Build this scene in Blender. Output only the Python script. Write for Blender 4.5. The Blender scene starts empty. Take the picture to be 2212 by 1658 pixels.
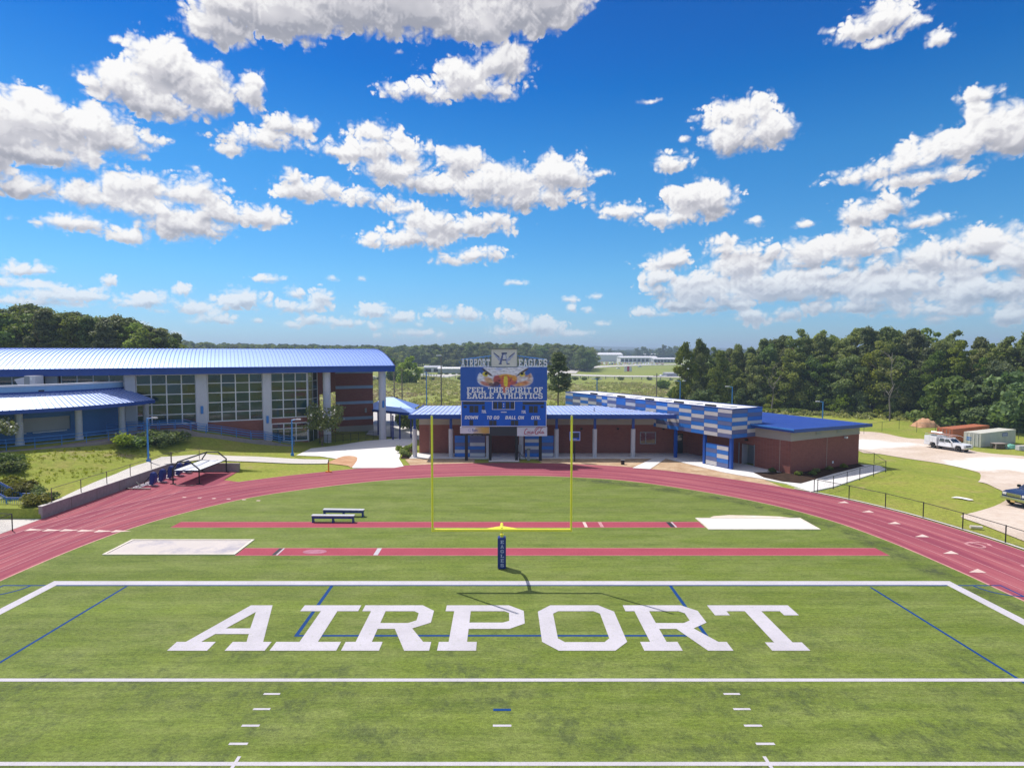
import bpy, bmesh, math, random
import numpy as np
from mathutils import Vector, Matrix
from mathutils.geometry import tessellate_polygon
R = math.radians
S = bpy.context.scene
COL = S.collection
rnd = random.Random(11)

# ------------------------------------------------------------------ camera
CAM_H, PITCH, FOC, PX, PY = 12.5, R(3.06), 1280.0, 1084.0, 829.0      # drone height, tilt, focal length in 2212-wide pixels
cd = bpy.data.cameras.new('camera'); cam = bpy.data.objects.new('camera', cd); COL.objects.link(cam)
cd.sensor_fit = 'HORIZONTAL'; cd.sensor_width = 36.0; cd.lens = 36.0 * FOC / 2212.0
cd.shift_x = 22.0 / 2212.0
cd.clip_start = 0.5; cd.clip_end = 30000
cam.location = (0, 0, CAM_H); cam.rotation_euler = (R(90) - PITCH, 0, 0)
S.camera = cam

# ------------------------------------------------------------------ sun, view
SUN_DIR = Vector((-0.49, 0.394, 1.0)).normalized()
SUN_EL = math.asin(SUN_DIR.z); SUN_AZ = math.atan2(SUN_DIR.x, SUN_DIR.y)
sl = bpy.data.lights.new('sun', 'SUN'); sl.energy = 4.6; sl.angle = R(0.53); sl.color = (1.0, 0.955, 0.89)
so = bpy.data.objects.new('sun', sl); COL.objects.link(so)
so.rotation_euler = SUN_DIR.to_track_quat('Z', 'Y').to_euler(); so.location = (-60, 60, 130)
S.view_settings.view_transform = 'Standard'; S.view_settings.look = 'None'
S.view_settings.exposure = 0.0; S.view_settings.gamma = 1.0; S.view_settings.use_curve_mapping = False
S.cycles.max_bounces = 5; S.cycles.diffuse_bounces = 2; S.cycles.glossy_bounces = 2
S.cycles.transmission_bounces = 2; S.cycles.volume_bounces = 0; S.cycles.transparent_max_bounces = 6
S.cycles.sample_clamp_indirect = 4.0; S.cycles.use_denoising = True

# ------------------------------------------------------------------ sky with cumulus
GRADS = {}
def perlin(x, y, seed):
    if seed not in GRADS:
        ang = np.random.RandomState(seed).rand(256, 256) * 2 * np.pi
        GRADS[seed] = (np.cos(ang).astype(np.float32), np.sin(ang).astype(np.float32))
    gx, gy = GRADS[seed]
    xi, yi = np.floor(x).astype(np.int32), np.floor(y).astype(np.int32)
    xf, yf = (x - xi).astype(np.float32), (y - yi).astype(np.float32)
    u, v = xf * xf * xf * (xf * (xf * 6 - 15) + 10), yf * yf * yf * (yf * (yf * 6 - 15) + 10)
    def d(ix, iy, dx, dy):
        a, b = (xi + ix) & 255, (yi + iy) & 255
        return gx[a, b] * dx + gy[a, b] * dy
    n0 = d(0, 0, xf, yf) * (1 - u) + d(1, 0, xf - 1, yf) * u
    n1 = d(0, 1, xf, yf - 1) * (1 - u) + d(1, 1, xf - 1, yf - 1) * u
    return (n0 * (1 - v) + n1 * v) * 1.41

def ray(px, py):
    u, v = (px - PX) / FOC, -(py - PY) / FOC
    c, s = math.cos(PITCH), math.sin(PITCH)
    return Vector((u, c + v * s, -s + v * c))

def azel(px, py):
    d = ray(px, py).normalized()
    return math.degrees(math.atan2(d.x, d.y)), math.degrees(math.asin(d.z))

# one row per cumulus puff: centre and half sizes, as seen from the stadium
PUFFS = [(470,60,70,50),(600,25,125,75),(760,15,125,72),(900,5,150,88),(1050,30,120,72),(1180,0,85,85),(1020,66,55,32),(500,10,85,62),(700,-60,260,70),(1100,-60,200,70),
(340,140,62,66),(265,190,75,50),(425,190,75,60),(340,225,110,36),(228,175,34,30),(480,225,30,30),(385,150,50,50),
(540,205,33,38),(0,265,95,80),(90,270,100,68),(200,270,70,45),(60,330,150,38),(250,308,75,36),(320,300,38,14),(40,402,75,34),(-70,300,100,110),
(560,303,85,26),(622,275,45,28),(500,320,40,16),(655,272,32,12),(1085,138,56,46),(1000,165,68,40),(920,198,68,22),(848,200,34,22),(1035,195,80,28),
(810,288,52,28),(790,330,88,28),(870,325,52,28),(722,330,28,13),(860,372,80,33),(992,352,48,34),(925,398,100,24),
(1095,395,88,44),(1205,382,66,42),(1130,432,120,24),(1040,410,46,34),(1290,376,24,8),(660,410,64,30),(625,382,26,20),(790,430,60,20),(872,450,45,15),
(300,410,110,36),(195,425,75,28),(425,418,62,34),(330,455,100,28),(150,485,80,17),(405,488,88,38),(275,512,48,16),(560,470,56,22),(470,460,58,28),
(930,488,78,32),(1012,490,92,22),(880,518,92,22),(1065,480,48,13),(800,526,25,10),(1030,552,58,18),(980,563,38,10),
(40,584,40,16),(90,582,24,14),(60,615,90,13),(130,636,112,20),(238,608,17,13),(60,652,120,10),(390,628,20,15),(330,650,58,20),(420,667,58,15),(462,687,40,17),(282,656,30,12),
(520,648,52,25),(575,602,34,9),(640,635,20,14),(690,643,28,20),(650,665,60,14),(682,692,34,13),(812,672,40,17),(862,686,38,13),(748,699,40,11),(890,719,48,9),
(955,680,25,16),(1010,681,35,15),(1118,690,42,17),(1160,707,52,22),(1088,716,38,12),(1232,722,40,8),(1395,674,28,13),(1430,681,22,5),
(1912,42,72,40),(1862,66,66,27),(1902,92,36,15),(1800,68,20,9),(1968,48,32,26),(2032,80,25,17),
(1598,248,74,36),(1575,305,44,42),(1675,280,48,34),(1622,310,70,26),(1632,285,58,36),(1481,303,13,8),(1450,354,38,17),(1343,458,48,19),(1505,430,70,40),(1542,440,42,40),(1450,472,70,19),
(2150,268,72,56),(2120,208,38,20),(2060,315,88,38),(1960,350,80,32),(1880,378,95,20),(2200,300,60,50),(2000,388,110,18),
(1860,463,50,28),(1930,443,38,26),(2002,476,64,12),(1458,565,34,24),(1560,524,36,16),(1600,572,72,38),(1750,548,92,32),(1850,530,112,32),(2000,562,112,34),(2120,530,80,42),(2205,560,60,58),
(1500,628,100,36),(1700,620,150,42),(1900,622,150,42),(2100,632,130,38),(1560,656,120,17),(1850,662,150,20),(2050,674,150,15),(1420,600,30,22),
(1115,612,22,6),(715,603,10,6),(785,604,9,5),(1740,480,24,9),(1630,483,18,8),(1300,700,13,7),(255,92,16,9),(860,115,10,5),(1405,218,20,5)]

_g = random.Random(21)
for _ in range(46):                                       # small heads standing in the long bank on the right
    _x = _g.uniform(1410, 2260); _y = _g.uniform(535, 690)
    if _y < 560 and _x < 1560: continue
    PUFFS.append((_x, _y, _g.uniform(22, 52), _g.uniform(11, 22)))
for _ in range(26):
    PUFFS.append((_g.uniform(-20, 1300), _g.uniform(640, 728), _g.uniform(8, 22), _g.uniform(5, 9)))

def sky_field(A, E):
    """cumulus thickness and light for azimuth / elevation grids in degrees"""
    H = np.full(A.shape, -9.0, np.float32); SZ = np.full(A.shape, 0.5, np.float32); VV = np.zeros(A.shape, np.float32)
    blobs = []
    for (px, py, rx, ry) in PUFFS:
        a, e = azel(px, py); a2, e2 = azel(px + rx, py); a3, e3 = azel(px, py - ry)
        k_ = 1.22 if min(rx, ry) > 14 else 1.3
        blobs.append((a, e, max(.3, abs(a2 - a)) * k_, max(.2, abs(e3 - e)) * k_))
    g = random.Random(5)
    for k in range(150):                                   # the same fair-weather cumulus go on round the sky
        a = g.uniform(-180, 180); e = 3 + 75 * g.random() ** 1.6
        if -47 < a < 47 and e < 36: continue
        r = (1.2 + e * .13) * g.uniform(.7, 1.3)
        for j in range(4):
            blobs.append((a + g.uniform(-1.3, 1.3) * r / max(.2, math.cos(R(e))), e + g.uniform(-.3, .4) * r, r * g.uniform(.7, 1.2) / max(.2, math.cos(R(e))), r * g.uniform(.4, .7)))
    wa = perlin(A * .42, E * .42, 1) * .50 + perlin(A * 1.1, E * 1.1, 2) * .12
    we = perlin(A * .42, E * .42, 3) * .4 + perlin(A * 1.1, E * 1.1, 4) * .10
    lowk = np.clip(E / 14, .15, 1)
    Aw, Ew = A + wa * lowk, E + we * lowk
    da = float(A[0, 1] - A[0, 0]); de = float(E[1, 0] - E[0, 0])
    for (a, e, ra, re) in blobs:
        mg = 1.6
        i0 = int((a - ra * 1.5 - mg - A[0, 0]) / da); i1 = int((a + ra * 1.5 + mg - A[0, 0]) / da) + 1
        j0 = int((e - re * 1.6 - mg - E[0, 0]) / de); j1 = int((e + re * 1.6 + mg - E[0, 0]) / de) + 1
        i0, j0 = max(0, i0), max(0, j0)
        if i1 <= i0 or j1 <= j0: continue
        sl_ = (slice(j0, j1), slice(i0, i1))
        dy = (Ew[sl_] - e) / re
        dy = np.where(dy < 0, dy * 1.25, dy)               # flatter bases
        q = 1 - np.sqrt(((Aw[sl_] - a) / ra) ** 2 + dy ** 2)
        s = min(ra, re)
        h = q * s
        better = h > H[sl_]
        wv = np.clip((h + .35 * s) / (.9 * s), 0, 1) ** 1.5
        VV[sl_] = VV[sl_] * (1 - wv * .75) + np.clip(dy, -1.2, 1.2) * wv * .75
        SZ[sl_] = np.where(better, s, SZ[sl_])
        kq = .22 * s; dd = np.clip(.5 + .5 * (h - H[sl_]) / kq, 0, 1)            # puffs melt into each other
        H[sl_] = H[sl_] * (1 - dd) + h * dd + kq * dd * (1 - dd) * (H[sl_] > -5)
    for o, (f, sd) in enumerate([(.55, 7), (1.1, 8), (2.2, 9), (4.3, 10), (8.5, 12)]):
        n = perlin(A * f + 31 * o, E * f * 1.15, sd)
        n = np.abs(n) * 2.0 - .40 if o in (1, 2, 3, 4) else n
        H += n * np.minimum(.42 / f, (.28, .38, .21, .10, .05)[o] * SZ)
    soft = .30 + .75 * np.clip(.45 + perlin(A * .6, E * .6, 21) * 1.4, 0, 1) * np.clip(SZ, .3, 1.3)
    al = np.clip((H + .05) / soft, 0, 1); al = al * al * (3 - 2 * al)
    T = np.clip(H + .05, 0, 2.2)
    TB = T
    for ax, dd in ((0, de), (1, da)):
        w_ = max(1, int(round(.14 / dd))); TB = sum(np.roll(TB, j, axis=ax) for j in range(-w_, w_ + 1)) / (2 * w_ + 1)
    tau = np.zeros_like(T); st = .2
    for k in range(1, 21):                                 # thickness met on the way up to the sun
        sx, sy = int(round(-.42 * st * k / da)), int(round(.9 * st * k / de))
        sh = np.roll(np.roll(TB, -sx, axis=1), -sy, axis=0)
        if sy > 0: sh[-sy:, :] = 0
        tau += sh * st * (.95 ** k)
    sx, sy = int(round(-.2 / da)), int(round(.42 / de))
    rel = T - np.roll(np.roll(T, -sx, axis=1), -sy, axis=0)
    base = np.clip((VV + .75) / 1.15, 0, 1); base = base * base * (3 - 2 * base)
    B = .28 + .34 * np.exp(-.55 * tau) + .42 * base + np.clip(rel * .34, -.15, .15) + perlin(A * .9, E * 1.3, 33) * .08
    B = np.maximum(B, .9 - 1.4 * T)                        # thin edges stay bright
    return al, np.clip(B, 0, 1)

def sky_image(name, a0, a1, e0, e1, w, h):
    A, E = np.meshgrid(np.linspace(a0, a1, w, dtype=np.float32), np.linspace(e0, e1, h, dtype=np.float32))
    al, B = sky_field(A, E)
    buf = np.ones((h, w, 4), np.float32); buf[..., 0] = al; buf[..., 1] = B; buf[..., 2] = 0
    im = bpy.data.images.new(name, w, h, alpha=False); im.colorspace_settings.name = 'Non-Color'
    im.pixels.foreach_set(buf.ravel()); im.pack()
    return im

W = bpy.data.worlds.new('World'); S.world = W; W.use_nodes = True
wt = W.node_tree; wt.nodes.clear()
def WN(t, **k):
    n = wt.nodes.new(t)
    for a, b in k.items(): setattr(n, a, b)
    return n
def wl(a, b): wt.links.new(a, b)
def wmath(op, a, b=None):
    n = WN('ShaderNodeMath', operation=op)
    for i, v in enumerate((a, b)):
        if v is None: continue
        if isinstance(v, (int, float)): n.inputs[i].default_value = v
        else: wl(v, n.inputs[i])
    return n.outputs[0]
out = WN('ShaderNodeOutputWorld'); bg = WN('ShaderNodeBackground'); bgc = WN('ShaderNodeBackground')
sky = WN('ShaderNodeTexSky', sky_type='NISHITA'); sky.sun_disc = False
sky.sun_elevation = SUN_EL; sky.sun_rotation = SUN_AZ
sky.altitude = 100; sky.air_density = 1.0; sky.dust_density = 0.35; sky.ozone_density = 2.2
hs = WN('ShaderNodeHueSaturation'); hs.inputs['Saturation'].default_value = 1.35; hs.inputs['Value'].default_value = 1.0; hs.inputs['Hue'].default_value = 0.5
bg.inputs['Strength'].default_value = 0.112
tc = WN('ShaderNodeTexCoord'); sp = WN('ShaderNodeSeparateXYZ'); wl(tc.outputs['Generated'], sp.inputs[0])
az = wmath('ARCTAN2', sp.outputs['X'], sp.outputs['Y']); el = wmath('ARCSINE', sp.outputs['Z'])
tr_ = WN('ShaderNodeValToRGB'); wl(wmath('DIVIDE', el, R(60)), tr_.inputs[0]); q_ = tr_.color_ramp.elements   # clear blue of the day, paler at the skyline
q_[0].position = 0; q_[0].color = (.56, .80, 1.20, 1); q_[1].position = 1; q_[1].color = (.30, .50, .98, 1)
for p_, c_ in ((.06, (.60, .88, 1.20, 1)), (.12, (.60, .94, 1.18, 1)), (.28, (.52, .88, 1.16, 1)), (.42, (.36, .64, 1.06, 1)), (.55, (.27, .50, .96, 1))): r_ = q_.new(p_); r_.color = c_
tm_ = WN('ShaderNodeMixRGB', blend_type='MULTIPLY'); tm_.inputs[0].default_value = 1; wl(sky.outputs[0], tm_.inputs[1]); wl(tr_.outputs[0], tm_.inputs[2])
hs.inputs['Saturation'].default_value = 1.15; wl(tm_.outputs[0], hs.inputs['Color']); wl(hs.outputs[0], bg.inputs['Color'])
def sky_lookup(im, a0, a1, e0, e1):
    c = WN('ShaderNodeCombineXYZ')
    wl(wmath('DIVIDE', wmath('SUBTRACT', az, R(a0)), R(a1 - a0)), c.inputs[0])
    wl(wmath('DIVIDE', wmath('SUBTRACT', el, R(e0)), R(e1 - e0)), c.inputs[1])
    t = WN('ShaderNodeTexImage', extension='EXTEND', interpolation='Linear'); t.image = im
    wl(c.outputs[0], t.inputs[0]); return t.outputs['Color']
FR = (-60, 60, -2, 44); BK = (-180, 180, -2, 90)
c1 = sky_lookup(sky_image('cumulus_ahead', *FR, 2400, 920), *FR)
c2 = sky_lookup(sky_image('cumulus_around', *BK, 1440, 368), *BK)
ins = wmath('MULTIPLY', wmath('LESS_THAN', wmath('ABSOLUTE', az), R(58)), wmath('LESS_THAN', el, R(42)))
mx = WN('ShaderNodeMixRGB'); wl(ins, mx.inputs[0]); wl(c2, mx.inputs[1]); wl(c1, mx.inputs[2])
sc_ = WN('ShaderNodeSeparateColor'); wl(mx.outputs[0], sc_.inputs[0])
rp = WN('ShaderNodeValToRGB'); wl(sc_.outputs[1], rp.inputs[0])
e_ = rp.color_ramp.elements
e_[0].position = .28; e_[0].color = (.36, .37, .43, 1); e_[1].position = .98; e_[1].color = (1.0, .99, .98, 1)
m_ = rp.color_ramp.elements.new(.62); m_.color = (.66, .65, .69, 1)
wl(rp.outputs[0], bgc.inputs['Color']); bgc.inputs['Strength'].default_value = 1.0
fade = wmath('MULTIPLY', sc_.outputs[0], wmath('MINIMUM', 1.0, wmath('MAXIMUM', 0.62, wmath('ADD', wmath('MULTIPLY', el, 3.0), 0.55))))
ms = WN('ShaderNodeMixShader'); wl(fade, ms.inputs[0]); wl(bg.outputs[0], ms.inputs[1]); wl(bgc.outputs[0], ms.inputs[2])
wl(ms.outputs[0], out.inputs[0])

# ------------------------------------------------------------------ terrain and picking points on it
def sst(a, b, x):
    t = min(1.0, max(0.0, (x - a) / (b - a))); return t * t * (3 - 2 * t)

MOUND = [(-34.8,44.4,.8),(-34.8,50,.83),(-34.8,56,.83),(-34.8,61.7,.82),(-36.5,50,.84),(-37.6,56,.85),(-38,61,.85),(-36.5,64.5,.8),(-33,64.5,.7),(-28,64,.35),(-27.6,61.7,.3),
(-32,61.8,.6),(-36,46.4,.75),(-39,47.5,1.0),(-43,46,1.1),(-50,44,1.2),(-60,42,1.5),(-42,52,1.5),(-42,58,2.0),(-43.5,64,2.7),(-41,68,2.6),(-46,55,2.4),(-50,52,2.5),(-56,50,2.6),
(-46.5,60,2.9),(-44,70,2.9),(-42.5,73,2.9),(-50,57,2.9),(-56,54.5,2.9),(-62,54,2.9),(-70,55,2.9),(-52,66,2.9),(-60,72,2.9),(-40,71,2.4),(-38,69,1.8),(-36,70.5,1.7),(-33,71.5,1.0),(-30,73,.55),(-26,74,.15),(-22,74,.0),
(-33,67.5,.65),(-28,67.5,.4),(-23,67.5,.05),(-20,64.5,0),(-25,61,.1),(-25.5,59,.02),(-38,75,2.6),(-32,78,1.0),(-25,80,.1),(-18,80,0),(-15,70,0),(-18,86,0),(-30,86,.6),(-45,82,2.9),(-75,60,2.9),(-75,75,2.9),(-60,85,2.9)]
_P = np.array(MOUND, float); _n = len(_P)
def _tps(r2): return np.where(r2 > 1e-9, r2 * np.log(np.maximum(r2, 1e-9)), 0)
_K = _tps(((_P[:, None, :2] - _P[None, :, :2]) ** 2).sum(-1)) + np.eye(_n) * 2.0
_Q = np.c_[np.ones(_n), _P[:, :2]]
_sol = np.linalg.solve(np.block([[_K, _Q], [_Q.T, np.zeros((3, 3))]]), np.r_[_P[:, 2], 0, 0, 0])
def mound(x, y):
    r2 = (_P[:, 0] - x) ** 2 + (_P[:, 1] - y) ** 2
    return max(0.0, min(3.0, float(_tps(r2) @ _sol[:_n] + _sol[_n] + _sol[_n + 1] * x + _sol[_n + 2] * y)))
def ground_h(x, y):
    d = (x - 28.1) * .949 + (y - 53.1) * .314
    h = -3.0 * sst(15, 36, d) if x > -60 else 0.0
    if x > -60 and y > 140: h *= 1 - sst(140, 330, y) * .0
    if -120 < x < -14 and 44.0 < y < 140 and not (x > -34.7 and y < 61.65):
        f = sst(-14, -20, x) * (1 - sst(95, 140, y)) * (1 - sst(-90, -120, x) if False else 1)
        xc, yc = max(x, -76), min(y, 88)
        if -34.7 < x and y >= 61.65: f *= min(1.0, max(0, (y - 58 - max(0, (x + 27.6)) * .35) / 3.5))
        h = max(h, mound(xc, yc) * f)
    return h
def G(px, py, z=None, it=14):
    """the point of the ground (or of height z) under a picture point of the 2212 wide photograph"""
    d = ray(px, py)
    zz = 0.0 if z is None else z
    for _ in range(1 if z is not None else it):
        t = (zz - CAM_H) / d.z
        x, y = d.x * t, d.y * t
        if z is None: zz = zz * .4 + ground_h(x, y) * .6
    return Vector((x, y, zz))
def AT(px, py, y):
    """the point at depth y seen at a picture point"""
    d = ray(px, py); t = y / d.y
    return Vector((d.x * t, y, CAM_H + d.z * t))

# ------------------------------------------------------------------ mesh building
class MB:
    def __init__(s): s.v, s.f, s.uv = [], [], None
    def add(s, vs, fs):
        b = len(s.v); s.v += [tuple(p) for p in vs]; s.f += [tuple(i + b for i in q) for q in fs]; return s
    def quad(s, a, b, c, d): return s.add((a, b, c, d), ((0, 1, 2, 3),))
    def box(s, x0, x1, y0, y1, z0, z1):
        return s.add([(x0,y0,z0),(x1,y0,z0),(x1,y1,z0),(x0,y1,z0),(x0,y0,z1),(x1,y0,z1),(x1,y1,z1),(x0,y1,z1)],
                     [(0,3,2,1),(4,5,6,7),(0,1,5,4),(1,2,6,5),(2,3,7,6),(3,0,4,7)])
    def obox(s, c, u, hu, w, hw, z0, z1):
        c = Vector((c[0], c[1], 0)); u = Vector((u[0], u[1], 0)) * hu; w = Vector((w[0], w[1], 0)) * hw
        p = [c - u - w, c + u - w, c + u + w, c - u + w]
        return s.prism([(q.x, q.y) for q in p], z0, z1)
    def prism(s, poly, z0, z1):
        n = len(poly); b = len(s.v)
        s.v += [(x, y, z0) for x, y in poly] + [(x, y, z1) for x, y in poly]
        for i in range(n): s.f.append((b + i, b + (i + 1) % n, b + n + (i + 1) % n, b + n + i))
        s.f.append(tuple(b + i for i in reversed(range(n)))); s.f.append(tuple(b + n + i for i in range(n)))
        return s
    def cyl(s, x, y, z0, z1, r0, r1=None, n=12):
        r1 = r0 if r1 is None else r1; b = len(s.v)
        for z, r in ((z0, r0), (z1, r1)):
            for i in range(n): s.v.append((x + r * math.cos(2 * math.pi * i / n), y + r * math.sin(2 * math.pi * i / n), z))
        for i in range(n): s.f.append((b + i, b + (i + 1) % n, b + n + (i + 1) % n, b + n + i))
        s.f.append(tuple(b + i for i in reversed(range(n)))); s.f.append(tuple(b + n + i for i in range(n)))
        return s
    def tube(s, pts, r, n=6, closed=False):
        pts = [Vector(p) for p in pts]; rs = r if isinstance(r, (list, tuple)) else [r] * len(pts); b = len(s.v); m = len(pts)
        for i, p in enumerate(pts):
            d = (pts[min(i + 1, m - 1)] - pts[max(i - 1, 0)]).normalized()
            a = d.cross(Vector((0, 0, 1)));
            if a.length < 1e-3: a = Vector((1, 0, 0))
            a.normalize(); c = a.cross(d).normalized()
            for k in range(n):
                t = 2 * math.pi * k / n + math.pi / n
                s.v.append(tuple(p + (a * math.cos(t) + c * math.sin(t)) * rs[i]))
        for i in range(m - 1):
            for k in range(n):
                s.f.append((b + i * n + k, b + i * n + (k + 1) % n, b + (i + 1) * n + (k + 1) % n, b + (i + 1) * n + k))
        s.f.append(tuple(b + k for k in reversed(range(n)))); s.f.append(tuple(b + (m - 1) * n + k for k in range(n)))
        return s
    def loops(s, loops, fn):
        """flat shape with holes; fn turns (x, y) into a 3D point"""
        tri = tessellate_polygon([[Vector((x, y, 0)) for x, y in l] for l in loops]); b = len(s.v)
        s.v += [tuple(fn(x, y)) for l in loops for x, y in l]; s.f += [tuple(b + i for i in t) for t in tri]; return s
    def mesh(s, name, m=None, off=None):
        me = bpy.data.meshes.new(name)
        v = s.v if off is None else [(x - off[0], y - off[1], z - off[2]) for x, y, z in s.v]
        me.from_pydata(v, [], s.f)
        if m: me.materials.append(m)
        me.update(); return me

def link(name, me, parent=None, **pr):
    o = bpy.data.objects.new(name, me); COL.objects.link(o)
    if parent is not None: o.parent = parent
    for k, v in pr.items():
        if v is not None: o[k] = v
    return o
def part(name, mb, m, parent, local=False, smooth=False, bevel=0, **pr):
    """one mesh object under its thing; world coordinates unless local"""
    off = None
    if not local and parent is not None:
        p = parent; off = Vector((0, 0, 0))
        while p is not None: off = off + p.location; p = p.parent
    me = mb.mesh(name, m, off)
    me.validate()
    bm = bmesh.new(); bm.from_mesh(me); bmesh.ops.recalc_face_normals(bm, faces=bm.faces)
    if bevel:
        bmesh.ops.remove_doubles(bm, verts=bm.verts, dist=1e-4)
        es = [e for e in bm.edges if len(e.link_faces) == 2 and e.calc_face_angle(0) > .5]
        bmesh.ops.bevel(bm, geom=es, offset=bevel, segments=2, affect='EDGES', clamp_overlap=True)
    bm.to_mesh(me); bm.free()
    if smooth:
        me.polygons.foreach_set('use_smooth', [True] * len(me.polygons))
        try: me.set_sharp_from_angle(angle=R(40))
        except Exception: pass
    return link(name, me, parent, **pr)
def thing(name, label, cat, loc=(0, 0, 0), rot=0.0, group=None):
    o = bpy.data.objects.new(name, None); COL.objects.link(o); o.empty_display_size = .3
    o.location = loc; o.rotation_euler = (0, 0, rot); o['label'] = label; o['category'] = cat
    if group: o['group'] = group
    return o
def struct(name, mb, m, parent=None, **k):
    o = part(name, mb, m, parent, **k)
    if parent is None: o['kind'] = 'structure'
    return o
KIDS = {}
def dup(root, loc, rot=None, scale=None, label=None):
    r = root.copy(); COL.objects.link(r); r.location = loc
    if rot is not None: r.rotation_euler = (0, 0, rot)
    if scale is not None: r.scale = scale if isinstance(scale, (tuple, list)) else (scale,) * 3
    if label: r['label'] = label
    for ch in root.children:
        c = ch.copy(); COL.objects.link(c); c.parent = r
        for g in ch.children:
            d = g.copy(); COL.objects.link(d); d.parent = c
    return r
def catmull(P, n=8, closed=False):
    P = [Vector((p[0], p[1])) for p in P]; o = []
    for i in range(len(P) - 1):
        a, b, c, d = P[max(i - 1, 0)], P[i], P[i + 1], P[min(i + 2, len(P) - 1)]
        for k in range(n):
            t = k / n
            o.append(.5 * ((2 * b) + (c - a) * t + (2 * a - 5 * b + 4 * c - d) * t * t + (3 * b - a - 3 * c + d) * t ** 3))
    o.append(P[-1]); return [(p.x, p.y) for p in o]
def drape(poly, lift, step=2.5):
    """a flat outline laid on the terrain"""
    bm = bmesh.new(); vs = [bm.verts.new((x, y, 0)) for x, y in poly]
    for t in tessellate_polygon([[Vector((x, y, 0)) for x, y in poly]]):
        try: bm.faces.new([vs[i] for i in t])
        except ValueError: pass
    for _ in range(7):
        es = [e for e in bm.edges if e.calc_length() > step]
        if not es: break
        bmesh.ops.subdivide_edges(bm, edges=es, cuts=1); bmesh.ops.triangulate(bm, faces=bm.faces)
    for v in bm.verts: v.co.z = ground_h(v.co.x, v.co.y) + lift
    mb = MB(); bm.verts.index_update()
    mb.add([tuple(v.co) for v in bm.verts], [tuple(v.index for v in f.verts) for f in bm.faces]); bm.free(); return mb

# ------------------------------------------------------------------ materials
def nodes(name):
    m = bpy.data.materials.new(name); m.use_nodes = True; t = m.node_tree
    return m, t, t.nodes['Principled BSDF']
def noise(t, scale, detail=4, rough=.55, stretch=None, coord='Object', vec=None):
    c = t.nodes.new('ShaderNodeTexCoord'); n = t.nodes.new('ShaderNodeTexNoise')
    n.inputs['Scale'].default_value = scale; n.inputs['Detail'].default_value = detail; n.inputs['Roughness'].default_value = rough
    src = c.outputs[coord] if vec is None else vec
    if stretch:
        mp = t.nodes.new('ShaderNodeMapping'); mp.inputs['Scale'].default_value = stretch; t.links.new(src, mp.inputs[0]); src = mp.outputs[0]
    t.links.new(src, n.inputs['Vector']); return n.outputs['Fac']
def ramp(t, fac, stops):
    r = t.nodes.new('ShaderNodeValToRGB'); e = r.color_ramp.elements
    while len(e) > 1: e.remove(e[-1])
    e[0].position, e[0].color = stops[0][0], (*stops[0][1], 1)
    for p, c in stops[1:]:
        q = e.new(p); q.color = (*c, 1)
    t.links.new(fac, r.inputs[0]); return r.outputs[0]
def mixc(t, fac, a, b, mode='MIX'):
    n = t.nodes.new('ShaderNodeMixRGB'); n.blend_type = mode
    for i, v in enumerate((fac, a, b)):
        if isinstance(v, (int, float)): n.inputs[i].default_value = v
        elif isinstance(v, tuple): n.inputs[i].default_value = (*v, 1)
        else: t.links.new(v, n.inputs[i])
    return n.outputs[0]
def math_(t, op, a, b=0.0):
    n = t.nodes.new('ShaderNodeMath'); n.operation = op
    for i, v in enumerate((a, b)):
        if isinstance(v, (int, float)): n.inputs[i].default_value = v
        else: t.links.new(v, n.inputs[i])
    return n.outputs[0]
def bump(t, b, h, strength=.3, dist=.02):
    n = t.nodes.new('ShaderNodeBump'); n.inputs['Strength'].default_value = strength; n.inputs['Distance'].default_value = dist
    t.links.new(h, n.inputs['Height']); t.links.new(n.outputs[0], b.inputs['Normal'])
def mul(c, k): return tuple(min(1, x * k) for x in c)
def PM(name, c, rough=.6, var=.12, scale=1.5, spec=.3, metal=0.0, fine=0, bmp=0):
    m, t, b = nodes(name)
    col = ramp(t, noise(t, scale, 5), [(.3, mul(c, 1 - var)), (.7, mul(c, 1 + var))])
    if fine:
        col = mixc(t, .5, col, ramp(t, noise(t, fine, 2), [(.35, mul(c, 1 - var)), (.65, mul(c, 1 + var))]))
    t.links.new(col, b.inputs['Base Color'])
    b.inputs['Roughness'].default_value = rough; b.inputs['Metallic'].default_value = metal; b.inputs['Specular IOR Level'].default_value = spec
    if bmp: bump(t, b, noise(t, bmp, 3), .3)
    return m

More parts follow.
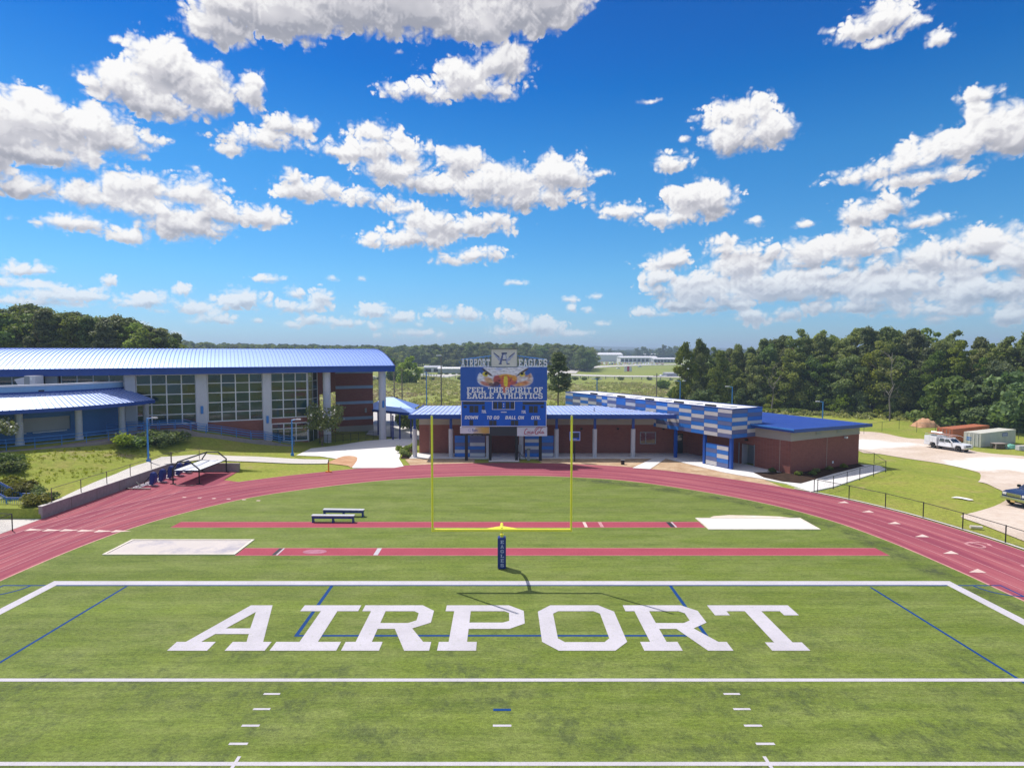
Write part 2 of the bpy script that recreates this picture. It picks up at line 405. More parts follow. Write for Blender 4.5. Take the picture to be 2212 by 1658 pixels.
M = {}
def turf_mat():
    m, t, b = nodes('turf')
    big = noise(t, .045, 4, .6); fin = noise(t, 5, 4, .75, (1, 1.8, 1)); fin2 = noise(t, 19, 3, .7)
    col = ramp(t, big, [(.3, (.124, .172, .020)), (.5, (.150, .199, .029)), (.72, (.178, .214, .041))])
    col = mixc(t, ramp(t, noise(t, .3, 7, .72, (.8, 1.7, 1)), [(.40, (0,) * 3), (.62, (.75,) * 3)]), col, (.200, .234, .066))
    col = mixc(t, ramp(t, noise(t, .7, 7, .78, (.7, 2.2, 1)), [(.46, (0,) * 3), (.66, (.75,) * 3)]), col, (.096, .142, .021))
    # pile lies in passes across the field, one lighter than the next, and long fine drag lines
    col = mixc(t, .35, col, ramp(t, noise(t, 1, 3, .5, (.012, .55, 1)), [(.35, (.36,) * 3), (.65, (.64,) * 3)]), 'OVERLAY')
    col = mixc(t, .45, col, ramp(t, noise(t, 1, 5, .7, (.12, 3.2, 1)), [(.3, (.34,) * 3), (.7, (.66,) * 3)]), 'OVERLAY')
    # dark rubber crumb showing through in worn patches, mostly towards midfield
    s = t.nodes.new('ShaderNodeSeparateXYZ'); c = t.nodes.new('ShaderNodeTexCoord'); t.links.new(c.outputs['Object'], s.inputs[0])
    play = math_(t, 'MINIMUM', math_(t, 'MAXIMUM', math_(t, 'MULTIPLY', math_(t, 'SUBTRACT', 28.5, s.outputs['Y']), .16), .12), 1)
    worn = math_(t, 'MULTIPLY', ramp(t, noise(t, .30, 7, .78), [(.47, (0,) * 3), (.58, (1,) * 3)]), ramp(t, noise(t, 2.0, 6, .8, (1.0, .6, 1)), [(.42, (0,) * 3), (.58, (.95,) * 3)]))
    col = mixc(t, math_(t, 'MULTIPLY', math_(t, 'MULTIPLY', worn, play), .8), col, (.068, .09, .032))
    col = mixc(t, .75, col, ramp(t, fin, [(.25, (.22,) * 3), (.5, (.5,) * 3), (.75, (.78,) * 3)]), 'OVERLAY')
    col = mixc(t, .6, col, ramp(t, fin2, [(.25, (.22,) * 3), (.75, (.78,) * 3)]), 'OVERLAY')
    t.links.new(col, b.inputs['Base Color']); b.inputs['Roughness'].default_value = .8; b.inputs['Specular IOR Level'].default_value = .2
    bump(t, b, fin2, .6, .04)
    return m
M['turf'] = turf_mat()
def line_mat(name, c, w, lo):
    m, t, b = nodes(name)
    col = ramp(t, noise(t, .35, 6, .7), [(.35, mul(c, .86)), (.6, c)])
    col = mixc(t, ramp(t, noise(t, 5, 4, .75), [(.55, (0,) * 3), (.8, (w,) * 3)]), col, lo)
    col = mixc(t, ramp(t, noise(t, 40, 2, .6), [(.5, (0,) * 3), (.8, (w,) * 3)]), col, lo)
    t.links.new(col, b.inputs['Base Color']); b.inputs['Roughness'].default_value = .8; b.inputs['Specular IOR Level'].default_value = .2
    return m
M['white_line'] = line_mat('white_line', (.58, .545, .60), .62, (.30, .33, .22))
M['blue_line'] = line_mat('blue_line', (.003, .05, .21), .3, (.03, .08, .10))
def track_mat(name, uv):
    m, t, b = nodes(name)
    if uv:
        c = t.nodes.new('ShaderNodeUVMap').outputs[0]
        st = noise(t, 1, 6, .7, (.10, 1.3, 1), vec=c); st2 = noise(t, 1, 5, .65, (.035, .55, 1), vec=c)
    else:
        st = noise(t, 1, 6, .7, (1.3, .10, 1)); st2 = noise(t, 1, 5, .65, (.55, .035, 1))
    col = ramp(t, st2, [(.3, (.255, .055, .082)), (.5, (.35, .088, .112)), (.7, (.43, .14, .152))])
    col = mixc(t, ramp(t, st, [(.40, (.75,) * 3), (.56, (0,) * 3)]), col, (.235, .045, .082))
    col = mixc(t, ramp(t, st, [(.56, (0,) * 3), (.78, (.5,) * 3)]), col, (.47, .185, .185))
    col = mixc(t, .35, col, ramp(t, noise(t, 14, 3, .7), [(.25, (.3,) * 3), (.75, (.7,) * 3)]), 'OVERLAY')
    t.links.new(col, b.inputs['Base Color']); b.inputs['Roughness'].default_value = .85; b.inputs['Specular IOR Level'].default_value = .2
    return m
M['track'] = track_mat('track_lanes', True); M['apron'] = track_mat('track_apron', False)
M['runway'] = PM('runway_rubber', (.36, .068, .098), .85, .16, .6, .15, fine=9)
M['lane_line'] = PM('lane_line', (.52, .25, .265), .8, .28, .8, .2, fine=5)
M['lane_edge'] = PM('lane_edge', (.55, .28, .25), .8, .2, .8, .2, fine=5)
M['pink_mark'] = PM('triangle_mark', (.70, .52, .47), .8, .15, 2, .2)
def grass_mat(name, a, bcol, dry, dryk=.5, scale=.12, dirt=None):
    m, t, b = nodes(name)
    col = ramp(t, noise(t, scale, 6, .65), [(.3, a), (.62, bcol)])
    col = mixc(t, ramp(t, noise(t, scale * 3.3, 6, .7), [(.5, (0,) * 3), (.72, (dryk,) * 3)]), col, dry)
    if dirt: col = mixc(t, ramp(t, noise(t, scale * 1.9, 7, .75), [(.60, (0,) * 3), (.70, (.85,) * 3)]), col, dirt)
    col = mixc(t, .6, col, ramp(t, noise(t, 3.2, 5, .75), [(.25, (.25,) * 3), (.75, (.75,) * 3)]), 'OVERLAY')
    col = mixc(t, .5, col, ramp(t, noise(t, 13, 3, .7), [(.25, (.25,) * 3), (.75, (.75,) * 3)]), 'OVERLAY')
    t.links.new(col, b.inputs['Base Color']); b.inputs['Roughness'].default_value = .85; b.inputs['Specular IOR Level'].default_value = .15
    bump(t, b, noise(t, 2.2, 6, .75), .7, .15)
    return m
M['lawn'] = grass_mat('lawn', (.17, .235, .022), (.245, .27, .03), (.30, .27, .075), .45)
M['mound_grass'] = grass_mat('mound_grass', (.15, .20, .022), (.25, .27, .035), (.30, .25, .09), .8, .16, (.40, .29, .17))
def ground_mat():
    """lawn near the buildings, rough scrub on the fields behind, told apart by the place itself"""
    m, t, b = nodes('ground_grass')
    near = ramp(t, noise(t, .1, 6, .65), [(.3, (.205, .265, .036)), (.62, (.30, .32, .056))])
    near = mixc(t, ramp(t, noise(t, .4, 6, .7), [(.5, (0,) * 3), (.72, (.7,) * 3)]), near, (.31, .26, .085))
    near = mixc(t, ramp(t, noise(t, .23, 7, .75), [(.60, (0,) * 3), (.70, (.75,) * 3)]), near, (.40, .29, .17))
    far = ramp(t, noise(t, .035, 7, .7, (1, .6, 1)), [(.3, (.19, .24, .05)), (.5, (.27, .285, .08)), (.62, (.31, .27, .15)), (.75, (.29, .24, .16))])
    meadow = ramp(t, noise(t, .02, 5, .6, (1, .5, 1)), [(.3, (.20, .25, .05)), (.7, (.27, .29, .075))])
    geo = t.nodes.new('ShaderNodeNewGeometry'); s = t.nodes.new('ShaderNodeSeparateXYZ'); t.links.new(geo.outputs['Position'], s.inputs[0])
    wob = math_(t, 'MULTIPLY', noise(t, .05, 4), 26)
    y = math_(t, 'ADD', s.outputs['Y'], wob)
    k1 = math_(t, 'MULTIPLY', math_(t, 'SUBTRACT', y, 160), .08)
    k2 = math_(t, 'MULTIPLY', math_(t, 'SUBTRACT', y, 285), .08)
    cl = lambda x: math_(t, 'MINIMUM', math_(t, 'MAXIMUM', x, 0), 1)
    col = mixc(t, cl(k1), near, far); col = mixc(t, cl(k2), col, meadow)
    col = mixc(t, .6, col, ramp(t, noise(t, 2.6, 6, .75), [(.25, (.22,) * 3), (.75, (.78,) * 3)]), 'OVERLAY')
    col = mixc(t, .45, col, ramp(t, noise(t, 11, 3, .7), [(.25, (.25,) * 3), (.75, (.75,) * 3)]), 'OVERLAY')
    t.links.new(col, b.inputs['Base Color']); b.inputs['Roughness'].default_value = .85; b.inputs['Specular IOR Level'].default_value = .12
    bump(t, b, noise(t, 1.6, 6, .75), .8, .2)
    return m
M['ground'] = ground_mat()
def conc(name, c, var=.1):
    m, t, b = nodes(name)
    col = ramp(t, noise(t, .5, 7, .7), [(.3, mul(c, 1 - var)), (.7, mul(c, 1 + var))])
    col = mixc(t, .5, col, ramp(t, noise(t, 4, 6, .75), [(.3, mul(c, 1 - var * 1.6)), (.7, mul(c, 1 + var))]))
    t.links.new(col, b.inputs['Base Color']); b.inputs['Roughness'].default_value = .8; b.inputs['Specular IOR Level'].default_value = .25
    return m
M['concrete'] = conc('concrete', (.62, .58, .54)); M['new_concrete'] = conc('new_concrete', (.78, .75, .73), .06)
M['wall_concrete'] = conc('wall_concrete', (.30, .255, .25), .18); M['pillar'] = conc('pillar_concrete', (.56, .54, .56), .1)
M['pale_pillar'] = conc('painted_pillar', (.60, .585, .64), .05)
def dirt_mat(name, stops, s=.12, dark=None):
    m, t, b = nodes(name)
    col = ramp(t, noise(t, s, 7, .68, (1, 1.7, 1)), stops)
    col = mixc(t, .55, col, ramp(t, noise(t, 2.3, 6, .75), [(.25, (.3,) * 3), (.75, (.7,) * 3)]), 'OVERLAY')
    if dark: col = mixc(t, ramp(t, noise(t, .3, 6, .75), [(.6, (0,) * 3), (.74, (.7,) * 3)]), col, dark)
    t.links.new(col, b.inputs['Base Color']); b.inputs['Roughness'].default_value = .95; b.inputs['Specular IOR Level'].default_value = .1
    bump(t, b, noise(t, 3, 6, .75), .5, .08)
    return m
M['lot'] = dirt_mat('sandy_lot', [(.3, (.60, .47, .36)), (.5, (.70, .58, .48)), (.7, (.78, .71, .64))])
M['lot_white'] = dirt_mat('white_gravel', [(.3, (.74, .70, .66)), (.7, (.84, .82, .79))], .2)
def lot_mat():
    """tan sand with pale gravel spread over two parts of the yard"""
    m, t, b = nodes('sandy_yard')
    col = ramp(t, noise(t, .1, 7, .7, (1, 1.7, 1)), [(.3, (.52, .41, .31)), (.5, (.61, .50, .41)), (.7, (.69, .60, .52))])
    c = t.nodes.new('ShaderNodeTexCoord'); s = t.nodes.new('ShaderNodeSeparateXYZ'); t.links.new(c.outputs['Object'], s.inputs[0])
    tot = None
    for (x, y, rx, ry) in LOT_PALE:
        dx = math_(t, 'DIVIDE', math_(t, 'SUBTRACT', s.outputs[0], x), rx); dy = math_(t, 'DIVIDE', math_(t, 'SUBTRACT', s.outputs[1], y), ry)
        r = math_(t, 'SUBTRACT', 1.15, math_(t, 'SQRT', math_(t, 'ADD', math_(t, 'MULTIPLY', dx, dx), math_(t, 'MULTIPLY', dy, dy))))
        tot = r if tot is None else math_(t, 'MAXIMUM', tot, r)
    k = math_(t, 'ADD', tot, math_(t, 'MULTIPLY', math_(t, 'SUBTRACT', noise(t, .16, 7, .7), .5), 1.5))
    col = mixc(t, ramp(t, k, [(.12, (0,) * 3), (.42, (1,) * 3)]), col, ramp(t, noise(t, .3, 6, .7), [(.3, (.72, .68, .64)), (.7, (.84, .82, .79))]))
    col = mixc(t, ramp(t, noise(t, .35, 7, .75, (.6, 1.8, 1)), [(.60, (0,) * 3), (.74, (.6,) * 3)]), col, (.42, .33, .27))
    col = mixc(t, .5, col, ramp(t, noise(t, 2.3, 6, .75), [(.25, (.3,) * 3), (.75, (.7,) * 3)]), 'OVERLAY')
    t.links.new(col, b.inputs['Base Color']); b.inputs['Roughness'].default_value = .95; b.inputs['Specular IOR Level'].default_value = .1
    bump(t, b, noise(t, 3, 6, .75), .5, .08)
    return m
LOT_PALE = [(60, 100, 10, 5.5), (72, 81, 13, 6)]
M['yard'] = lot_mat()
M['dirt'] = dirt_mat('bare_dirt', [(.3, (.36, .22, .13)), (.5, (.50, .35, .22)), (.7, (.62, .49, .34))], .5, (.17, .11, .07))
M['clay'] = dirt_mat('red_clay', [(.3, (.45, .22, .12)), (.7, (.62, .40, .25))], .6)
M['mulch'] = dirt_mat('mulch', [(.3, (.028, .02, .017)), (.7, (.075, .045, .03))], 1.5, (.13, .06, .03))
def sand_mat(name, c, dirtc):
    m, t, b = nodes(name)
    col = ramp(t, noise(t, .6, 6, .65), [(.3, mul(c, .93)), (.7, c)])
    col = mixc(t, ramp(t, noise(t, .45, 7, .7), [(.50, (0,) * 3), (.66, (.85,) * 3)]), col, dirtc)
    t.links.new(col, b.inputs['Base Color']); b.inputs['Roughness'].default_value = .95; b.inputs['Specular IOR Level'].default_value = .05
    bump(t, b, noise(t, 4, 5, .7), .5, .05); return m
M['sand_grey'] = sand_mat('pit_sand', (.62, .56, .53), (.38, .36, .42)); M['sand_white'] = sand_mat('pit_sand_white', (.80, .78, .76), (.74, .72, .70))
M['kerb'] = PM('pit_kerb', (.72, .65, .56), .8, .08, 2)
def brick_mat():
    m, t, b = nodes('red_brick')
    c = t.nodes.new('ShaderNodeTexCoord'); br = t.nodes.new('ShaderNodeTexBrick'); mp = t.nodes.new('ShaderNodeMapping')
    sx = t.nodes.new('ShaderNodeSeparateXYZ'); cb = t.nodes.new('ShaderNodeCombineXYZ'); t.links.new(c.outputs['Object'], sx.inputs[0])
    t.links.new(math_(t, 'ADD', sx.outputs[0], sx.outputs[1]), cb.inputs[0]); t.links.new(sx.outputs[2], cb.inputs[1])
    t.links.new(cb.outputs[0], br.inputs['Vector'])
    br.inputs['Scale'].default_value = 1.0; br.inputs['Brick Width'].default_value = .30; br.inputs['Row Height'].default_value = .1
    br.inputs['Mortar Size'].default_value = .008
    br.inputs['Color1'].default_value = (.34, .12, .088, 1); br.inputs['Color2'].default_value = (.27, .086, .068, 1); br.inputs['Mortar'].default_value = (.30, .20, .17, 1)
    col = mixc(t, .35, br.outputs[0], ramp(t, noise(t, .7, 6, .7), [(.3, (.17, .055, .047)), (.7, (.30, .10, .075))]))
    t.links.new(col, b.inputs['Base Color']); b.inputs['Roughness'].default_value = .85; b.inputs['Specular IOR Level'].default_value = .2
    bump(t, b, br.outputs['Fac'], .3, -.01)
    return m
M['brick'] = brick_mat()
def roof_mat(name, c, sheen, rough, k):
    """painted standing seam metal: blue enamel under a chalky bright sheen"""
    m, t, b = nodes(name)
    col = ramp(t, noise(t, .35, 5, .6), [(.3, mul(c, .9)), (.7, mul(c, 1.1))])
    oi = t.nodes.new('ShaderNodeObjectInfo')
    col = mixc(t, .15, col, ramp(t, oi.outputs['Random'], [(0, (.3,) * 3), (1, (.7,) * 3)]), 'OVERLAY')
    t.links.new(col, b.inputs['Base Color']); b.inputs['Roughness'].default_value = .5; b.inputs['Specular IOR Level'].default_value = .3
    g = t.nodes.new('ShaderNodeBsdfAnisotropic'); g.inputs['Color'].default_value = (*sheen, 1)
    t.links.new(ramp(t, noise(t, .8, 4), [(.3, (rough - .05,) * 3), (.7, (rough + .05,) * 3)]), g.inputs['Roughness'])
    mx = t.nodes.new('ShaderNodeMixShader'); mx.inputs[0].default_value = k
    t.links.new(b.outputs[0], mx.inputs[1]); t.links.new(g.outputs[0], mx.inputs[2]); t.links.new(mx.outputs[0], t.nodes['Material Output'].inputs[0])
    return m
M['roof'] = roof_mat('blue_metal_roof', (.02, .10, .44), (.50, .64, .98), .56, .42)
M['sheen_roof'] = roof_mat('painted_sheen_roof', (.20, .29, .58), (.72, .80, 1.0), .66, .45)  # same blue metal, its base colour paled to imitate reflected sky sheen
M['sheen_rib'] = roof_mat('painted_sheen_seam', (.09, .16, .46), (.5, .6, .9), .6, .3)  # seams lightened along with the sheen painted into the panels
M['wing_roof'] = roof_mat('no_glint_blue_roof', (.005, .068, .335), (.35, .5, 1.0), .5, .10)  # same blue metal again, deepened in colour to look clear of the glint
M['roof_rib'] = roof_mat('blue_roof_seam', (.02, .09, .38), (.55, .65, .95), .5, .28)
M['fascia'] = PM('blue_fascia', (.008, .055, .30), .4, .08, .6, .5)
M['white_roof'] = PM('white_membrane', (.80, .79, .80), .6, .05, .4)
def flat(name, c, rough=.45, spec=.5, metal=0, var=.06): return PM(name, c, rough, var, 1.2, spec, metal)
M['p_white'] = flat('white_panel', (.60, .575, .57)); M['p_blue'] = flat('blue_panel', (.028, .17, .56)); M['p_slate'] = flat('slate_panel', (.125, .15, .30))
M['siding'] = PM('beige_siding', (.42, .37, .32), .7, .05, .5)
M['blue_post'] = flat('blue_post', (.01, .075, .36)); M['lamp_blue'] = flat('lamp_blue', (.045, .22, .60))
M['blue_block'] = PM('blue_block_wall', (.07, .19, .44), .7, .08, .6, .3, fine=5); M['pale_block'] = PM('pale_blue_block', (.25, .43, .68), .7, .08, .6, .3, fine=5)
M['stripe'] = flat('grey_blue_band', (.30, .38, .50), .6); M['white_trim'] = flat('white_trim', (.72, .70, .74), .5)
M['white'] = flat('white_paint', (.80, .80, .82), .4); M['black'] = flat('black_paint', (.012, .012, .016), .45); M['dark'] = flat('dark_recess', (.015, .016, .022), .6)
M['grey'] = flat('grey_metal', (.30, .31, .33), .5, .5, .3); M['steel'] = flat('galvanised', (.55, .56, .58), .4, .5, .8); M['shutter'] = PM('roller_shutter', (.46, .42, .39), .6, .04, .8)
M['yellow'] = flat('yellow_enamel', (.90, .84, .03), .32, 1.0); M['pad_blue'] = flat('blue_vinyl', (.008, .03, .22), .4)
M['navy'] = flat('navy_vinyl', (.012, .03, .20), .45); M['bench_blue'] = flat('bench_blue', (.015, .05, .24), .4); M['aluminium'] = flat('aluminium', (.80, .78, .80), .35, .5, .4)
M['fabric'] = PM('white_sheet', (.72, .74, .80), .7, .05, 1); M['orange'] = flat('orange_plastic', (.80, .25, .02), .5); M['rust'] = PM('rust_orange_steel', (.42, .13, .055), .6, .18, 1.2, .4, fine=4)
M['cream_steel'] = PM('cream_steel', (.60, .58, .50), .6, .08, 1, .4); M['grey_green'] = PM('pale_container_side', (.52, .52, .47), .6, .08, 1)
M['rail_brown'] = flat('brown_rail', (.14, .10, .085), .6); M['fence_black'] = flat('fence_black', (.02, .02, .022), .5); M['wire'] = flat('fence_wire', (.10, .105, .11), .5, .5, .6)
M['pole'] = PM('weathered_pole', (.22, .19, .17), .8, .15, 1); M['wood'] = PM('grey_wood', (.34, .28, .25), .8, .15, 2); M['tarp'] = PM('green_tarp', (.16, .42, .32), .5, .15, 3)
M['asphalt'] = PM('pale_asphalt', (.55, .52, .49), .85, .06, .05); M['far_white'] = flat('white_building', (.72, .71, .74), .6); M['far_grey'] = flat('grey_building', (.40, .41, .46), .6)
M['tyre'] = flat('tyre', (.018, .018, .02), .8, .2); M['rim'] = flat('rim', (.55, .55, .57), .3, .5, .8); M['chrome'] = flat('chrome', (.70, .70, .72), .18, .5, 1.0)
M['car_white'] = flat('white_car_paint', (.80, .80, .82), .25, .6); M['car_blue'] = flat('blue_car_paint', (.03, .05, .125), .22, .6, .2); M['glassy'] = flat('car_glass', (.03, .045, .05), .06, .8)
M['lens'] = flat('headlight_lens', (.72, .70, .66), .15, .6); M['plate'] = flat('plate_yellow', (.62, .42, .15), .5)
M['sign_blue'] = flat('banner_blue', (.038, .125, .50), .5, .3); M['board_blue'] = flat('scoreboard_blue', (.006, .11, .62), .4, .4); M['digit'] = flat('digit_window', (.035, .033, .055), .35)
M['text_white'] = flat('text_white', (.90, .89, .93), .5); M['text_lav'] = flat('text_lavender', (.42, .45, .66), .5); M['cola'] = flat('red_script', (.50, .035, .10), .5); M['ad_white'] = flat('ad_white', (.74, .72, .80), .5)
M['logo_back'] = flat('logo_backing', (.74, .71, .68), .5); M['logo_blue'] = flat('logo_blue', (.13, .16, .38), .5); M['logo_dark'] = flat('logo_dark', (.06, .07, .20), .5)
def glass_mat(name, c, ior=2.0, var=.5):
    m, t, b = nodes(name)
    col = ramp(t, noise(t, .35, 3, .5, (1, 1, 1.6)), [(.35, mul(c, 1 - var)), (.7, mul(c, 1 + var))])
    t.links.new(col, b.inputs['Base Color']); b.inputs['Roughness'].default_value = .04; b.inputs['IOR'].default_value = ior
    bump(t, b, noise(t, .6, 2), .05, .05)
    return m
M['glass'] = glass_mat('tinted_glass', (.010, .040, .048), 1.75); M['door_glass'] = glass_mat('door_glass', (.02, .025, .03), 1.6)
def leaf_mat(name, dark, light, trans=.25, tone=.5):
    m, t, b = nodes(name)
    at = t.nodes.new('ShaderNodeAttribute'); at.attribute_name = 'tone'
    oi = t.nodes.new('ShaderNodeObjectInfo')
    col = ramp(t, at.outputs['Fac'], [(0, dark), (1, light)])
    hv = t.nodes.new('ShaderNodeHueSaturation'); t.links.new(col, hv.inputs['Color'])
    t.links.new(math_(t, 'ADD', math_(t, 'MULTIPLY', oi.outputs['Random'], .05), .475), hv.inputs['Hue'])
    r2 = math_(t, 'FRACT', math_(t, 'MULTIPLY', oi.outputs['Random'], 17.3))
    t.links.new(math_(t, 'ADD', math_(t, 'MULTIPLY', r2, tone * 1.2), 1 - tone * .55), hv.inputs['Value'])
    r3 = math_(t, 'FRACT', math_(t, 'MULTIPLY', oi.outputs['Random'], 41.7))
    t.links.new(math_(t, 'ADD', math_(t, 'MULTIPLY', r3, .4), .75), hv.inputs['Saturation'])
    b.inputs['Roughness'].default_value = .6; b.inputs['Specular IOR Level'].default_value = .25
    t.links.new(hv.outputs[0], b.inputs['Base Color'])
    tr = t.nodes.new('ShaderNodeBsdfTranslucent'); t.links.new(mixc(t, 1, hv.outputs[0], (1.0, 1.0, .55), 'MULTIPLY'), tr.inputs[0])
    mx = t.nodes.new('ShaderNodeMixShader'); mx.inputs[0].default_value = trans
    t.links.new(b.outputs[0], mx.inputs[1]); t.links.new(tr.outputs[0], mx.inputs[2])
    t.links.new(mx.outputs[0], t.nodes['Material Output'].inputs[0])
    return m
M['leaf'] = leaf_mat('broad_leaves', (.13, .19, .034), (.375, .435, .10), .48)
M['leaf_light'] = leaf_mat('light_leaves', (.11, .165, .022), (.28, .325, .07), .42, .35)
M['leaf_dark'] = leaf_mat('dark_leaves', (.095, .15, .045), (.275, .34, .115), .45, .4)
M['needle'] = leaf_mat('pine_needles', (.10, .145, .045), (.28, .32, .11), .45, .4)
M['bloom'] = PM('white_blossom', (.62, .60, .50), .7, .1, 3); M['scrub'] = leaf_mat('scrub_leaves', (.30, .355, .09), (.48, .50, .19), .5, .25)
M['olive'] = leaf_mat('olive_shrub', (.13, .15, .022), (.27, .28, .06), .35, .25)
M['tuft'] = leaf_mat('grass_tufts', (.27, .33, .04), (.42, .44, .09), .5, .15)
M['bark'] = PM('bark', (.16, .12, .095), .9, .3, 3, .1); M['pine_bark'] = PM('pine_bark', (.22, .16, .125), .9, .3, 3, .1)

# ================================================================== SETTING
# ------------------------------------------------------------------ ground to the horizon
def axis(fine0, fine1, step, lo, hi, extra=()):
    a = list(np.arange(fine0, fine1 + 1e-6, step)); s = step; x = fine1
    while x < hi: s *= 1.22; x += s; a.append(min(x, hi))
    s = step; x = fine0
    while x > lo: s *= 1.22; x -= s; a.append(max(x, lo))
    return sorted(set([round(float(v), 3) for v in a] + list(extra)))
gx = axis(-80, 130, 1.25, -5000, 5000, (-34.72, -34.6)); gy = axis(30, 140, 1.25, -80, 5450, (61.62, 61.72, 43.95, 44.05))
mb = MB(); nx = len(gx)
for y in gy:
    for x in gx:
        z = ground_h(x, y)
        if y > 1500: z += 0
        mb.v.append((x, y, z - .045))
for j in range(len(gy) - 1):
    for i in range(nx - 1):
        a = j * nx + i; mb.f.append((a, a + 1, a + nx + 1, a + nx))
struct('ground', mb, M['ground'], smooth=True)

# ------------------------------------------------------------------ track and turf
INNER = [(-26.6,-25),(-26.9,0),(-27.2,15),(-27.4,26),(-27.5,32.7),(-27.1,38.2),(-26.2,42.2),(-24.5,46.2),(-21.6,50.6),(-17.2,54.2),(-11,57.6),(-4,59.3),(2.2,59.6),(8.4,58.6),(13,56.7),(18.2,52.6),(22,48.3),(24.4,43.8),(25.6,39),(26.1,34.2),(26.3,29.6),(26.6,20),(26.7,0),(26.6,-25)]
inner = catmull(INNER, 8)
def offset(P, d):
    o = []
    for i, p in enumerate(P):
        a, b = P[max(i - 1, 0)], P[min(i + 1, len(P) - 1)]
        tx, ty = b[0] - a[0], b[1] - a[1]; l = math.hypot(tx, ty)
        o.append((p[0] - ty / l * d, p[1] + tx / l * d))
    return o
LANE, NL = 1.16, 6
rows = [offset(inner, LANE * k) for k in range(NL + 1)]
slen = [0]
for a, b in zip(inner, inner[1:]): slen.append(slen[-1] + math.dist(a, b))
def strip(name, d0, d1, z, m, uv=False, n=1, parent=None):
    mb = MB(); ds = [d0 + (d1 - d0) * k / n for k in range(n + 1)]; O = [offset(inner, d) for d in ds]; L = len(inner)
    for r in O: mb.v += [(x, y, z) for x, y in r]
    for k in range(n):
        for i in range(L - 1): mb.f.append((k * L + i, k * L + i + 1, (k + 1) * L + i + 1, (k + 1) * L + i))
    o = struct(name, mb, m, parent)
    if uv:
        u = o.data.uv_layers.new(name='UVMap')
        for lo in o.data.loops:
            vi = lo.vertex_index; u.data[lo.index].uv = (slen[vi % L], ds[vi // L])
    return o
track = strip('running_track', .0, LANE * NL, 0.0, M['track'], True, 6)
for k in range(1, NL): strip('lane_line', LANE * k - .028, LANE * k + .028, .005, M['lane_line'], parent=track)
strip('lane_edge_line', -.06, .07, .004, M['lane_edge'], parent=track)
strip('lane_edge_line', LANE * NL - .06, LANE * NL + .03, .004, M['lane_line'], parent=track)
# the straight runs on to the start of the sprints, between the bend and the low wall
outer = rows[-1]
ow = [p for p in outer if p[0] < -20 and p[1] > -25]
ow = [p for p in ow if p[1] <= 56.9]
ap = [(-34.6, -25), (-34.6, 61.55), (-27.7, 61.55), (-27.3, 57.6)] + [p for p in reversed(ow) if p[1] < 57.2]
mb = MB(); mb.loops([ap], lambda x, y: (x, y, -.004))
apron = struct('track_apron', mb, M['apron'], track)
for x in (-29.0, -30.15, -31.3, -32.45, -33.6):
    pts = [(x - .028, -20), (x + .028, -20), (x + .028, 53.5), (x - .028, 53.5)]
    y0 = -20
    mb = MB(); mb.loops([pts], lambda a, b: (a, b, .009)); struct('lane_line', mb, M['lane_line'], track)
turf_poly = list(inner)
mb = MB(); mb.loops([turf_poly], lambda x, y: (x, y, 0))
turf = struct('turf_field', mb, M['turf'])
def sheet(name, poly, z, m, parent=turf):
    mb = MB(); mb.loops([poly] if not isinstance(poly[0][0], (tuple, list)) else poly, lambda x, y: (x, y, z)); return struct(name, mb, m, parent)
def seg(name, a, b, w, z, m, parent=turf):
    d = Vector((b[0] - a[0], b[1] - a[1])); n = Vector((-d.y, d.x)).normalized() * w / 2
    return sheet(name, [(a[0] - n.x, a[1] - n.y), (b[0] - n.x, b[1] - n.y), (b[0] + n.x, b[1] + n.y), (a[0] + n.x, a[1] + n.y)], z, m, parent)
# turf worn dark along the inside of the right bend
mw, t, b = nodes('worn_turf'); uvn = t.nodes.new('ShaderNodeUVMap'); sw = t.nodes.new('ShaderNodeSeparateXYZ'); t.links.new(uvn.outputs[0], sw.inputs[0])
edge = math_(t, 'SUBTRACT', 1, math_(t, 'ABSOLUTE', math_(t, 'SUBTRACT', math_(t, 'MULTIPLY', sw.outputs[1], 2), 1)))
al = math_(t, 'MULTIPLY', math_(t, 'MULTIPLY', ramp(t, noise(t, .25, 6, .7), [(.40, (0,) * 3), (.60, (1,) * 3)]), ramp(t, noise(t, 1.6, 5, .75), [(.38, (.2,) * 3), (.62, (1,) * 3)])), edge)
b.inputs['Base Color'].default_value = (.075, .095, .04, 1); b.inputs['Roughness'].default_value = .9; t.links.new(math_(t, 'MULTIPLY', al, .9), b.inputs['Alpha'])
iw = [i for i, p in enumerate(inner) if p[0] > 6 and p[1] > 22]; mb = MB()
A_, B_ = offset(inner, -2.6), offset(inner, -.15); mb.v = [(*A_[i], .003) for i in iw] + [(*B_[i], .003) for i in iw]; nw = len(iw)
mb.f = [(i, i + 1, nw + i + 1, nw + i) for i in range(nw - 1)]; ws_ = struct('worn_strip', mb, mw, turf); uw_ = ws_.data.uv_layers.new(name='UVMap')
for lo in ws_.data.loops: uw_.data[lo.index].uv = ((lo.vertex_index % nw) / nw, 0.0 if lo.vertex_index < nw else 1.0)
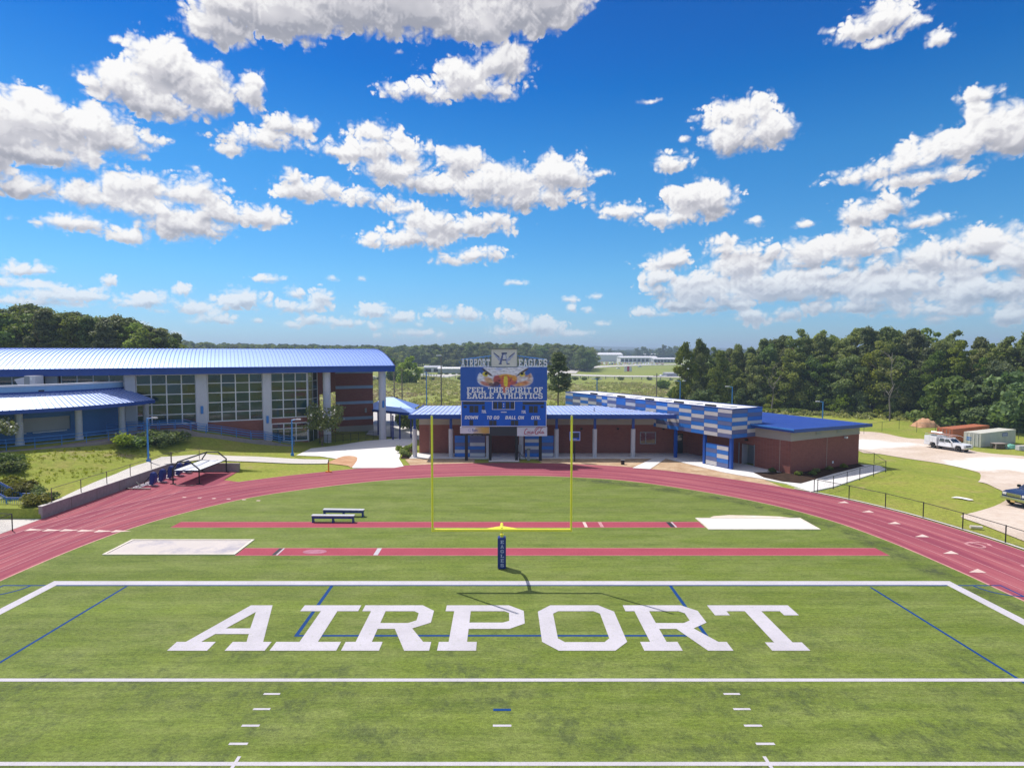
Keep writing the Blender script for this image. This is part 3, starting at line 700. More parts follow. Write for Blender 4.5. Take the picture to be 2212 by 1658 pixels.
# lacrosse and soccer lines in blue lie under the white football lines
BZ, WZ = .004, .008
EY = G(1084, 1263, 0).y; GY = G(1084, 1468, 0).y; FY = G(1084, 1649, 0).y
SX = 23.95
seg('soccer_line', (-SX - 2.9, EY - .06), (SX + 2.9, EY - .06), .12, BZ, M['blue_line'])
seg('soccer_line', (SX + 2.84, -20), (SX + 2.84, EY - .12), .12, BZ, M['blue_line'])
seg('soccer_line', (-SX - 2.84, -20), (-SX - 2.84, EY - .12), .12, BZ, M['blue_line'])
for s in (-1, 1):
    pts = [(s * (SX + 2.84 - 1.5 * math.sin(k * math.pi / 16)), EY - 1.5 * math.cos(k * math.pi / 16)) for k in range(9)]
    mb = MB()
    for k in range(8):
        (x0, y0), (x1, y1) = pts[k], pts[k + 1]; c = (s * (SX + 2.84), EY)
        f = lambda x, y, q: (c[0] + (x - c[0]) * q, c[1] + (y - c[1]) * q, BZ + .002)
        mb.quad(f(x0, y0, .96), f(x1, y1, .96), f(x1, y1, 1.04), f(x0, y0, 1.04))
    struct('corner_arc', mb, M['blue_line'], turf)
a, b = G(276, 1264, 0), G(0, 1430, 0); d = (b - a).normalized(); seg('penalty_line', (a.x, a.y - .1), (a.x + d.x * 26, a.y + d.y * 26), .13, BZ, M['blue_line'])
a, b = G(1878, 1266, 0), G(2200, 1466, 0); d = (b - a).normalized(); seg('penalty_line', (a.x, a.y - .1), (a.x + d.x * 26, a.y + d.y * 26), .13, BZ, M['blue_line'])
a, b, c, e = G(713, 1270, 0), G(640, 1372, 0), G(1524, 1370, 0), G(1452, 1270, 0)
gy_ = (b.y + c.y) / 2 - .03
seg('goal_area_line', (a.x, EY - .12), (b.x, gy_), .17, BZ, M['blue_line']); seg('goal_area_line', (e.x, EY - .12), (c.x, gy_), .17, BZ, M['blue_line'])
seg('goal_area_line', (b.x - .08, gy_ - .02), (c.x + .08, gy_ - .02), .15, BZ + .001, M['blue_line'])
# white football lines
BW = .55
seg('end_line', (-SX - BW, EY + BW / 2), (SX + BW, EY + BW / 2), BW, WZ, M['white_line'])
seg('sideline', (-SX - BW / 2, -24), (-SX - BW / 2, EY), BW, WZ, M['white_line']); seg('sideline', (SX + BW / 2, -24), (SX + BW / 2, EY), BW, WZ, M['white_line'])
YD = (GY - FY) / 5
for k in range(-2, 1):
    seg('yard_line', (-SX, GY + 5 * YD * k), (SX, GY + 5 * YD * k), .17 if k else .21, WZ, M['white_line'])
HX = 8.13
for k in range(1, 15):
    y = GY - YD * k
    if k % 5 == 0:
        for s in (-1, 1): seg('hash_mark', (s * HX, y - .33), (s * HX, y + .33), .11, WZ + .003, M['white_line'])
    else:
        for s in (-1, 1): seg('hash_mark', (s * HX, y), (s * (HX + .6), y), .11, WZ, M['white_line'])
seg('try_mark', (-.3, GY - 3 * YD), (.32, GY - 3 * YD), .11, WZ, M['white_line'])
seg('penalty_spot_mark', (-.3, GY - 2 * YD - .04), (.32, GY - 2 * YD - .04), .13, WZ, M['blue_line'])

# ------------------------------------------------------------------ slab letters
GLY = {
'I': (6, [[(0,0),(6,0),(6,1.7),(4.2,1.7),(4.2,8.3),(6,8.3),(6,10),(0,10),(0,8.3),(1.8,8.3),(1.8,1.7),(0,1.7)]]),
'A': (10, [[(0,0),(3.9,0),(3.9,1.7),(2.95,1.7),(3.5,3.2),(6.5,3.2),(7.05,1.7),(6.1,1.7),(6.1,0),(10,0),(10,1.7),(9.2,1.7),(6.5,10),(3.5,10),(.8,1.7),(0,1.7)],[(4.05,4.7),(5.95,4.7),(5.0,7.9)]]),
'R': (9.5, [[(0,0),(4.2,0),(4.2,1.7),(3.3,1.7),(3.3,4),(4.4,4),(6.4,0),(9.5,0),(9.5,1.7),(8.4,1.7),(7.1,4.2),(8.8,5.6),(8.8,8.4),(7.2,10),(0,10),(0,8.3),(1,8.3),(1,1.7),(0,1.7)],[(3.3,5.7),(5.8,5.7),(6.5,6.3),(6.5,7.7),(5.8,8.3),(3.3,8.3)]]),
'P': (8.8, [[(0,0),(4.4,0),(4.4,1.7),(3.3,1.7),(3.3,4),(7,4),(8.8,5.6),(8.8,8.4),(7,10),(0,10),(0,8.3),(1,8.3),(1,1.7),(0,1.7)],[(3.3,5.7),(5.8,5.7),(6.5,6.3),(6.5,7.7),(5.8,8.3),(3.3,8.3)]]),
'O': (9, [[(2,0),(7,0),(9,2),(9,8),(7,10),(2,10),(0,8),(0,2)],[(3,1.8),(6,1.8),(6.7,2.6),(6.7,7.4),(6,8.2),(3,8.2),(2.3,7.4),(2.3,2.6)]]),
'T': (9, [[(2.6,0),(6.4,0),(6.4,1.7),(5.65,1.7),(5.65,8.2),(7,8.2),(7,7),(9,7),(9,10),(0,10),(0,7),(2,7),(2,8.2),(3.35,8.2),(3.35,1.7),(2.6,1.7)]]),
'E': (8, [[(0,0),(8,0),(8,3.2),(6.2,3.2),(6.2,1.8),(3.3,1.8),(3.3,4.2),(5.6,4.2),(5.6,6),(3.3,6),(3.3,8.2),(6.2,8.2),(6.2,6.8),(8,6.8),(8,10),(0,10),(0,8.3),(1,8.3),(1,1.7),(0,1.7)]]),
'F': (8, [[(0,0),(4.4,0),(4.4,1.7),(3.3,1.7),(3.3,4.2),(5.6,4.2),(5.6,6),(3.3,6),(3.3,8.2),(6.2,8.2),(6.2,6.8),(8,6.8),(8,10),(0,10),(0,8.3),(1,8.3),(1,1.7),(0,1.7)]]),
'L': (8, [[(0,0),(8,0),(8,3.4),(6.2,3.4),(6.2,1.8),(3.3,1.8),(3.3,8.3),(4.4,8.3),(4.4,10),(0,10),(0,8.3),(1,8.3),(1,1.7),(0,1.7)]]),
'H': (9.4, [[(0,0),(4,0),(4,1.7),(3.3,1.7),(3.3,4.2),(6.1,4.2),(6.1,1.7),(5.4,1.7),(5.4,0),(9.4,0),(9.4,1.7),(8.4,1.7),(8.4,8.3),(9.4,8.3),(9.4,10),(5.4,10),(5.4,8.3),(6.1,8.3),(6.1,5.9),(3.3,5.9),(3.3,8.3),(4,8.3),(4,10),(0,10),(0,8.3),(1,8.3),(1,1.7),(0,1.7)]]),
'C': (8.6, [[(2,0),(7,0),(8.6,1.6),(8.6,3.4),(6.4,3.4),(6.4,2.4),(5.9,1.8),(3,1.8),(2.3,2.5),(2.3,7.5),(3,8.2),(5.9,8.2),(6.4,7.6),(6.4,6.6),(8.6,6.6),(8.6,8.4),(7,10),(2,10),(0,8),(0,2)]]),
'G': (8.8, [[(2,0),(7,0),(8.8,1.6),(8.8,5.2),(5,5.2),(5,3.6),(6.5,3.6),(6.5,2.4),(5.9,1.8),(3,1.8),(2.3,2.5),(2.3,7.5),(3,8.2),(5.9,8.2),(6.4,7.6),(6.4,6.8),(8.6,6.8),(8.6,8.4),(7,10),(2,10),(0,8),(0,2)]]),
'S': (8.4, [[(0,1.5),(1.5,0),(6.9,0),(8.4,1.5),(8.4,4.4),(6.9,5.9),(2.8,5.9),(2.3,6.4),(2.3,7.7),(2.8,8.2),(5.6,8.2),(6.1,7.7),(6.1,6.9),(8.1,6.9),(8.1,8.5),(6.6,10),(1.6,10),(.1,8.5),(.1,5.6),(1.6,4.1),(5.6,4.1),(6.1,3.6),(6.1,2.3),(5.6,1.8),(2.7,1.8),(2.2,2.3),(2.2,3.2),(0,3.2)]])}
# the letters painted on the field are lighter in the stem
GLF = {
'I': (6, [[(0,0),(6,0),(6,1.7),(3.85,1.7),(3.85,8.5),(6,8.5),(6,10),(0,10),(0,8.5),(2.15,8.5),(2.15,1.7),(0,1.7)]]),
'A': (10, [[(0,0),(4.1,0),(4.1,1.7),(2.55,1.7),(3.2,3.3),(6.85,3.3),(7.35,1.7),(5.9,1.7),(5.9,0),(10,0),(10,1.7),(9.1,1.7),(6.6,10),(4.0,10),(.95,1.7),(0,1.7)],[(3.75,4.5),(6.45,4.5),(5.35,8.3)]]),
'R': (9.5, [[(0,0),(4.1,0),(4.1,1.7),(2.9,1.7),(2.9,4.4),(4.9,4.4),(6.8,0),(9.5,0),(9.5,1.7),(8.6,1.7),(6.9,4.5),(8.9,5.8),(8.9,8.6),(7.3,10),(0,10),(0,8.5),(1.1,8.5),(1.1,1.7),(0,1.7)],[(2.9,5.7),(6.2,5.7),(7.1,6.3),(7.1,8.0),(6.5,8.5),(2.9,8.5)]]),
'P': (9, [[(0,0),(3.9,0),(3.9,1.7),(2.9,1.7),(2.9,4.4),(7.3,4.4),(9,5.6),(9,8.6),(7.3,10),(0,10),(0,8.5),(1.0,8.5),(1.0,1.7),(0,1.7)],[(2.9,5.8),(6.6,5.8),(7.3,6.2),(7.3,8.1),(6.8,8.5),(2.9,8.5)]]),
'O': (9, [[(1.6,0),(7.4,0),(9,1.7),(9,8.4),(7.4,10),(1.6,10),(0,8.4),(0,1.7)],[(2.4,1.65),(6.6,1.65),(7.25,2.4),(7.25,7.9),(6.6,8.5),(2.4,8.5),(1.75,7.9),(1.75,2.4)]]),
'T': (9, [[(2.7,0),(6.3,0),(6.3,1.6),(5.4,1.6),(5.4,8.5),(7.4,8.5),(7.4,7.5),(9,7.5),(9,10),(0,10),(0,7.5),(1.6,7.5),(1.6,8.5),(3.6,8.5),(3.6,1.6),(2.7,1.6)]])}
def glyph(ch, x0, x1, fn, GLY=GLY):
    """letter stretched between x0 and x1, y 0..1; fn maps (x, y01) to 3D"""
    w, lo = GLY[ch]; mb = MB()
    return mb.loops(lo, lambda x, y: fn(x0 + (x1 - x0) * x / w, y / 10))
LY1, LY0 = G(1084, 1307, 0).y, G(1084, 1405, 0).y
for ch, xa, xb in (('A',-14.05,-9.95),('I',-9.75,-6.95),('R',-6.75,-3.05),('P',-2.72,1.06),('O',1.74,5.42),('R',5.98,9.72),('T',10.15,14.15)):
    mb = glyph(ch, xa, xb, lambda x, y: (x, LY0 + (LY1 - LY0) * y, WZ + .006), GLF)
    struct('field_letter', mb, M['white_line'], turf)

# ------------------------------------------------------------------ jump pits and runways
def pit(x0, x1, y0, y1, sand, label):
    t = thing('sand_pit', label, 'sand pit', ((x0 + x1) / 2, (y0 + y1) / 2, 0), group='jumping pits')
    k = .16
    mb = MB()
    mb.box(x0, x1, y0, y0 + k, -.05, .05).box(x0, x1, y1 - k, y1, -.05, .05).box(x0, x0 + k, y0 + k, y1 - k, -.05, .05).box(x1 - k, x1, y0 + k, y1 - k, -.05, .05)
    part('kerb', mb, M['kerb'], t)
    mb = MB(); n, m = 40, 14
    for j in range(m + 1):
        for i in range(n + 1):
            x, y = x0 + k + (x1 - x0 - 2 * k) * i / n, y0 + k + (y1 - y0 - 2 * k) * j / m
            e = min(1, min(i, n - i, j, m - j) / 2)
            mb.v.append((x, y, .012 + e * (.012 + .02 * math.sin(x * 2.1 + 1) * math.sin(y * 2.7) * rnd.uniform(.5, 1) + rnd.uniform(0, .012))))
    for j in range(m):
        for i in range(n): a = j * (n + 1) + i; mb.f.append((a, a + 1, a + n + 2, a + n + 1))
    part('sand', mb, sand, t, smooth=True)
pit(-24.7, -16.5, 36.0, 38.95, M['sand_grey'], 'grey stained sand pit in pale kerb beside the red track, left of the goal post')
pit(14.6, 22.5, 41.2, 44.1, M['sand_white'], 'bright white sand pit in pale kerb at the right end of the far runway')
# a spill of sand swept out behind the white pit
sheet('spilled_sand', [(15.6,44.12),(22.1,44.12),(21.2,44.6),(19.6,44.85),(17.5,45.0),(16.2,44.7)], .008, M['lot'])
def runway(x0, x1, y0, y1, boards):
    r = sheet('jump_runway', [(x0, y0), (x1, y0), (x1, y1), (x0, y1)], .006, M['runway'])
    for e in (y0 - .03, y1 - .03): sheet('runway_edge', [(x0, e), (x1, e), (x1, e + .05), (x0, e + .05)], .010, M['lane_edge'])
    for x, m, w in boards: sheet('takeoff_board', [(x - w / 2, y0 + .06), (x + w / 2, y0 + .06), (x + w / 2, y1 - .06), (x - w / 2, y1 - .06)], .012, m)
runway(-23.7, 14.55, 41.75, 43.15, [(6.05, M['pink_mark'], .22), (7.2, M['lane_line'], .25), (12.25, M['dark'], .3), (12.5, M['white_line'], .1)])
runway(-16.45, 23.9, 35.9, 37.3, [(-14.1, M['dark'], .22), (-13.9, M['white_line'], .1), (-7.8, M['white_line'], .28)])
M['paint_stain'] = PM('paint_stain', (.40, .16, .22), .8, .2, 3)
sheet('paint_stain', [(-11.75 + .75 * math.cos(a), 36.6 + .42 * math.sin(a)) for a in np.linspace(0, 6.1, 18)], .0115, M['paint_stain'])
# hand-over triangles and lane figures on the track
for (px, py) in ((62,1144),(100,1145),(137,1145),(174,1146),(211,1147),(248,1147)):
    p = G(px + 12, py, 0); sheet('exchange_triangle', [(p.x - .5, p.y - .28), (p.x + .75, p.y), (p.x - .5, p.y + .28)], .014, M['pink_mark'], track)
for (px, py) in ((1820,1085),(1873,1105),(1930,1130),(1990,1158),(2052,1194),(2110,1234)):
    p = G(px + 3, py, 0); sheet('exchange_triangle', [(p.x - .62, p.y - .12), (p.x + .32, p.y - .2), (p.x + .30, p.y + .42)], .014, M['pink_mark'], track)
for (px, py) in ((398,1074),(431,1075),(462,1076.5),(494,1077.5),(527,1079),(558,1081)):
    p = G(px, py, 0); sheet('lane_tick', [(p.x - .16, p.y - .1), (p.x + .16, p.y - .1), (p.x + .16, p.y + .12), (p.x - .16, p.y + .12)], .014, M['pink_mark'], track)
def figure(segs, c, ang, s):
    """a painted figure made of flat strokes; ends overlap by stacking"""
    ca, sa = math.cos(ang), math.sin(ang); mb = MB()
    for k, (a, b) in enumerate(segs):
        d = Vector((b[0] - a[0], b[1] - a[1])); n = Vector((-d.y, d.x)).normalized() * .07
        q = [(a[0] - n.x, a[1] - n.y), (b[0] - n.x, b[1] - n.y), (b[0] + n.x, b[1] + n.y), (a[0] + n.x, a[1] + n.y)]
        mb.quad(*[(c.x + (x * ca - y * sa) * s, c.y + (x * sa + y * ca) * s, .013 + k * .0006) for x, y in q])
    struct('lane_figure', mb, M['lane_line'], track)
e6 = [(.8,1),(.5,1.25),(.2,1.1),(.02,.6),(.1,.15),(.45,0),(.8,.15),(.88,.4),(.7,.66),(.4,.7),(.1,.5)]
figure(list(zip(e6, e6[1:])), G(2076, 1173, 0), R(-72), 1.25)
e5 = [(.85,1.25),(.15,1.25),(.1,.7),(.5,.78),(.85,.5),(.75,.1),(.4,0),(.05,.15)]
figure(list(zip(e5, e5[1:])), G(2198, 1220, 0), R(-72), 1.25)

# ------------------------------------------------------------------ paths, apron, lot
def dr(name, pts, lift, m, step=2.5, smooth=0):
    poly = [(p.x, p.y) for p in (G(*q) if not isinstance(q, Vector) else q for q in pts)]
    if smooth: poly = catmull(poly + [poly[0]], smooth)[:-1]
    return struct(name, drape(poly, lift, step), m)
Vv = lambda x, y: Vector((x, y, 0))
# new white paving between the gym and the field house, and the car park behind it
dr('plaza_pavement', [(872,1006.5),(852,1010),(762,1010.5),(752,994),(690,985),(640,983),(672,968),(726,962),(790,952),(850,947),(880,944),(896,941),(890,962),(866,980),(862,990)], .012, M['new_concrete'])
dr('car_park', [Vv(-40, 104), Vv(-21.5, 97), Vv(-20.5, 89), Vv(-12.4, 84.5), Vv(-10.8, 82.6), Vv(-10.8, 118), Vv(-40, 128)], .06, M['asphalt'])
dr('footpath', [Vv(-35.0,44.2),Vv(-35.0,61.4),Vv(-34.4,62.6),Vv(-33,64.6),Vv(-28,65.2),Vv(-23,65.6),Vv(-19.6,66.0),Vv(-20.2,68.6),Vv(-24,68.4),Vv(-28,68.2),Vv(-34,67.6),Vv(-37.4,64.6),Vv(-37.7,60.6),Vv(-36.4,52.1),Vv(-35.4,46.4)], .04, M['concrete'], 1.2)
mb = MB(); mb.loops([[(-34.62, -25), (-34.62, 44.0), (-34.9, 44.9), (-37.6, 45.3), (-44, 44.2), (-44, -25)]], lambda x, y: (x, y, -.0)); struct('side_pavement', mb, M['concrete'])
# slab under the colonnade of the field house and walk along its wing
OW = Vector((29.6, 60.3)); UW = Vector((.88, .475)).normalized(); WW = Vector((-UW.y, UW.x))
def wing(u, w): p = OW + UW * u + WW * w; return (p.x, p.y)
edge_w = [G(1490, 1003, 0), G(1520, 1010, 0), G(1560, 1019.5, 0), G(1600, 1027, 0), G(1650, 1035, 0), G(1700, 1045, 0), G(1762, 1065, 0)]
slab = [(-10.9, 69.25), (19.4, 69.25)] + [(p.x, p.y) for p in edge_w[:-1]] + [(G(1752, 1062, 0).x, G(1752, 1062, 0).y)] + [(G(px, py, 0).x, G(px, py, 0).y) for px, py in ((1800,1052),(1915,1014),(1900,1006),(1850,1003))] + [wing(11.5, .5), wing(.4, .6), wing(.4, 13.6), (23.1, 72.9), (-10.9, 72.9)]
mb = MB(); mb.prism(slab, -.05, .055); struct('field_house_pavement', mb, M['new_concrete'])
a, b, c, d = G(1410, 990, 0), G(1438, 989.5, 0), G(1404, 1013.5, 0), G(1366, 1011, 0)
mb = MB(); mb.loops([[(d.x, d.y), (c.x, c.y), (b.x, 69.24), (a.x, 69.24)]], lambda x, y: (x, y, .045)); struct('entry_walk', mb, M['new_concrete'])
mb = MB(); mb.loops([[(-1.5, 67.0), (2.0, 67.0), (2.0, 69.24), (-1.5, 69.24)]], lambda x, y: (x, y, .042)); struct('entry_walk', mb, M['new_concrete'])
def flat_patch(name, pts, z, m): mb = MB(); mb.loops([[(p.x, p.y) if isinstance(p, Vector) else p for p in pts]], lambda x, y: (x, y, z)); return struct(name, mb, m)
tr_out = rows[-1]
def track_edge(xa, xb, off): return [p for p in offset(inner, LANE * NL + off) if xa < p[0] < xb and p[1] > 35]
te = track_edge(4.2, 26.3, .06); flat_patch('bare_dirt_strip', te + [(p.x + .02, p.y - .05) for p in reversed(edge_w[:-2])] + [(19.3, 69.2), (4.0, 69.2)], .006, M['dirt'])
te = track_edge(-11, -3, .06); flat_patch('bare_dirt_strip', te + [(-3.2, 69.2), (-10.9, 69.2), (-11.3, 68.6)], .006, M['dirt'])
dr('red_clay_patch', [(706,1000),(742,985),(772,988),(760,1009),(752,1006),(730,1003)], .02, M['clay'], 1.5, 3)
# mulch beds
mb = MB(); mb.loops([[wing(-.05, .9)] + [(G(px, py, 0).x, G(px, py, 0).y) for px, py in ((1627,1021),(1650,1032),(1690,1041),(1730,1045),(1748,1040),(1800,1024),(1868,1007))] + [wing(11.6, -.05), wing(-.05, -.05)]], lambda x, y: (x, y, .075)); struct('mulch_bed', mb, M['mulch'])
mb = MB(); mb.loops([[(G(px, py, 0).x, G(px, py, 0).y) for px, py in ((865,990),(888,990),(893,962),(886,960))]], lambda x, y: (x, y, .02)); struct('mulch_bed', mb, M['mulch'])
# the sandy yard on the right and the grass island in front of it
LOT = [(1853,931),(1900,934),(1960,946),(2010,950),(2110,975),(2212,985),(2320,1000),(2420,1060),(2420,1250),(2212,1168),(2120,1132),(2075,1115),(2105,1106),(2150,1092),(2176,1076),(2168,1062),(2140,1048),(2112,1036),(2119,1026),(2100,1016),(2040,1002),(1960,990),(1900,980),(1853,972)]
dr('sandy_yard', LOT, .015, M['yard'], 2.0, 3)
dr('bare_spot', [(2054,1075.5),(2066,1073),(2084,1075.5),(2103,1080),(2092,1080.5),(2078,1077.5),(2066,1076)], .05, M['lot_white'], 1.0, 3)
# white roads far behind, a curve past the car dealer
def band(name, pts, w, m, lift):
    P = catmull([(p.x, p.y) for p in pts], 8); A = offset(P, w / 2); B = offset(P, -w / 2); mb = MB(); n = len(P)
    mb.v = [(x, y, ground_h(x, y) + lift) for x, y in A] + [(x, y, ground_h(x, y) + lift) for x, y in B]
    mb.f = [(i, i + 1, n + i + 1, n + i) for i in range(n - 1)]; return struct(name, mb, m)
band('highway', [G(*q) for q in ((560,815),(860,813),(960,810),(1060,808),(1180,808),(1300,811.5),(1420,813),(1560,815.5),(1760,818))], 20, M['asphalt'], .12)
band('side_road', [G(*q) for q in ((1200,806),(1215,800),(1240,795.5),(1290,792),(1350,789.5),(1420,787.5),(1500,786))], 30, M['asphalt'], .2)

# ------------------------------------------------------------------ far woods and hills
def canopy(name, x0, x1, y0, depth, h, seed, m, base=0.0, lump=9.0, cell=3.0):
    g = random.Random(seed); mb = MB(); nx = int((x1 - x0) / cell); ny = max(4, int(depth / cell))
    ox = g.uniform(0, 99)
    X, Y = np.meshgrid(np.linspace(x0, x1, nx + 1), np.linspace(0, depth, ny + 1))
    n = perlin(X / lump + ox, Y / lump, seed) * .16 + perlin(X / lump * 2.3 + ox, Y / lump * 2.3, seed + 1) * .12 + perlin(X / 90 + ox, Y / 90, seed + 2) * .2
    pr = np.minimum(1, np.minimum(Y, depth - Y) / (depth * .12)); Z = base + h * np.where(pr <= 0, 0, .55 + .45 * pr) * (.9 + n) * (pr > 0)
    Z = np.where(pr <= 0, base - 2, Z)
    for j in range(ny + 1):
        for i in range(nx + 1): mb.v.append((X[j, i] + g.uniform(-1, 1) * cell * .3, y0 + Y[j, i] + g.uniform(-1, 1) * cell * .3 * (0 < j < ny), Z[j, i] + g.uniform(-.5, .5)))
    for j in range(ny):
        for i in range(nx): a = j * (nx + 1) + i; mb.f.append((a, a + 1, a + nx + 2, a + nx + 1))
    o = part(name, mb, m, None); o['kind'] = 'stuff'; return o
M['far_leaf'] = PM('far_woods', (.035, .058, .022), .9, .5, .12, .1, fine=.4)
canopy('distant_woods', -700, -60, 680, 60, 20, 3, M['far_leaf'], 0, 10, 3)
canopy('distant_woods', -100, 900, 1300, 60, 20, 4, M['far_leaf'], -3, 15, 5)
canopy('distant_woods', -900, 1500, 2000, 90, 24, 5, M['far_leaf'], -2, 20, 8)
def hills(x0, x1, y0, depth, h, seed):
    mb = MB(); nx, ny = 90, 8
    for j in range(ny + 1):
        for i in range(nx + 1):
            x = x0 + (x1 - x0) * i / nx
            k = math.sin(math.pi * j / ny) if j <= ny / 2 else 1 - .3 * (j - ny / 2) / ny
            e = .72 + .28 * math.sin(x / 900 + seed) + .06 * math.sin(x / 160 + seed * 3) + .03 * math.sin(x / 47)
            mb.v.append((x, y0 + depth * j / ny, -6 + h * k * e))
    for j in range(ny):
        for i in range(nx): a = j * (nx + 1) + i; mb.f.append((a, a + 1, a + nx + 2, a + nx + 1))
    struct('hills', mb, M['far_leaf'], smooth=True)
hills(-4500, 4500, 3600, 1500, 62, 1.3)

# air between here and there
mb = MB(); mb.box(-5200, 5200, -90, 5600, -8.5, 75)
hz = part('haze', mb, None, None); hz['kind'] = 'stuff'
m = bpy.data.materials.new('haze'); m.use_nodes = True; t = m.node_tree; t.nodes.clear()
v = t.nodes.new('ShaderNodeVolumePrincipled'); v.inputs['Density'].default_value = .00034; v.inputs['Color'].default_value = (.62, .78, 1, 1); v.inputs['Anisotropy'].default_value = .2
o_ = t.nodes.new('ShaderNodeOutputMaterial'); t.links.new(v.outputs[0], o_.inputs['Volume']); hz.data.materials.append(m)

# ================================================================== GYM
def grid_window(name, parent, x0, x1, z0, z1, cols, rows, y, bar=.07, outer=.14, depth=.12, local=True, zs=None):
    """a glazed wall: frame with bars, every pane its own object; the front face looks to -y"""
    zs = zs or [z0 + (z1 - z0) * j / rows for j in range(rows + 1)]; xs = [x0 + (x1 - x0) * i / cols for i in range(cols + 1)]
    mb = MB()
    mb.box(x0, x1, y, y + depth, z0, z0 + outer).box(x0, x1, y, y + depth, z1 - outer, z1)
    mb.box(x0, x0 + outer, y, y + depth, z0 + outer, z1 - outer).box(x1 - outer, x1, y, y + depth, z0 + outer, z1 - outer)
    fr = part(name, mb, M['white_trim'], parent, local)
    for x in xs[1:-1]: part('mullion', MB().box(x - bar, x + bar, y + .01, y + depth - .01, z0 + outer, z1 - outer), M['white_trim'], fr, local)
    for z in zs[1:-1]: part('transom', MB().box(x0 + outer, x1 - outer, y + .022, y + depth - .02, z - bar * .8, z + bar * .8), M['white_trim'], fr, local)
    for i in range(cols):
        for j in range(rows):
            t1, t2 = rnd.uniform(-.012, .012), rnd.uniform(-.012, .012)
            yy = y + .075
            mb = MB().quad((xs[i], yy - t1, zs[j]), (xs[i + 1], yy + t1, zs[j]), (xs[i + 1], yy + t1 + t2, zs[j + 1]), (xs[i], yy - t1 + t2, zs[j + 1]))
            part('pane', mb, M['glass'], fr, local)
    return fr
GYM = thing('school_gym', 'long school building with barrel curved blue metal roof and tall gridded glass bays', 'building', (-17.2, 85, 0), R(25))
B = -7.72
L = True
XE = -62.0
# brick below and between the glass
part('brick_wall', MB().box(B * 3 + .55, B * 2 - .45, .32, .7, -.2, 3.52), M['brick'], GYM, L)
part('brick_wall', MB().box(B * 4 + .5, B * 3 - .55, .32, .7, -.2, 3.42), M['brick'], GYM, L)
part('brick_wall', MB().box(B * 2 + .45, -10.2, .32, .7, 3.0, 3.62), M['brick'], GYM, L)
part('brick_wall', MB().box(B * 2 + .45, -10.2, .32, .7, -.2, .38), M['brick'], GYM, L)
part('wall', MB().box(XE, B * 4 + .5, .33, .7, 0, 8.62), M['pale_pillar'], GYM, L)
# glazing
grid_window('window', GYM, B * 4 + .5, B * 3 - .6, 3.44, 9.78, 4, 5, .30)
grid_window('window', GYM, B * 3 + .62, B * 2 - .45, 3.54, 9.78, 4, 5, .30)
grid_window('window', GYM, B * 2 + .48, -10.22, 3.64, 9.78, 3, 5, .30)
grid_window('window', GYM, B * 2 + .48, -10.22, .40, 2.98, 3, 2, .30, zs=[.40, 2.2, 2.98])
for k in (4, 5, 6, 7):
    grid_window('window', GYM, B * (k + 1) + .75, B * k - .6, 8.64, 9.86, 4, 1, .30)
for k, w in ((2, .5), (3, .62), (4, .55), (5, .55), (6, .55), (7, .55)):
    part('pilaster', MB().box(B * k - w, B * k + w, -.28, .299, -.2, 9.82), M['pale_pillar'], GYM, L)
for k in (0, 1):
    part('pillar', MB().cyl(B * k, 0, -.1, 9.82, .52, n=20), M['pale_pillar'], GYM, L, smooth=True)
for k, z in ((3, 5.2), (2, 3.6), (0, 5.1)):
    part('wall_lamp', MB().box(B * k - .16, B * k + .16, -.72 if k == 0 else -.42, -.5 if k == 0 else -.281, z - .5, z + .5), M['lamp_blue'], GYM, L, bevel=.05)
# glazed return and the banded brick wall at the back of the porch
CR, DR = Vector((-10.2, .34)), Vector((.5, .866)); NR = Vector((.866, -.5))
def ret(l0, l1, z0, z1, t=.3, o=0.0):
    mb = MB(); p = [CR + DR * l0 + NR * o, CR + DR * l1 + NR * o, CR + DR * l1 - NR * t, CR + DR * l0 - NR * t]
    return mb.prism([(q.x, q.y) for q in p], z0, z1)
fr = part('return_window', ret(.001, .16, 0, 9.78, .12, .03), M['white_trim'], GYM, L)
part('mullion', ret(3.2, 3.36, 0, 9.78, .12, .03), M['white_trim'], fr, L); part('mullion', ret(1.62, 1.74, 0, 9.78, .1, .02), M['white_trim'], fr, L)
zz_ = [0, 2.2, 2.98, 3.64, 4.87, 6.1, 7.33, 8.56, 9.78]
for z0, z1 in zip(zz_, zz_[1:]):
    part('transom', ret(.16, 3.2, z1 - .06, z1, .1, .025), M['white_trim'], fr, L)
    for l0, l1 in ((.16, 1.62), (1.74, 3.2)): part('pane', ret(l0, l1, z0, z1 - .06, .03, 0), M['glass'], fr, L)
part('brick_wall', ret(3.36, 4.1, -.1, 9.78), M['brick'], GYM, L); part('brick_wall', ret(4.1, 10.4, 6.4, 9.78), M['brick'], GYM, L); part('brick_wall', ret(4.1, 10.4, -.1, 2.9), M['brick'], GYM, L)
z = 0.0
part('base_course', MB().box(-4.95, .85, 9.36, 9.8, -.1, .98), M['siding'], GYM, L)
for z0, z1, m_, nm, dy in ((.98, 1.95, 'brick', 'brick_wall', 0), (1.95, 2.42, 'stripe', 'band', .02), (2.42, 4.4, 'brick', 'brick_wall', 0), (4.4, 4.85, 'stripe', 'band', .02), (4.85, 6.82, 'brick', 'brick_wall', 0), (6.82, 7.28, 'stripe', 'band', .02), (7.28, 9.2, 'brick', 'brick_wall', 0), (9.2, 9.72, 'stripe', 'band', .02)):
    part(nm, MB().box(-4.95, .8 + dy, 9.4 - dy, 9.8, z0, z1), M[m_], GYM, L)
part('wall_lamp', MB().box(-.55, -.25, 9.2, 9.38, 3.0, 3.7), M['grey'], GYM, L, bevel=.04)
part('gym_body', MB().box(XE, -12.5, 9.81, 24.0, -.1, 9.7), M['brick'], GYM, L)
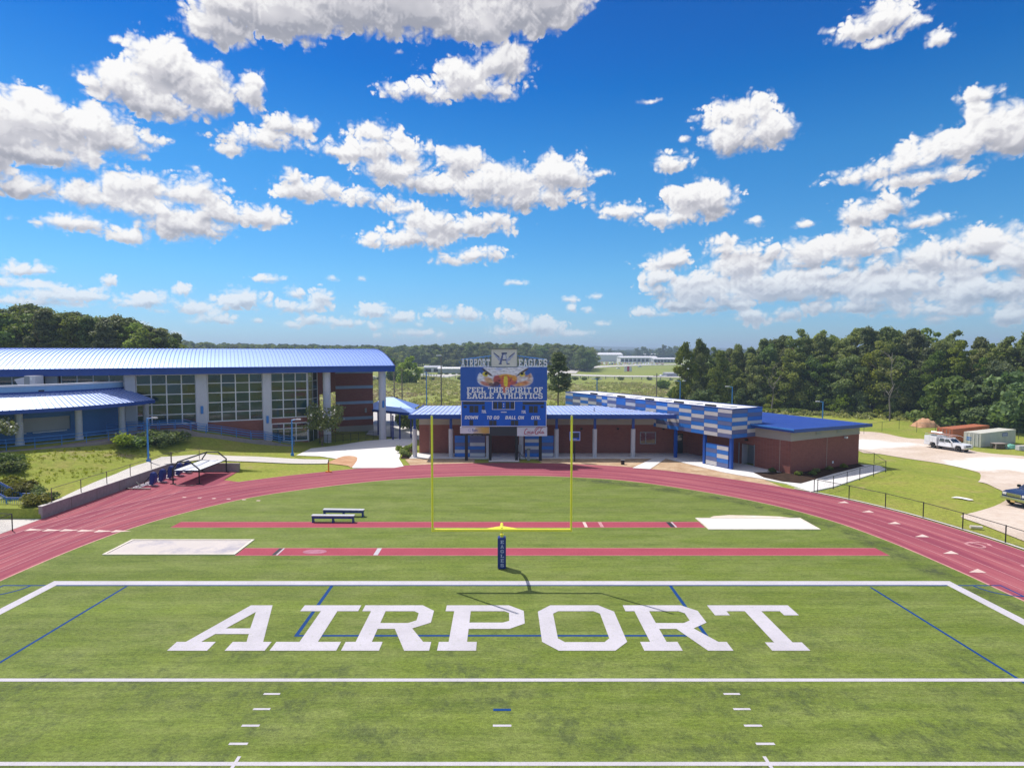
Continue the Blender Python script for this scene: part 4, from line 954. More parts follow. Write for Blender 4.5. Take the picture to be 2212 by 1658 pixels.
# roof: curved panels between raised seams
RY0, RY1, RZ0, RISE = -1.5, 11.6, 10.55, 2.45
half = RY1 - RY0; RAD = (half ** 2 + RISE ** 2) / (2 * RISE)
def roof_z(y): return RZ0 + RISE - RAD + math.sqrt(max(0, RAD ** 2 - (y - RY1) ** 2))
ys = [RY0 + half * (1 - math.cos(math.pi / 2 * k / 9)) if False else RY0 + half * k / 9 for k in range(10)]
pw = .47; mb = MB(); n = len(ys)
mb.v = [(0, y, roof_z(y)) for y in ys] + [(pw - .07, y, roof_z(y)) for y in ys]
mb.f = [(i, n + i, n + i + 1, i + 1) for i in range(n - 1)]
pm_ = mb.mesh('roof_panel', M['roof']); pm_.polygons.foreach_set('use_smooth', [True] * len(pm_.polygons))
mb = MB()
for (a, h) in ((0, -.02), (0, .075), (.07, .075), (.07, -.02)): mb.v += [(a, y, roof_z(y) + h) for y in ys]
for r in range(3): mb.f += [(r * n + i, (r + 1) * n + i, (r + 1) * n + i + 1, r * n + i + 1) for i in range(n - 1)]
mb.f += [(0, n, 2 * n, 3 * n)]
rm_ = mb.mesh('roof_seam', M['roof_rib'])
XR = 1.4; cnt = int((XR - XE) / pw)
for k in range(cnt):
    x = XR - (k + 1) * pw
    o = link('roof_panel', pm_, GYM); o.location = (x + .07, 0, 0)
    o = link('roof_seam', rm_, GYM); o.location = (x, 0, 0)
yb = [RY1 + half * k / 9 for k in range(10)]
mb = MB(); mb.v = [(XE, y, roof_z(y) - .01) for y in yb] + [(XR, y, roof_z(y) - .01) for y in yb]; mb.f = [(i, n + i, n + i + 1, i + 1) for i in range(n - 1)]
part('roof_back', mb, M['roof'], GYM, L, smooth=True)
part('fascia', MB().box(XE, XR + .05, RY0 - .12, RY0, 9.78, 10.60), M['fascia'], GYM, L)
part('gutter', MB().box(XE, XR + .07, RY0 - .26, RY0 - .125, 10.42, 10.63), M['fascia'], GYM, L)
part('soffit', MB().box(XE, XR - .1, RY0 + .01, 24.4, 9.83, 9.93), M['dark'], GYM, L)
full = ys + yb[1:]
prof = [(y, roof_z(y) + .09) for y in full] + [(y, max(9.78, roof_z(y) - .42)) for y in reversed(full)]
mb = MB(); k = len(prof)
mb.v = [(XR, y, z) for y, z in prof] + [(XR + .09, y, z) for y, z in prof]
mb.f = [(i, (i + 1) % k, k + (i + 1) % k, k + i) for i in range(k)]
h2 = len(full)
for o2 in (0, k): mb.f += [(o2 + i, o2 + i + 1, o2 + k - 2 - i, o2 + k - 1 - i) for i in range(h2 - 1)]
part('gable_trim', mb, M['fascia'], GYM, L)
mb = MB(); prof2 = [(y, roof_z(y) - .05) for y in full]
mb.v = [(XR - .15, y, z) for y, z in prof2] + [(XR - .15, y, 9.93) for y, z in prof2]
mb.f = [(i, i + 1, h2 + i + 1, h2 + i) for i in range(h2 - 1)]
part('gable_wall', mb, M['stripe'], GYM, L)

# ramp and steps along the glass, with blue rails
def gymp(x, y, z): c, s = math.cos(R(25)), math.sin(R(25)); return (-17.2 + x * c - y * s, 85 + x * s + y * c, z)
RAMP = thing('entrance_ramp', 'concrete ramp with blue railings running down along the gym windows', 'ramp', (0, 0, 0))
prof = [(-33.0, 2.95), (-25.2, 2.95), (-23.4, 2.35), (-21.0, 1.9), (-17.5, 1.1), (-16.0, .95), (-13.6, .25), (-12.4, .05)]
mb = MB(); k = len(prof)
for yy in (-.35, -2.6):
    mb.v += [gymp(x, yy, z) for x, z in prof] + [gymp(x, yy, -.3) for x, z in prof]
for i in range(k - 1):
    mb.f += [(i, i + 1, 2 * k + i + 1, 2 * k + i), (2 * k + i, 2 * k + i + 1, 3 * k + i + 1, 3 * k + i), (i, k + i, k + i + 1, i + 1)]
mb.f += [(k - 1, 2 * k - 1, 4 * k - 1, 3 * k - 1)]
part('deck', mb, M['wall_concrete'], RAMP)
mb = MB()
for yy in (-2.7, -2.95):
    mb.v += [gymp(x, yy, z + .28) for x, z in prof] + [gymp(x, yy, -.3) for x, z in prof]
for i in range(k - 1):
    mb.f += [(i, i + 1, 2 * k + i + 1, 2 * k + i), (2 * k + i, 2 * k + i + 1, 3 * k + i + 1, 3 * k + i), (i, k + i, k + i + 1, i + 1)]
mb.f += [(k - 1, 2 * k - 1, 4 * k - 1, 3 * k - 1), (0, k, 3 * k, 2 * k)]
part('side_wall', mb, M['wall_concrete'], RAMP)
for yy in (-2.82, -.75):
    for dz in (.55, .85, 1.15): part('rail', MB().tube([gymp(x, yy, z + dz) for x, z in prof], .035, 5), M['lamp_blue'], RAMP)
    for i in range(13):
        x = prof[0][0] + (prof[-1][0] - prof[0][0]) * i / 12
        for (xa, za), (xb, zb) in zip(prof, prof[1:]):
            if xa <= x <= xb: z = za + (zb - za) * (x - xa) / (xb - xa)
        p = gymp(x, yy, z); part('post', MB().tube([p, (p[0], p[1], z + 1.16)], .035, 5), M['lamp_blue'], RAMP)

# ------------------------------------------------------------------ round concession wing
CX, CY, RW, RC, RE = -61.0, 73.0, 15.0, 17.0, 18.8
ROT = thing('round_concession_wing', 'low curved blue block wing with skirt roof and round pillars in front of the gym', 'building', (CX, CY, 2.8))
def pol(r, a): return (CX + r * math.cos(R(a)), CY + r * math.sin(R(a)))
def arc_wall(r0, r1, z0, z1, a0, a1, n=48):
    mb = MB(); A = [a0 + (a1 - a0) * i / n for i in range(n + 1)]; k = n + 1
    for r, z in ((r0, z0), (r1, z0), (r1, z1), (r0, z1)): mb.v += [(*pol(r, a), z) for a in A]
    for q in range(4): mb.f += [(q * k + i, q * k + i + 1, ((q + 1) % 4) * k + i + 1, ((q + 1) % 4) * k + i) for i in range(n)]
    mb.f += [(0, k, 2 * k, 3 * k), (n, k + n, 2 * k + n, 3 * k + n)]; return mb
A0, A1 = -118, -3.5
part('block_wall', arc_wall(RW - .4, RW, 2.5, 4.0, A0, A1), M['blue_block'], ROT)
part('block_wall', arc_wall(RW - .4, RW, 4.0, 5.5, A0, -52), M['blue_block'], ROT)
part('block_wall', arc_wall(RW - .4, RW, 4.0, 5.5, -29.6, A1), M['blue_block'], ROT)
part('block_wall', arc_wall(RW - .4, RW, 5.5, 7.7, A0, A1), M['blue_block'], ROT)
part('parapet', arc_wall(RW - .4, RW + .02, 7.7, 8.88, A0, A1), M['pale_block'], ROT)
part('parapet_cap', arc_wall(RW - .5, RW + .1, 8.88, 9.06, A0, A1), M['white_trim'], ROT)
sh = part('serving_shutter', arc_wall(RW - .28, RW - .2, 4.0, 5.5, -52, -29.6, 24), M['shutter'], ROT)
for k in range(1, 10): part('shutter_slat', arc_wall(RW - .2, RW - .185, 4.0 + k * .15 - .055, 4.0 + k * .15 + .055, -51.9, -29.7, 16), M['shutter'], sh)
part('counter', arc_wall(RW - .1, RW + .3, 3.9, 3.99, -43, -31.5, 12), M['white_trim'], ROT)
part('counter', arc_wall(RW - .1, RW + .3, 3.9, 3.99, -50.5, -45, 8), M['white_trim'], ROT)
part('flat_roof', MB().loops([[pol(RW - .4, a) for a in np.linspace(A0, A1, 40)]], lambda x, y: (x, y, 8.55)), M['grey'], ROT)
part('terrace', MB().prism([pol(20.2, a) for a in np.linspace(A0, -4, 44)] + [pol(5, -4), pol(5, A0)], 1.2, 2.86), M['wall_concrete'], ROT)
da = 1.62; k = 0
for a in np.arange(A0, A1 - .5, da):
    b = a + da
    mb = MB().quad((*pol(RE, a), 6.72), (*pol(RE, b), 6.72), (*pol(RW + .02, b), 8.12), (*pol(RW + .02, a), 8.12)); part('roof_panel', mb, M['sheen_roof'], ROT)
    e = .028 / RE * 57.3; f = .028 / RW * 57.3
    mb = MB(); mb.add([(*pol(RE, a - e), 6.70), (*pol(RE, a + e), 6.70), (*pol(RW + .02, a + f), 8.10), (*pol(RW + .02, a - f), 8.10), (*pol(RE, a - e), 6.79), (*pol(RE, a + e), 6.79), (*pol(RW + .02, a + f), 8.19), (*pol(RW + .02, a - f), 8.19)],
        [(4, 5, 6, 7), (0, 1, 5, 4), (0, 4, 7, 3), (1, 2, 6, 5)]); part('roof_seam', mb, M['sheen_rib'], ROT)
part('flashing', arc_wall(RW + .021, RW + .09, 7.9, 8.3, A0, A1), M['fascia'], ROT)
part('fascia', arc_wall(RE - .02, RE + .08, 6.34, 6.74, A0, A1, 60), M['fascia'], ROT)
part('soffit', arc_wall(RW + .02, RE - .03, 6.40, 6.46, A0, A1, 60), M['stripe'], ROT)
for a in (-108, -90, -71, -47.5, -30, -13.5, 0):
    x, y = pol(RC, a)
    part('pillar', MB().cyl(x, y, 2.7, 6.42, .34, n=18), M['pillar'], ROT, smooth=True)
    part('pillar_foot', MB().cyl(x, y, 2.7, 3.35, .40, n=18), M['pale_pillar'], ROT, smooth=True)
part('vent', MB().obox(pol(RW + .03, -39.5), (math.sin(R(39.5)), math.cos(R(39.5))), .25, (math.cos(R(39.5)), -math.sin(R(39.5))), .03, 8.2, 8.45), M['dark'], ROT)
RAIL = thing('terrace_railing', 'blue pipe railing round the edge of the round wing terrace', 'railing', (CX, CY, 2.8))
for z in (3.25, 3.6, 3.95): part('rail', MB().tube([(*pol(19.6, a), z) for a in np.linspace(-118, -9, 50)], .03, 5), M['lamp_blue'], RAIL)
for a in np.arange(-116, -8, 6.5): part('post', MB().tube([(*pol(19.6, a), 2.8), (*pol(19.6, a), 3.96)], .03, 5), M['lamp_blue'], RAIL)
# air conditioner on the flat roof
p = AT(62, 826, 66); AC = thing('air_conditioner', 'boxy grey rooftop air conditioner with open hood on the round wing roof', 'air conditioner', (p.x, p.y, 8.55))
ax, ay = p.x, p.y
part('cabinet', MB().box(ax - .1, ax + 1.15, ay - .5, ay + .7, 8.6, 9.9), M['pale_pillar'], AC, bevel=.03)
part('coil', MB().box(ax - .06, ax + .5, ay - .53, ay - .501, 8.75, 9.8), M['grey'], AC)
part('hood', MB().add([(ax - .1, ay - .5, 9.75), (ax - .1, ay + .6, 9.75), (ax - 1.2, ay + .6, 9.5), (ax - 1.2, ay - .5, 9.5), (ax - .1, ay - .5, 8.8), (ax - .75, ay - .5, 8.8), (ax - .75, ay + .6, 8.8), (ax - .1, ay + .6, 8.8)], [(0, 1, 2, 3), (0, 3, 5, 4), (1, 7, 6, 2), (3, 2, 6, 5)]), M['pale_pillar'], AC)
part('inlet', MB().box(ax - .72, ax - .12, ay - .45, ay + .5, 8.8, 9.45), M['dark'], AC)
part('badge', MB().box(ax + .58, ax + .8, ay - .52, ay - .501, 9.4, 9.75), M['white'], AC)
part('pipe', MB().tube([(ax + 1.15, ay - .3, 8.9), (ax + 1.45, ay - .3, 8.9), (ax + 1.45, ay - .3, 8.56)], .06, 6), M['steel'], AC)

# covered walkway with small hip roof between the gym and the field house
CW = thing('covered_walkway', 'blue covered walkway with thin posts behind the right gym pillar', 'canopy', (-17, 88, 0))
p0, p1 = AT(806, 884, 92), AT(900, 886, 84)
part('roof', MB().quad((p0.x + .2, 90.5, 3.75), (-10.4, 83.5, 3.65), (-10.4, 86.5, 3.95), (p0.x + .2, 95, 4.0)), M['roof'], CW)
part('fascia', MB().add([(p0.x + .2, 90.5, 3.4), (-10.4, 83.5, 3.3), (-10.4, 83.5, 3.67), (p0.x + .2, 90.5, 3.77), (p0.x + .2, 90.6, 3.4), (-10.4, 83.6, 3.3), (-10.4, 83.6, 3.67), (p0.x + .2, 90.6, 3.77)], [(0, 1, 2, 3), (4, 5, 6, 7), (3, 2, 6, 7), (0, 1, 5, 4)]), M['fascia'], CW)
for (px, py) in ((817,940),(849,949),(864,948),(845,944),(888,946)):
    q = G(px, py, 0); part('post', MB().cyl(q.x, q.y, 0, 3.5, .11, n=8), M['navy'], CW)
HP = thing('small_pavilion', 'small white hip roofed pavilion beyond the covered walkway', 'pavilion', (-21.5, 104, 0))
q = AT(843, 860, 104)
part('roof', MB().add([(q.x - 4.6, 100.5, 2.85), (q.x + 4.6, 100.5, 2.85), (q.x + 4.6, 108, 2.85), (q.x - 4.6, 108, 2.85), (q.x - .6, 104, 4.6), (q.x + .6, 104, 4.6)], [(0, 1, 5, 4), (1, 2, 5), (2, 3, 4, 5), (3, 0, 4), (3, 2, 1, 0)]), M['roof'], HP)
for sx in (-4, 4):
    for yy in (101.2, 107.3): part('post', MB().cyl(q.x + sx, yy, 0, 2.86, .12, n=8), M['navy'], HP)
PF = thing('picket_railing', 'low black picket railing on the paving under the gym porch', 'railing', (-20, 84, 0))
a, b = G(690, 958, 0), G(822, 948, 0)
for z in (.25, 1.15): part('rail', MB().tube([(a.x, a.y, z), (b.x, b.y, z)], .025, 4), M['fence_black'], PF)
for i in range(9):
    x, y = a.x + (b.x - a.x) * i / 8, a.y + (b.y - a.y) * i / 8; part('post', MB().tube([(x, y, 0), (x, y, 1.2)], .035, 5), M['fence_black'], PF)
mb = MB()
for i in range(72):
    x, y = a.x + (b.x - a.x) * i / 72, a.y + (b.y - a.y) * i / 72; mb.tube([(x, y, .25), (x, y, 1.15)], .01, 3)
part('pickets', mb, M['fence_black'], PF, kind='stuff')

# ================================================================== FIELD HOUSE
FH = thing('field_house', 'brick field house with grey pillared front and tall chequered panel block behind the scoreboard', 'building', (5, 70, 0))
PMAT = {'W': M['p_white'], 'B': M['p_blue'], 'M': M['p_slate']}
# straight part
part('brick_wall', MB().box(-10.2, 23.0, 72.7, 73.1, -.05, 3.58), M['brick'], FH)
part('siding', MB().box(-10.2, 23.0, 72.66, 73.1, 3.584, 5.2), M['siding'], FH)
part('end_wall', MB().box(-10.2, -9.8, 73.1, 81.5, -.05, 3.58), M['brick'], FH); part('end_siding', MB().box(-10.22, -9.8, 73.1, 81.5, 3.584, 4.95), M['siding'], FH)
for k, x in enumerate((-10.35, -6.05, -1.62, 2.3, 6.5, 11.05, 15.6)):
    part('pillar', MB().cyl(x, 70.0, -.05, 3.42, .27, n=16), M['pillar'], FH, smooth=True)
    part('upper_post', MB().box(x - .15, x + .15, 69.88, 70.12, 3.421, 4.92), M['navy'] if False else M['fascia'], FH)
part('roof_deck', MB().add([(-10.75, 69.0, 5.1), (19.2, 69.0, 5.1), (14.6, 82, 5.0), (-10.75, 82, 5.0), (-10.75, 69.0, 4.95), (19.2, 69.0, 4.95), (14.6, 82, 4.85), (-10.75, 82, 4.85)], [(0, 1, 2, 3), (7, 6, 5, 4), (0, 4, 5, 1), (1, 5, 6, 2), (2, 6, 7, 3), (3, 7, 4, 0)]), M['dark'], FH)
part('fascia', MB().box(-10.8, 20.4, 68.86, 68.98, 4.74, 5.24), M['fascia'], FH)
part('fascia', MB().box(-10.92, -10.8, 68.86, 82, 4.74, 5.22), M['fascia'], FH)
pw = .575; x = -10.78
while x < 20.2:
    x2 = x + pw
    # the block behind cuts the roof off on a slant
    yend = min(82.0, OW.y + ((x - (OW.x - 3.72 * UW.x)) / WW.x) * WW.y) if x > 13.9 else 82.0
    w_lim = (x2 - OW.x + 3.72 * UW.x) / WW.x; yend = min(82.0, OW.y - 3.72 * UW.y + WW.y * w_lim)
    if yend > 69.4:
        zz = lambda y: 5.22 - (y - 69) * .010
        part('roof_panel', MB().quad((x + .05, 68.98, zz(68.98)), (x2, 68.98, zz(68.98)), (x2, yend, zz(yend)), (x + .05, yend, zz(yend))), M['sheen_roof'], FH)
        part('roof_seam', MB().add([(x, 68.98, zz(68.98) - .02), (x + .05, 68.98, zz(68.98) - .02), (x + .05, yend, zz(yend) - .02), (x, yend, zz(yend) - .02), (x, 68.98, zz(68.98) + .05), (x + .05, 68.98, zz(68.98) + .05), (x + .05, yend, zz(yend) + .05), (x, yend, zz(yend) + .05)], [(4, 5, 6, 7), (0, 1, 5, 4), (1, 2, 6, 5), (3, 0, 4, 7)]), M['sheen_rib'], FH)
    x = x2
part('roof_pipe', MB().cyl(11.5, 73.5, 5.1, 5.6, .06, n=8), M['grey'], FH)
part('soffit', MB().box(-10.6, 19.0, 69.0, 72.65, 4.76, 4.8), M['siding'], FH)
# openings
fr = part('window', MB().box(17.05, 19.0, 72.58, 72.69, 1.22, 1.30).box(17.05, 19.0, 72.58, 72.69, 2.62, 2.70).box(17.05, 17.13, 72.58, 72.69, 1.30, 2.62).box(18.92, 19.0, 72.58, 72.69, 1.30, 2.62).box(17.7, 17.78, 72.58, 72.69, 1.30, 2.62), M['grey'], FH)
for a, b in ((17.13, 17.7), (17.78, 18.92)): part('pane', MB().quad((a, 72.63, 1.3), (b, 72.63, 1.3), (b, 72.645, 2.62), (a, 72.645, 2.62)), M['glass'], fr)
d = part('door', MB().box(21.3, 22.35, 72.6, 72.69, .06, 2.5), M['black'], FH); part('pane', MB().box(21.5, 22.2, 72.575, 72.599, 1.6, 2.3), M['door_glass'], d); part('handle', MB().box(21.38, 21.44, 72.53, 72.6, .95, 1.2), M['steel'], d)
part('door_frame', MB().box(21.2, 21.3, 72.58, 72.69, .06, 2.6).box(22.35, 22.45, 72.58, 72.69, .06, 2.6).box(21.3, 22.35, 72.58, 72.69, 2.5, 2.6), M['brick'], FH)
for x in (-6.2, 4.4, 9.8, 14.3, 19.9):
    part('wall_lamp', MB().box(x - .14, x + .14, 72.48, 72.69, 2.98, 3.2), M['black'], FH, bevel=.03)
fr = part('vent', MB().box(13.0, 14.3, 72.58, 72.65, 4.0, 4.5), M['siding'], FH)
for k in range(5): part('louvre', MB().box(13.06, 14.24, 72.55, 72.579, 4.05 + k * .085, 4.10 + k * .085), M['grey'], fr)
part('control_joint', MB().box(-8.95, -8.92, 72.685, 72.699, 0, 3.55), M['siding'], FH); part('control_joint', MB().box(9.0, 9.03, 72.685, 72.699, 0, 3.55), M['siding'], FH)
def wbox(u0, u1, w0, w1, z0, z1):
    mb = MB(); q = [wing(u0, w0), wing(u1, w0), wing(u1, w1), wing(u0, w1)]; return mb.prism(q, z0, z1)
# chequered block on blue posts
ZB, ZT, U0, U1, W0, W1 = 3.38, 6.52, -3.7, 1.05, 4.25, 35.2
part('block_core', wbox(U0 + .05, U1 - .05, W0 + .05, W1 - .05, ZB, ZT - .08), M['fascia'], FH)
part('block_roof', wbox(U0 + .12, U1 - .12, W0 + .12, W1 - .12, ZT - .079, ZT - .03), M['white_roof'], FH)
for a in ((U0 - .02, U0 + .1, W0 - .02, W1), (U1 - .1, U1 + .02, W0 + .1, W1), (U0 + .1, U1 + .02, W0 - .02, W0 + .1), (U0 + .1, U1 - .1, W1 - .12, W1)):
    part('roof_edge', wbox(*a, ZT - .07, ZT + .03), M['fascia'], FH)
SIDE = ['WMBMBWM', 'BWMBWMW', 'MBWMBWB', 'BWBWMBM', 'WBMBWMB', 'BWBMBMW', 'MBWBMWB', 'BMBBWBM', 'MWMWBMB', 'BBMBWMB', 'WMWMBWM', 'BWBMBBW', 'WBMWBMB', 'BMWBMBW', 'BWBWMBM', 'BMWMBWB', 'WBMBWMB']
rh = (ZT - .08 - ZB) / 7
wds = [1.9] * 17; wds[11] = wds[12] = 1.22
tot = sum(wds); wds = [q * (W1 - W0 - .06) / tot for q in wds]
wv = W0 + .03
for c, wd in zip(SIDE, wds):
    for r, ch in enumerate(c):
        z1 = ZT - .08 - r * rh
        part('panel', wbox(U0, U0 + .049, wv + .012, wv + wd - .012, z1 - rh + .012, z1 - .012), PMAT[ch], FH)
    wv += wd
uv = U0 + .03
for c, wd in (('MBWBWMB', 2.35), ('BMBWBWM', 2.34)):
    for r, ch in enumerate(c):
        z1 = ZT - .08 - r * rh
        part('panel', wbox(uv + .012, uv + wd - .012, W0, W0 + .049, z1 - rh + .012, z1 - .012), PMAT[ch], FH)
    uv += wd
for wv in (W0 + .25, 8.15, 12.6): part('post', wbox(U0 + .12, U0 + .42, wv - .15, wv + .15, -.02, ZB), M['blue_post'], FH)
for wv in (7.2, 12.0, 17.0, 22.5, 28.5):
    part('roof_vent', wbox(U0 + .7, U0 + 1.0, wv, wv + 1.5, ZT - .029, ZT + .17), M['dark'], FH, bevel=.04)
    part('roof_hatch', wbox(U0 + 1.3, U0 + 2.4, wv - 1.6, wv - .4, ZT - .029, ZT + .08), M['p_white'], FH)
# panel screen between the posts
def screen(cols, rows, f, z1, name='privacy_screen'):
    n = len(cols); s = None
    for i, c in enumerate(cols):
        for r, ch in enumerate(c):
            h = (z1 - .12) / len(c); b = .12 + (len(c) - 1 - r) * h
            part('panel', f(i / n, (i + 1) / n, b + .01, b + h - .01), PMAT[ch], FH)
part('screen_frame', wbox(U0 + .2, U0 + .26, 4.78, 7.9, .06, 2.4), M['fascia'], FH); part('screen_cap', wbox(U0 + .14, U0 + .3, 4.78, 7.9, 2.401, 2.46), M['blue_post'], FH)
screen(['WBWBM', 'BMBMW'], 5, lambda a, b, z0, z1: wbox(U0 + .15, U0 + .199, 4.8 + 3.08 * a + .01, 4.8 + 3.08 * b - .01, z0, z1), 2.4)
for x0, x1, cols in ((-5.6, -2.0, ['BBMBWB', 'MMWBMW']), (2.75, 4.6, ['BWBWMB']), (4.75, 6.15, ['BBMBMW'])):
    part('screen_frame', MB().box(x0, x1, 70.02, 70.08, .06, 2.62), M['fascia'], FH)
    screen(cols, 6, lambda a, b, z0, z1: MB().box(x0 + (x1 - x0) * a + .01, x0 + (x1 - x0) * b - .01, 69.96, 70.019, z0, z1), 2.62)
# brick wing
part('brick_wall', wbox(0, 11.8, 0, .4, -.05, 3.42), M['brick'], FH)
part('brick_wall', wbox(0, .4, .4, 4.4, -.05, 3.42), M['brick'], FH)
part('brick_wall', wbox(0, .4, 4.4, 6.3, 2.35, 3.42), M['brick'], FH)
part('brick_wall', wbox(0, .4, 6.3, 14.4, -.05, 3.42), M['brick'], FH)
part('brick_wall', wbox(11.4, 11.8, .4, 14, -.05, 3.42), M['brick'], FH)
part('corner_joint', wbox(-.012, -.002, 1.2, 1.24, .1, 3.4), M['siding'], FH); part('corner_joint', wbox(6.0, 6.04, -.012, -.002, .1, 3.4), M['siding'], FH)
d = part('door', wbox(1.3, 1.36, 4.45, 6.25, .06, 2.34), M['grey'], FH)
part('door_recess', wbox(.4, 1.3, 4.38, 4.44, 0, 2.36), M['pale_pillar'], FH); part('door_recess', wbox(.4, 1.3, 6.26, 6.32, 0, 2.36), M['pale_pillar'], FH); part('lintel', wbox(.4, 1.3, 4.44, 6.26, 2.351, 2.4), M['pale_pillar'], FH)
part('door_frame', wbox(-.03, .0, 4.28, 4.4, .06, 2.45), M['grey'], FH); part('door_frame', wbox(-.03, .0, 6.3, 6.42, .06, 2.45), M['grey'], FH)
part('wall_lamp', wbox(-.2, -.002, 5.2, 5.45, 2.75, 2.95), M['black'], FH)
part('siding', wbox(-.03, 11.83, -.03, .4, 3.424, 4.55), M['siding'], FH); part('siding', wbox(-.03, .37, .4, 14, 3.424, 4.5), M['siding'], FH); part('siding', wbox(11.43, 11.83, .4, 14, 3.424, 4.5), M['siding'], FH)
part('base_trim', wbox(-.06, 11.86, -.06, -.031, 3.40, 3.50), M['siding'], FH); part('base_trim', wbox(-.06, -.031, -.03, 4.2, 3.40, 3.50), M['siding'], FH)
for u in (4.0, 7.6):
    fr = part('vent', wbox(u, u + .95, -.07, -.031, 3.75, 4.25), M['siding'], FH)
    for k in range(5): part('louvre', wbox(u + .05, u + .9, -.085, -.071, 3.79 + k * .09, 3.84 + k * .09), M['grey'], fr)
part('flood_light', wbox(9.0, 9.25, -.3, -.005, 3.1, 3.3), M['white'], FH); part('tap_box', wbox(7.0, 7.2, -.06, -.002, .5, .75), M['white'], FH)
q = [(-.75, -.85, 4.72), (12.6, -.85, 4.55), (12.6, 14.6, 4.62), (-.75, 14.6, 4.85)]
qq = [(*wing(u, w), z) for u, w, z in q]; mb = MB(); mb.v = qq + [(x, y, z - .14) for x, y, z in qq]; mb.f = [(0, 1, 2, 3), (7, 6, 5, 4), (0, 4, 5, 1), (1, 5, 6, 2), (2, 6, 7, 3), (3, 7, 4, 0)]
part('roof_slab', mb, M['fascia'], FH)
n = 24
for k in range(n):
    u0, u1 = -.75 + 13.35 * k / n, -.75 + 13.35 * (k + 1) / n
    z = lambda u, w: 4.725 + (u + .75) / 13.35 * (-.17) + (w + .85) / 15.45 * (.13 - .06 * (u + .75) / 13.35)
    w_hi = 14.55
    w_lo = -.86
    if u0 < 1.1: pass
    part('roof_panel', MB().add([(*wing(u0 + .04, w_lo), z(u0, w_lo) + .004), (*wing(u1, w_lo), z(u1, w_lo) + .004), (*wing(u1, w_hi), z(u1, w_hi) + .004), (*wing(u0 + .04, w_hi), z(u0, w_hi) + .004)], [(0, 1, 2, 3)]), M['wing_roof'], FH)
    part('roof_seam', MB().add([(*wing(u0, w_lo), z(u0, w_lo) + .05), (*wing(u0 + .04, w_lo), z(u0, w_lo) + .05), (*wing(u0 + .04, w_hi), z(u0, w_hi) + .05), (*wing(u0, w_hi), z(u0, w_hi) + .05), (*wing(u0, w_lo), z(u0, w_lo)), (*wing(u0 + .04, w_lo), z(u0, w_lo)), (*wing(u0 + .04, w_hi), z(u0, w_hi)), (*wing(u0, w_hi), z(u0, w_hi))], [(0, 1, 2, 3), (0, 4, 5, 1), (1, 5, 6, 2), (3, 7, 4, 0)]), M['roof_rib'], FH)
def edge3(a, b, za, zb, t, up, dn):
    (x0, y0), (x1, y1) = wing(*a), wing(*b); d = Vector((x1 - x0, y1 - y0)).normalized(); nx, ny = d.y * t, -d.x * t
    mb = MB(); mb.v = [(x0, y0, za + up), (x1, y1, zb + up), (x1 + nx, y1 + ny, zb + up), (x0 + nx, y0 + ny, za + up), (x0, y0, za - dn), (x1, y1, zb - dn), (x1 + nx, y1 + ny, zb - dn), (x0 + nx, y0 + ny, za - dn)]
    mb.f = [(0, 1, 2, 3), (7, 6, 5, 4), (0, 4, 5, 1), (1, 5, 6, 2), (2, 6, 7, 3), (3, 7, 4, 0)]; return mb
part('fascia', edge3((-.75, -.87), (12.6, -.87), 4.72, 4.55, .1, .05, .3), M['fascia'], FH)
part('fascia', edge3((-.77, 4.2), (-.77, -.97), 4.77, 4.72, .1, .05, .3), M['fascia'], FH)
part('eave_gutter', edge3((-.88, 4.2), (-.88, -.97), 4.77, 4.72, .07, .06, .08), M['lamp_blue'], FH)
# young plants in the mulch
for k, (u, w) in enumerate(((-.6, 1.2), (1.0, -1.3), (2.6, -1.0), (5.2, -.9), (7.6, -.9), (9.6, -.8))):
    pass

# ================================================================== SCOREBOARD
SY = 67.85; SPX = 18.87
def sx(px): return (px - 1084) / SPX
def sz(py): return 12.5 - (py - 761) / SPX
SB = thing('scoreboard', 'big blue football scoreboard on black posts with eagle banner and two sponsor panels', 'scoreboard', (0, SY, 0))
XL, XR_ = sx(994.8), sx(1181.6); XM = (XL + XR_) / 2
for px in (1006.7, 1058.6, 1116, 1168):
    top = sz(793)
    part('post', MB().box(sx(px) - .17, sx(px) + .17, SY + .02, SY + .42, -.1, sz(922)), M['black'], SB)
    part('upper_post', MB().box(sx(px) - .14, sx(px) + .14, SY + .02, SY + .34, sz(922) + .001, top), M['black'], SB)
part('banner_panel', MB().box(XL, XR_, SY - .32, SY, sz(864.4), sz(793.2)), M['sign_blue'], SB)
part('display_case', MB().box(XL + .06, XR_ - .06, SY - .42, SY, sz(921), sz(864.8)), M['board_blue'], SB)
F0 = SY - .42
def strip_box(x0, x1, z0, z1, m, name, dy=.012, parent=None, y=F0): return part(name, MB().box(x0, x1, y - dy, y, z0, z1), m, parent or SB)
zt, zb = sz(865.2), sz(920.8); a, b = XL + .06, XR_ - .06
for q in ((a, b, zt - .07, zt), (a, b, zb, zb + .07), (a, a + .07, zb + .07, zt - .07), (b - .07, b, zb + .07, zt - .07)): strip_box(*q, M['ad_white'], 'border_line')
cx0, cx1, cz0, cz1 = sx(1063), sx(1112), sz(884.5), sz(865.8)
for q in ((cx0, cx0 + .06, cz0, cz1 - .02), (cx1 - .06, cx1, cz0, cz1 - .02), (cx0 + .06, cx1 - .06, cz0, cz0 + .06)): strip_box(*q, M['ad_white'], 'border_line', .014)
def c6(x): return sx((1080 + x / 5.0233) * .8848)
def z6(y): return sz((820 + y / 5.0233) * .8848)
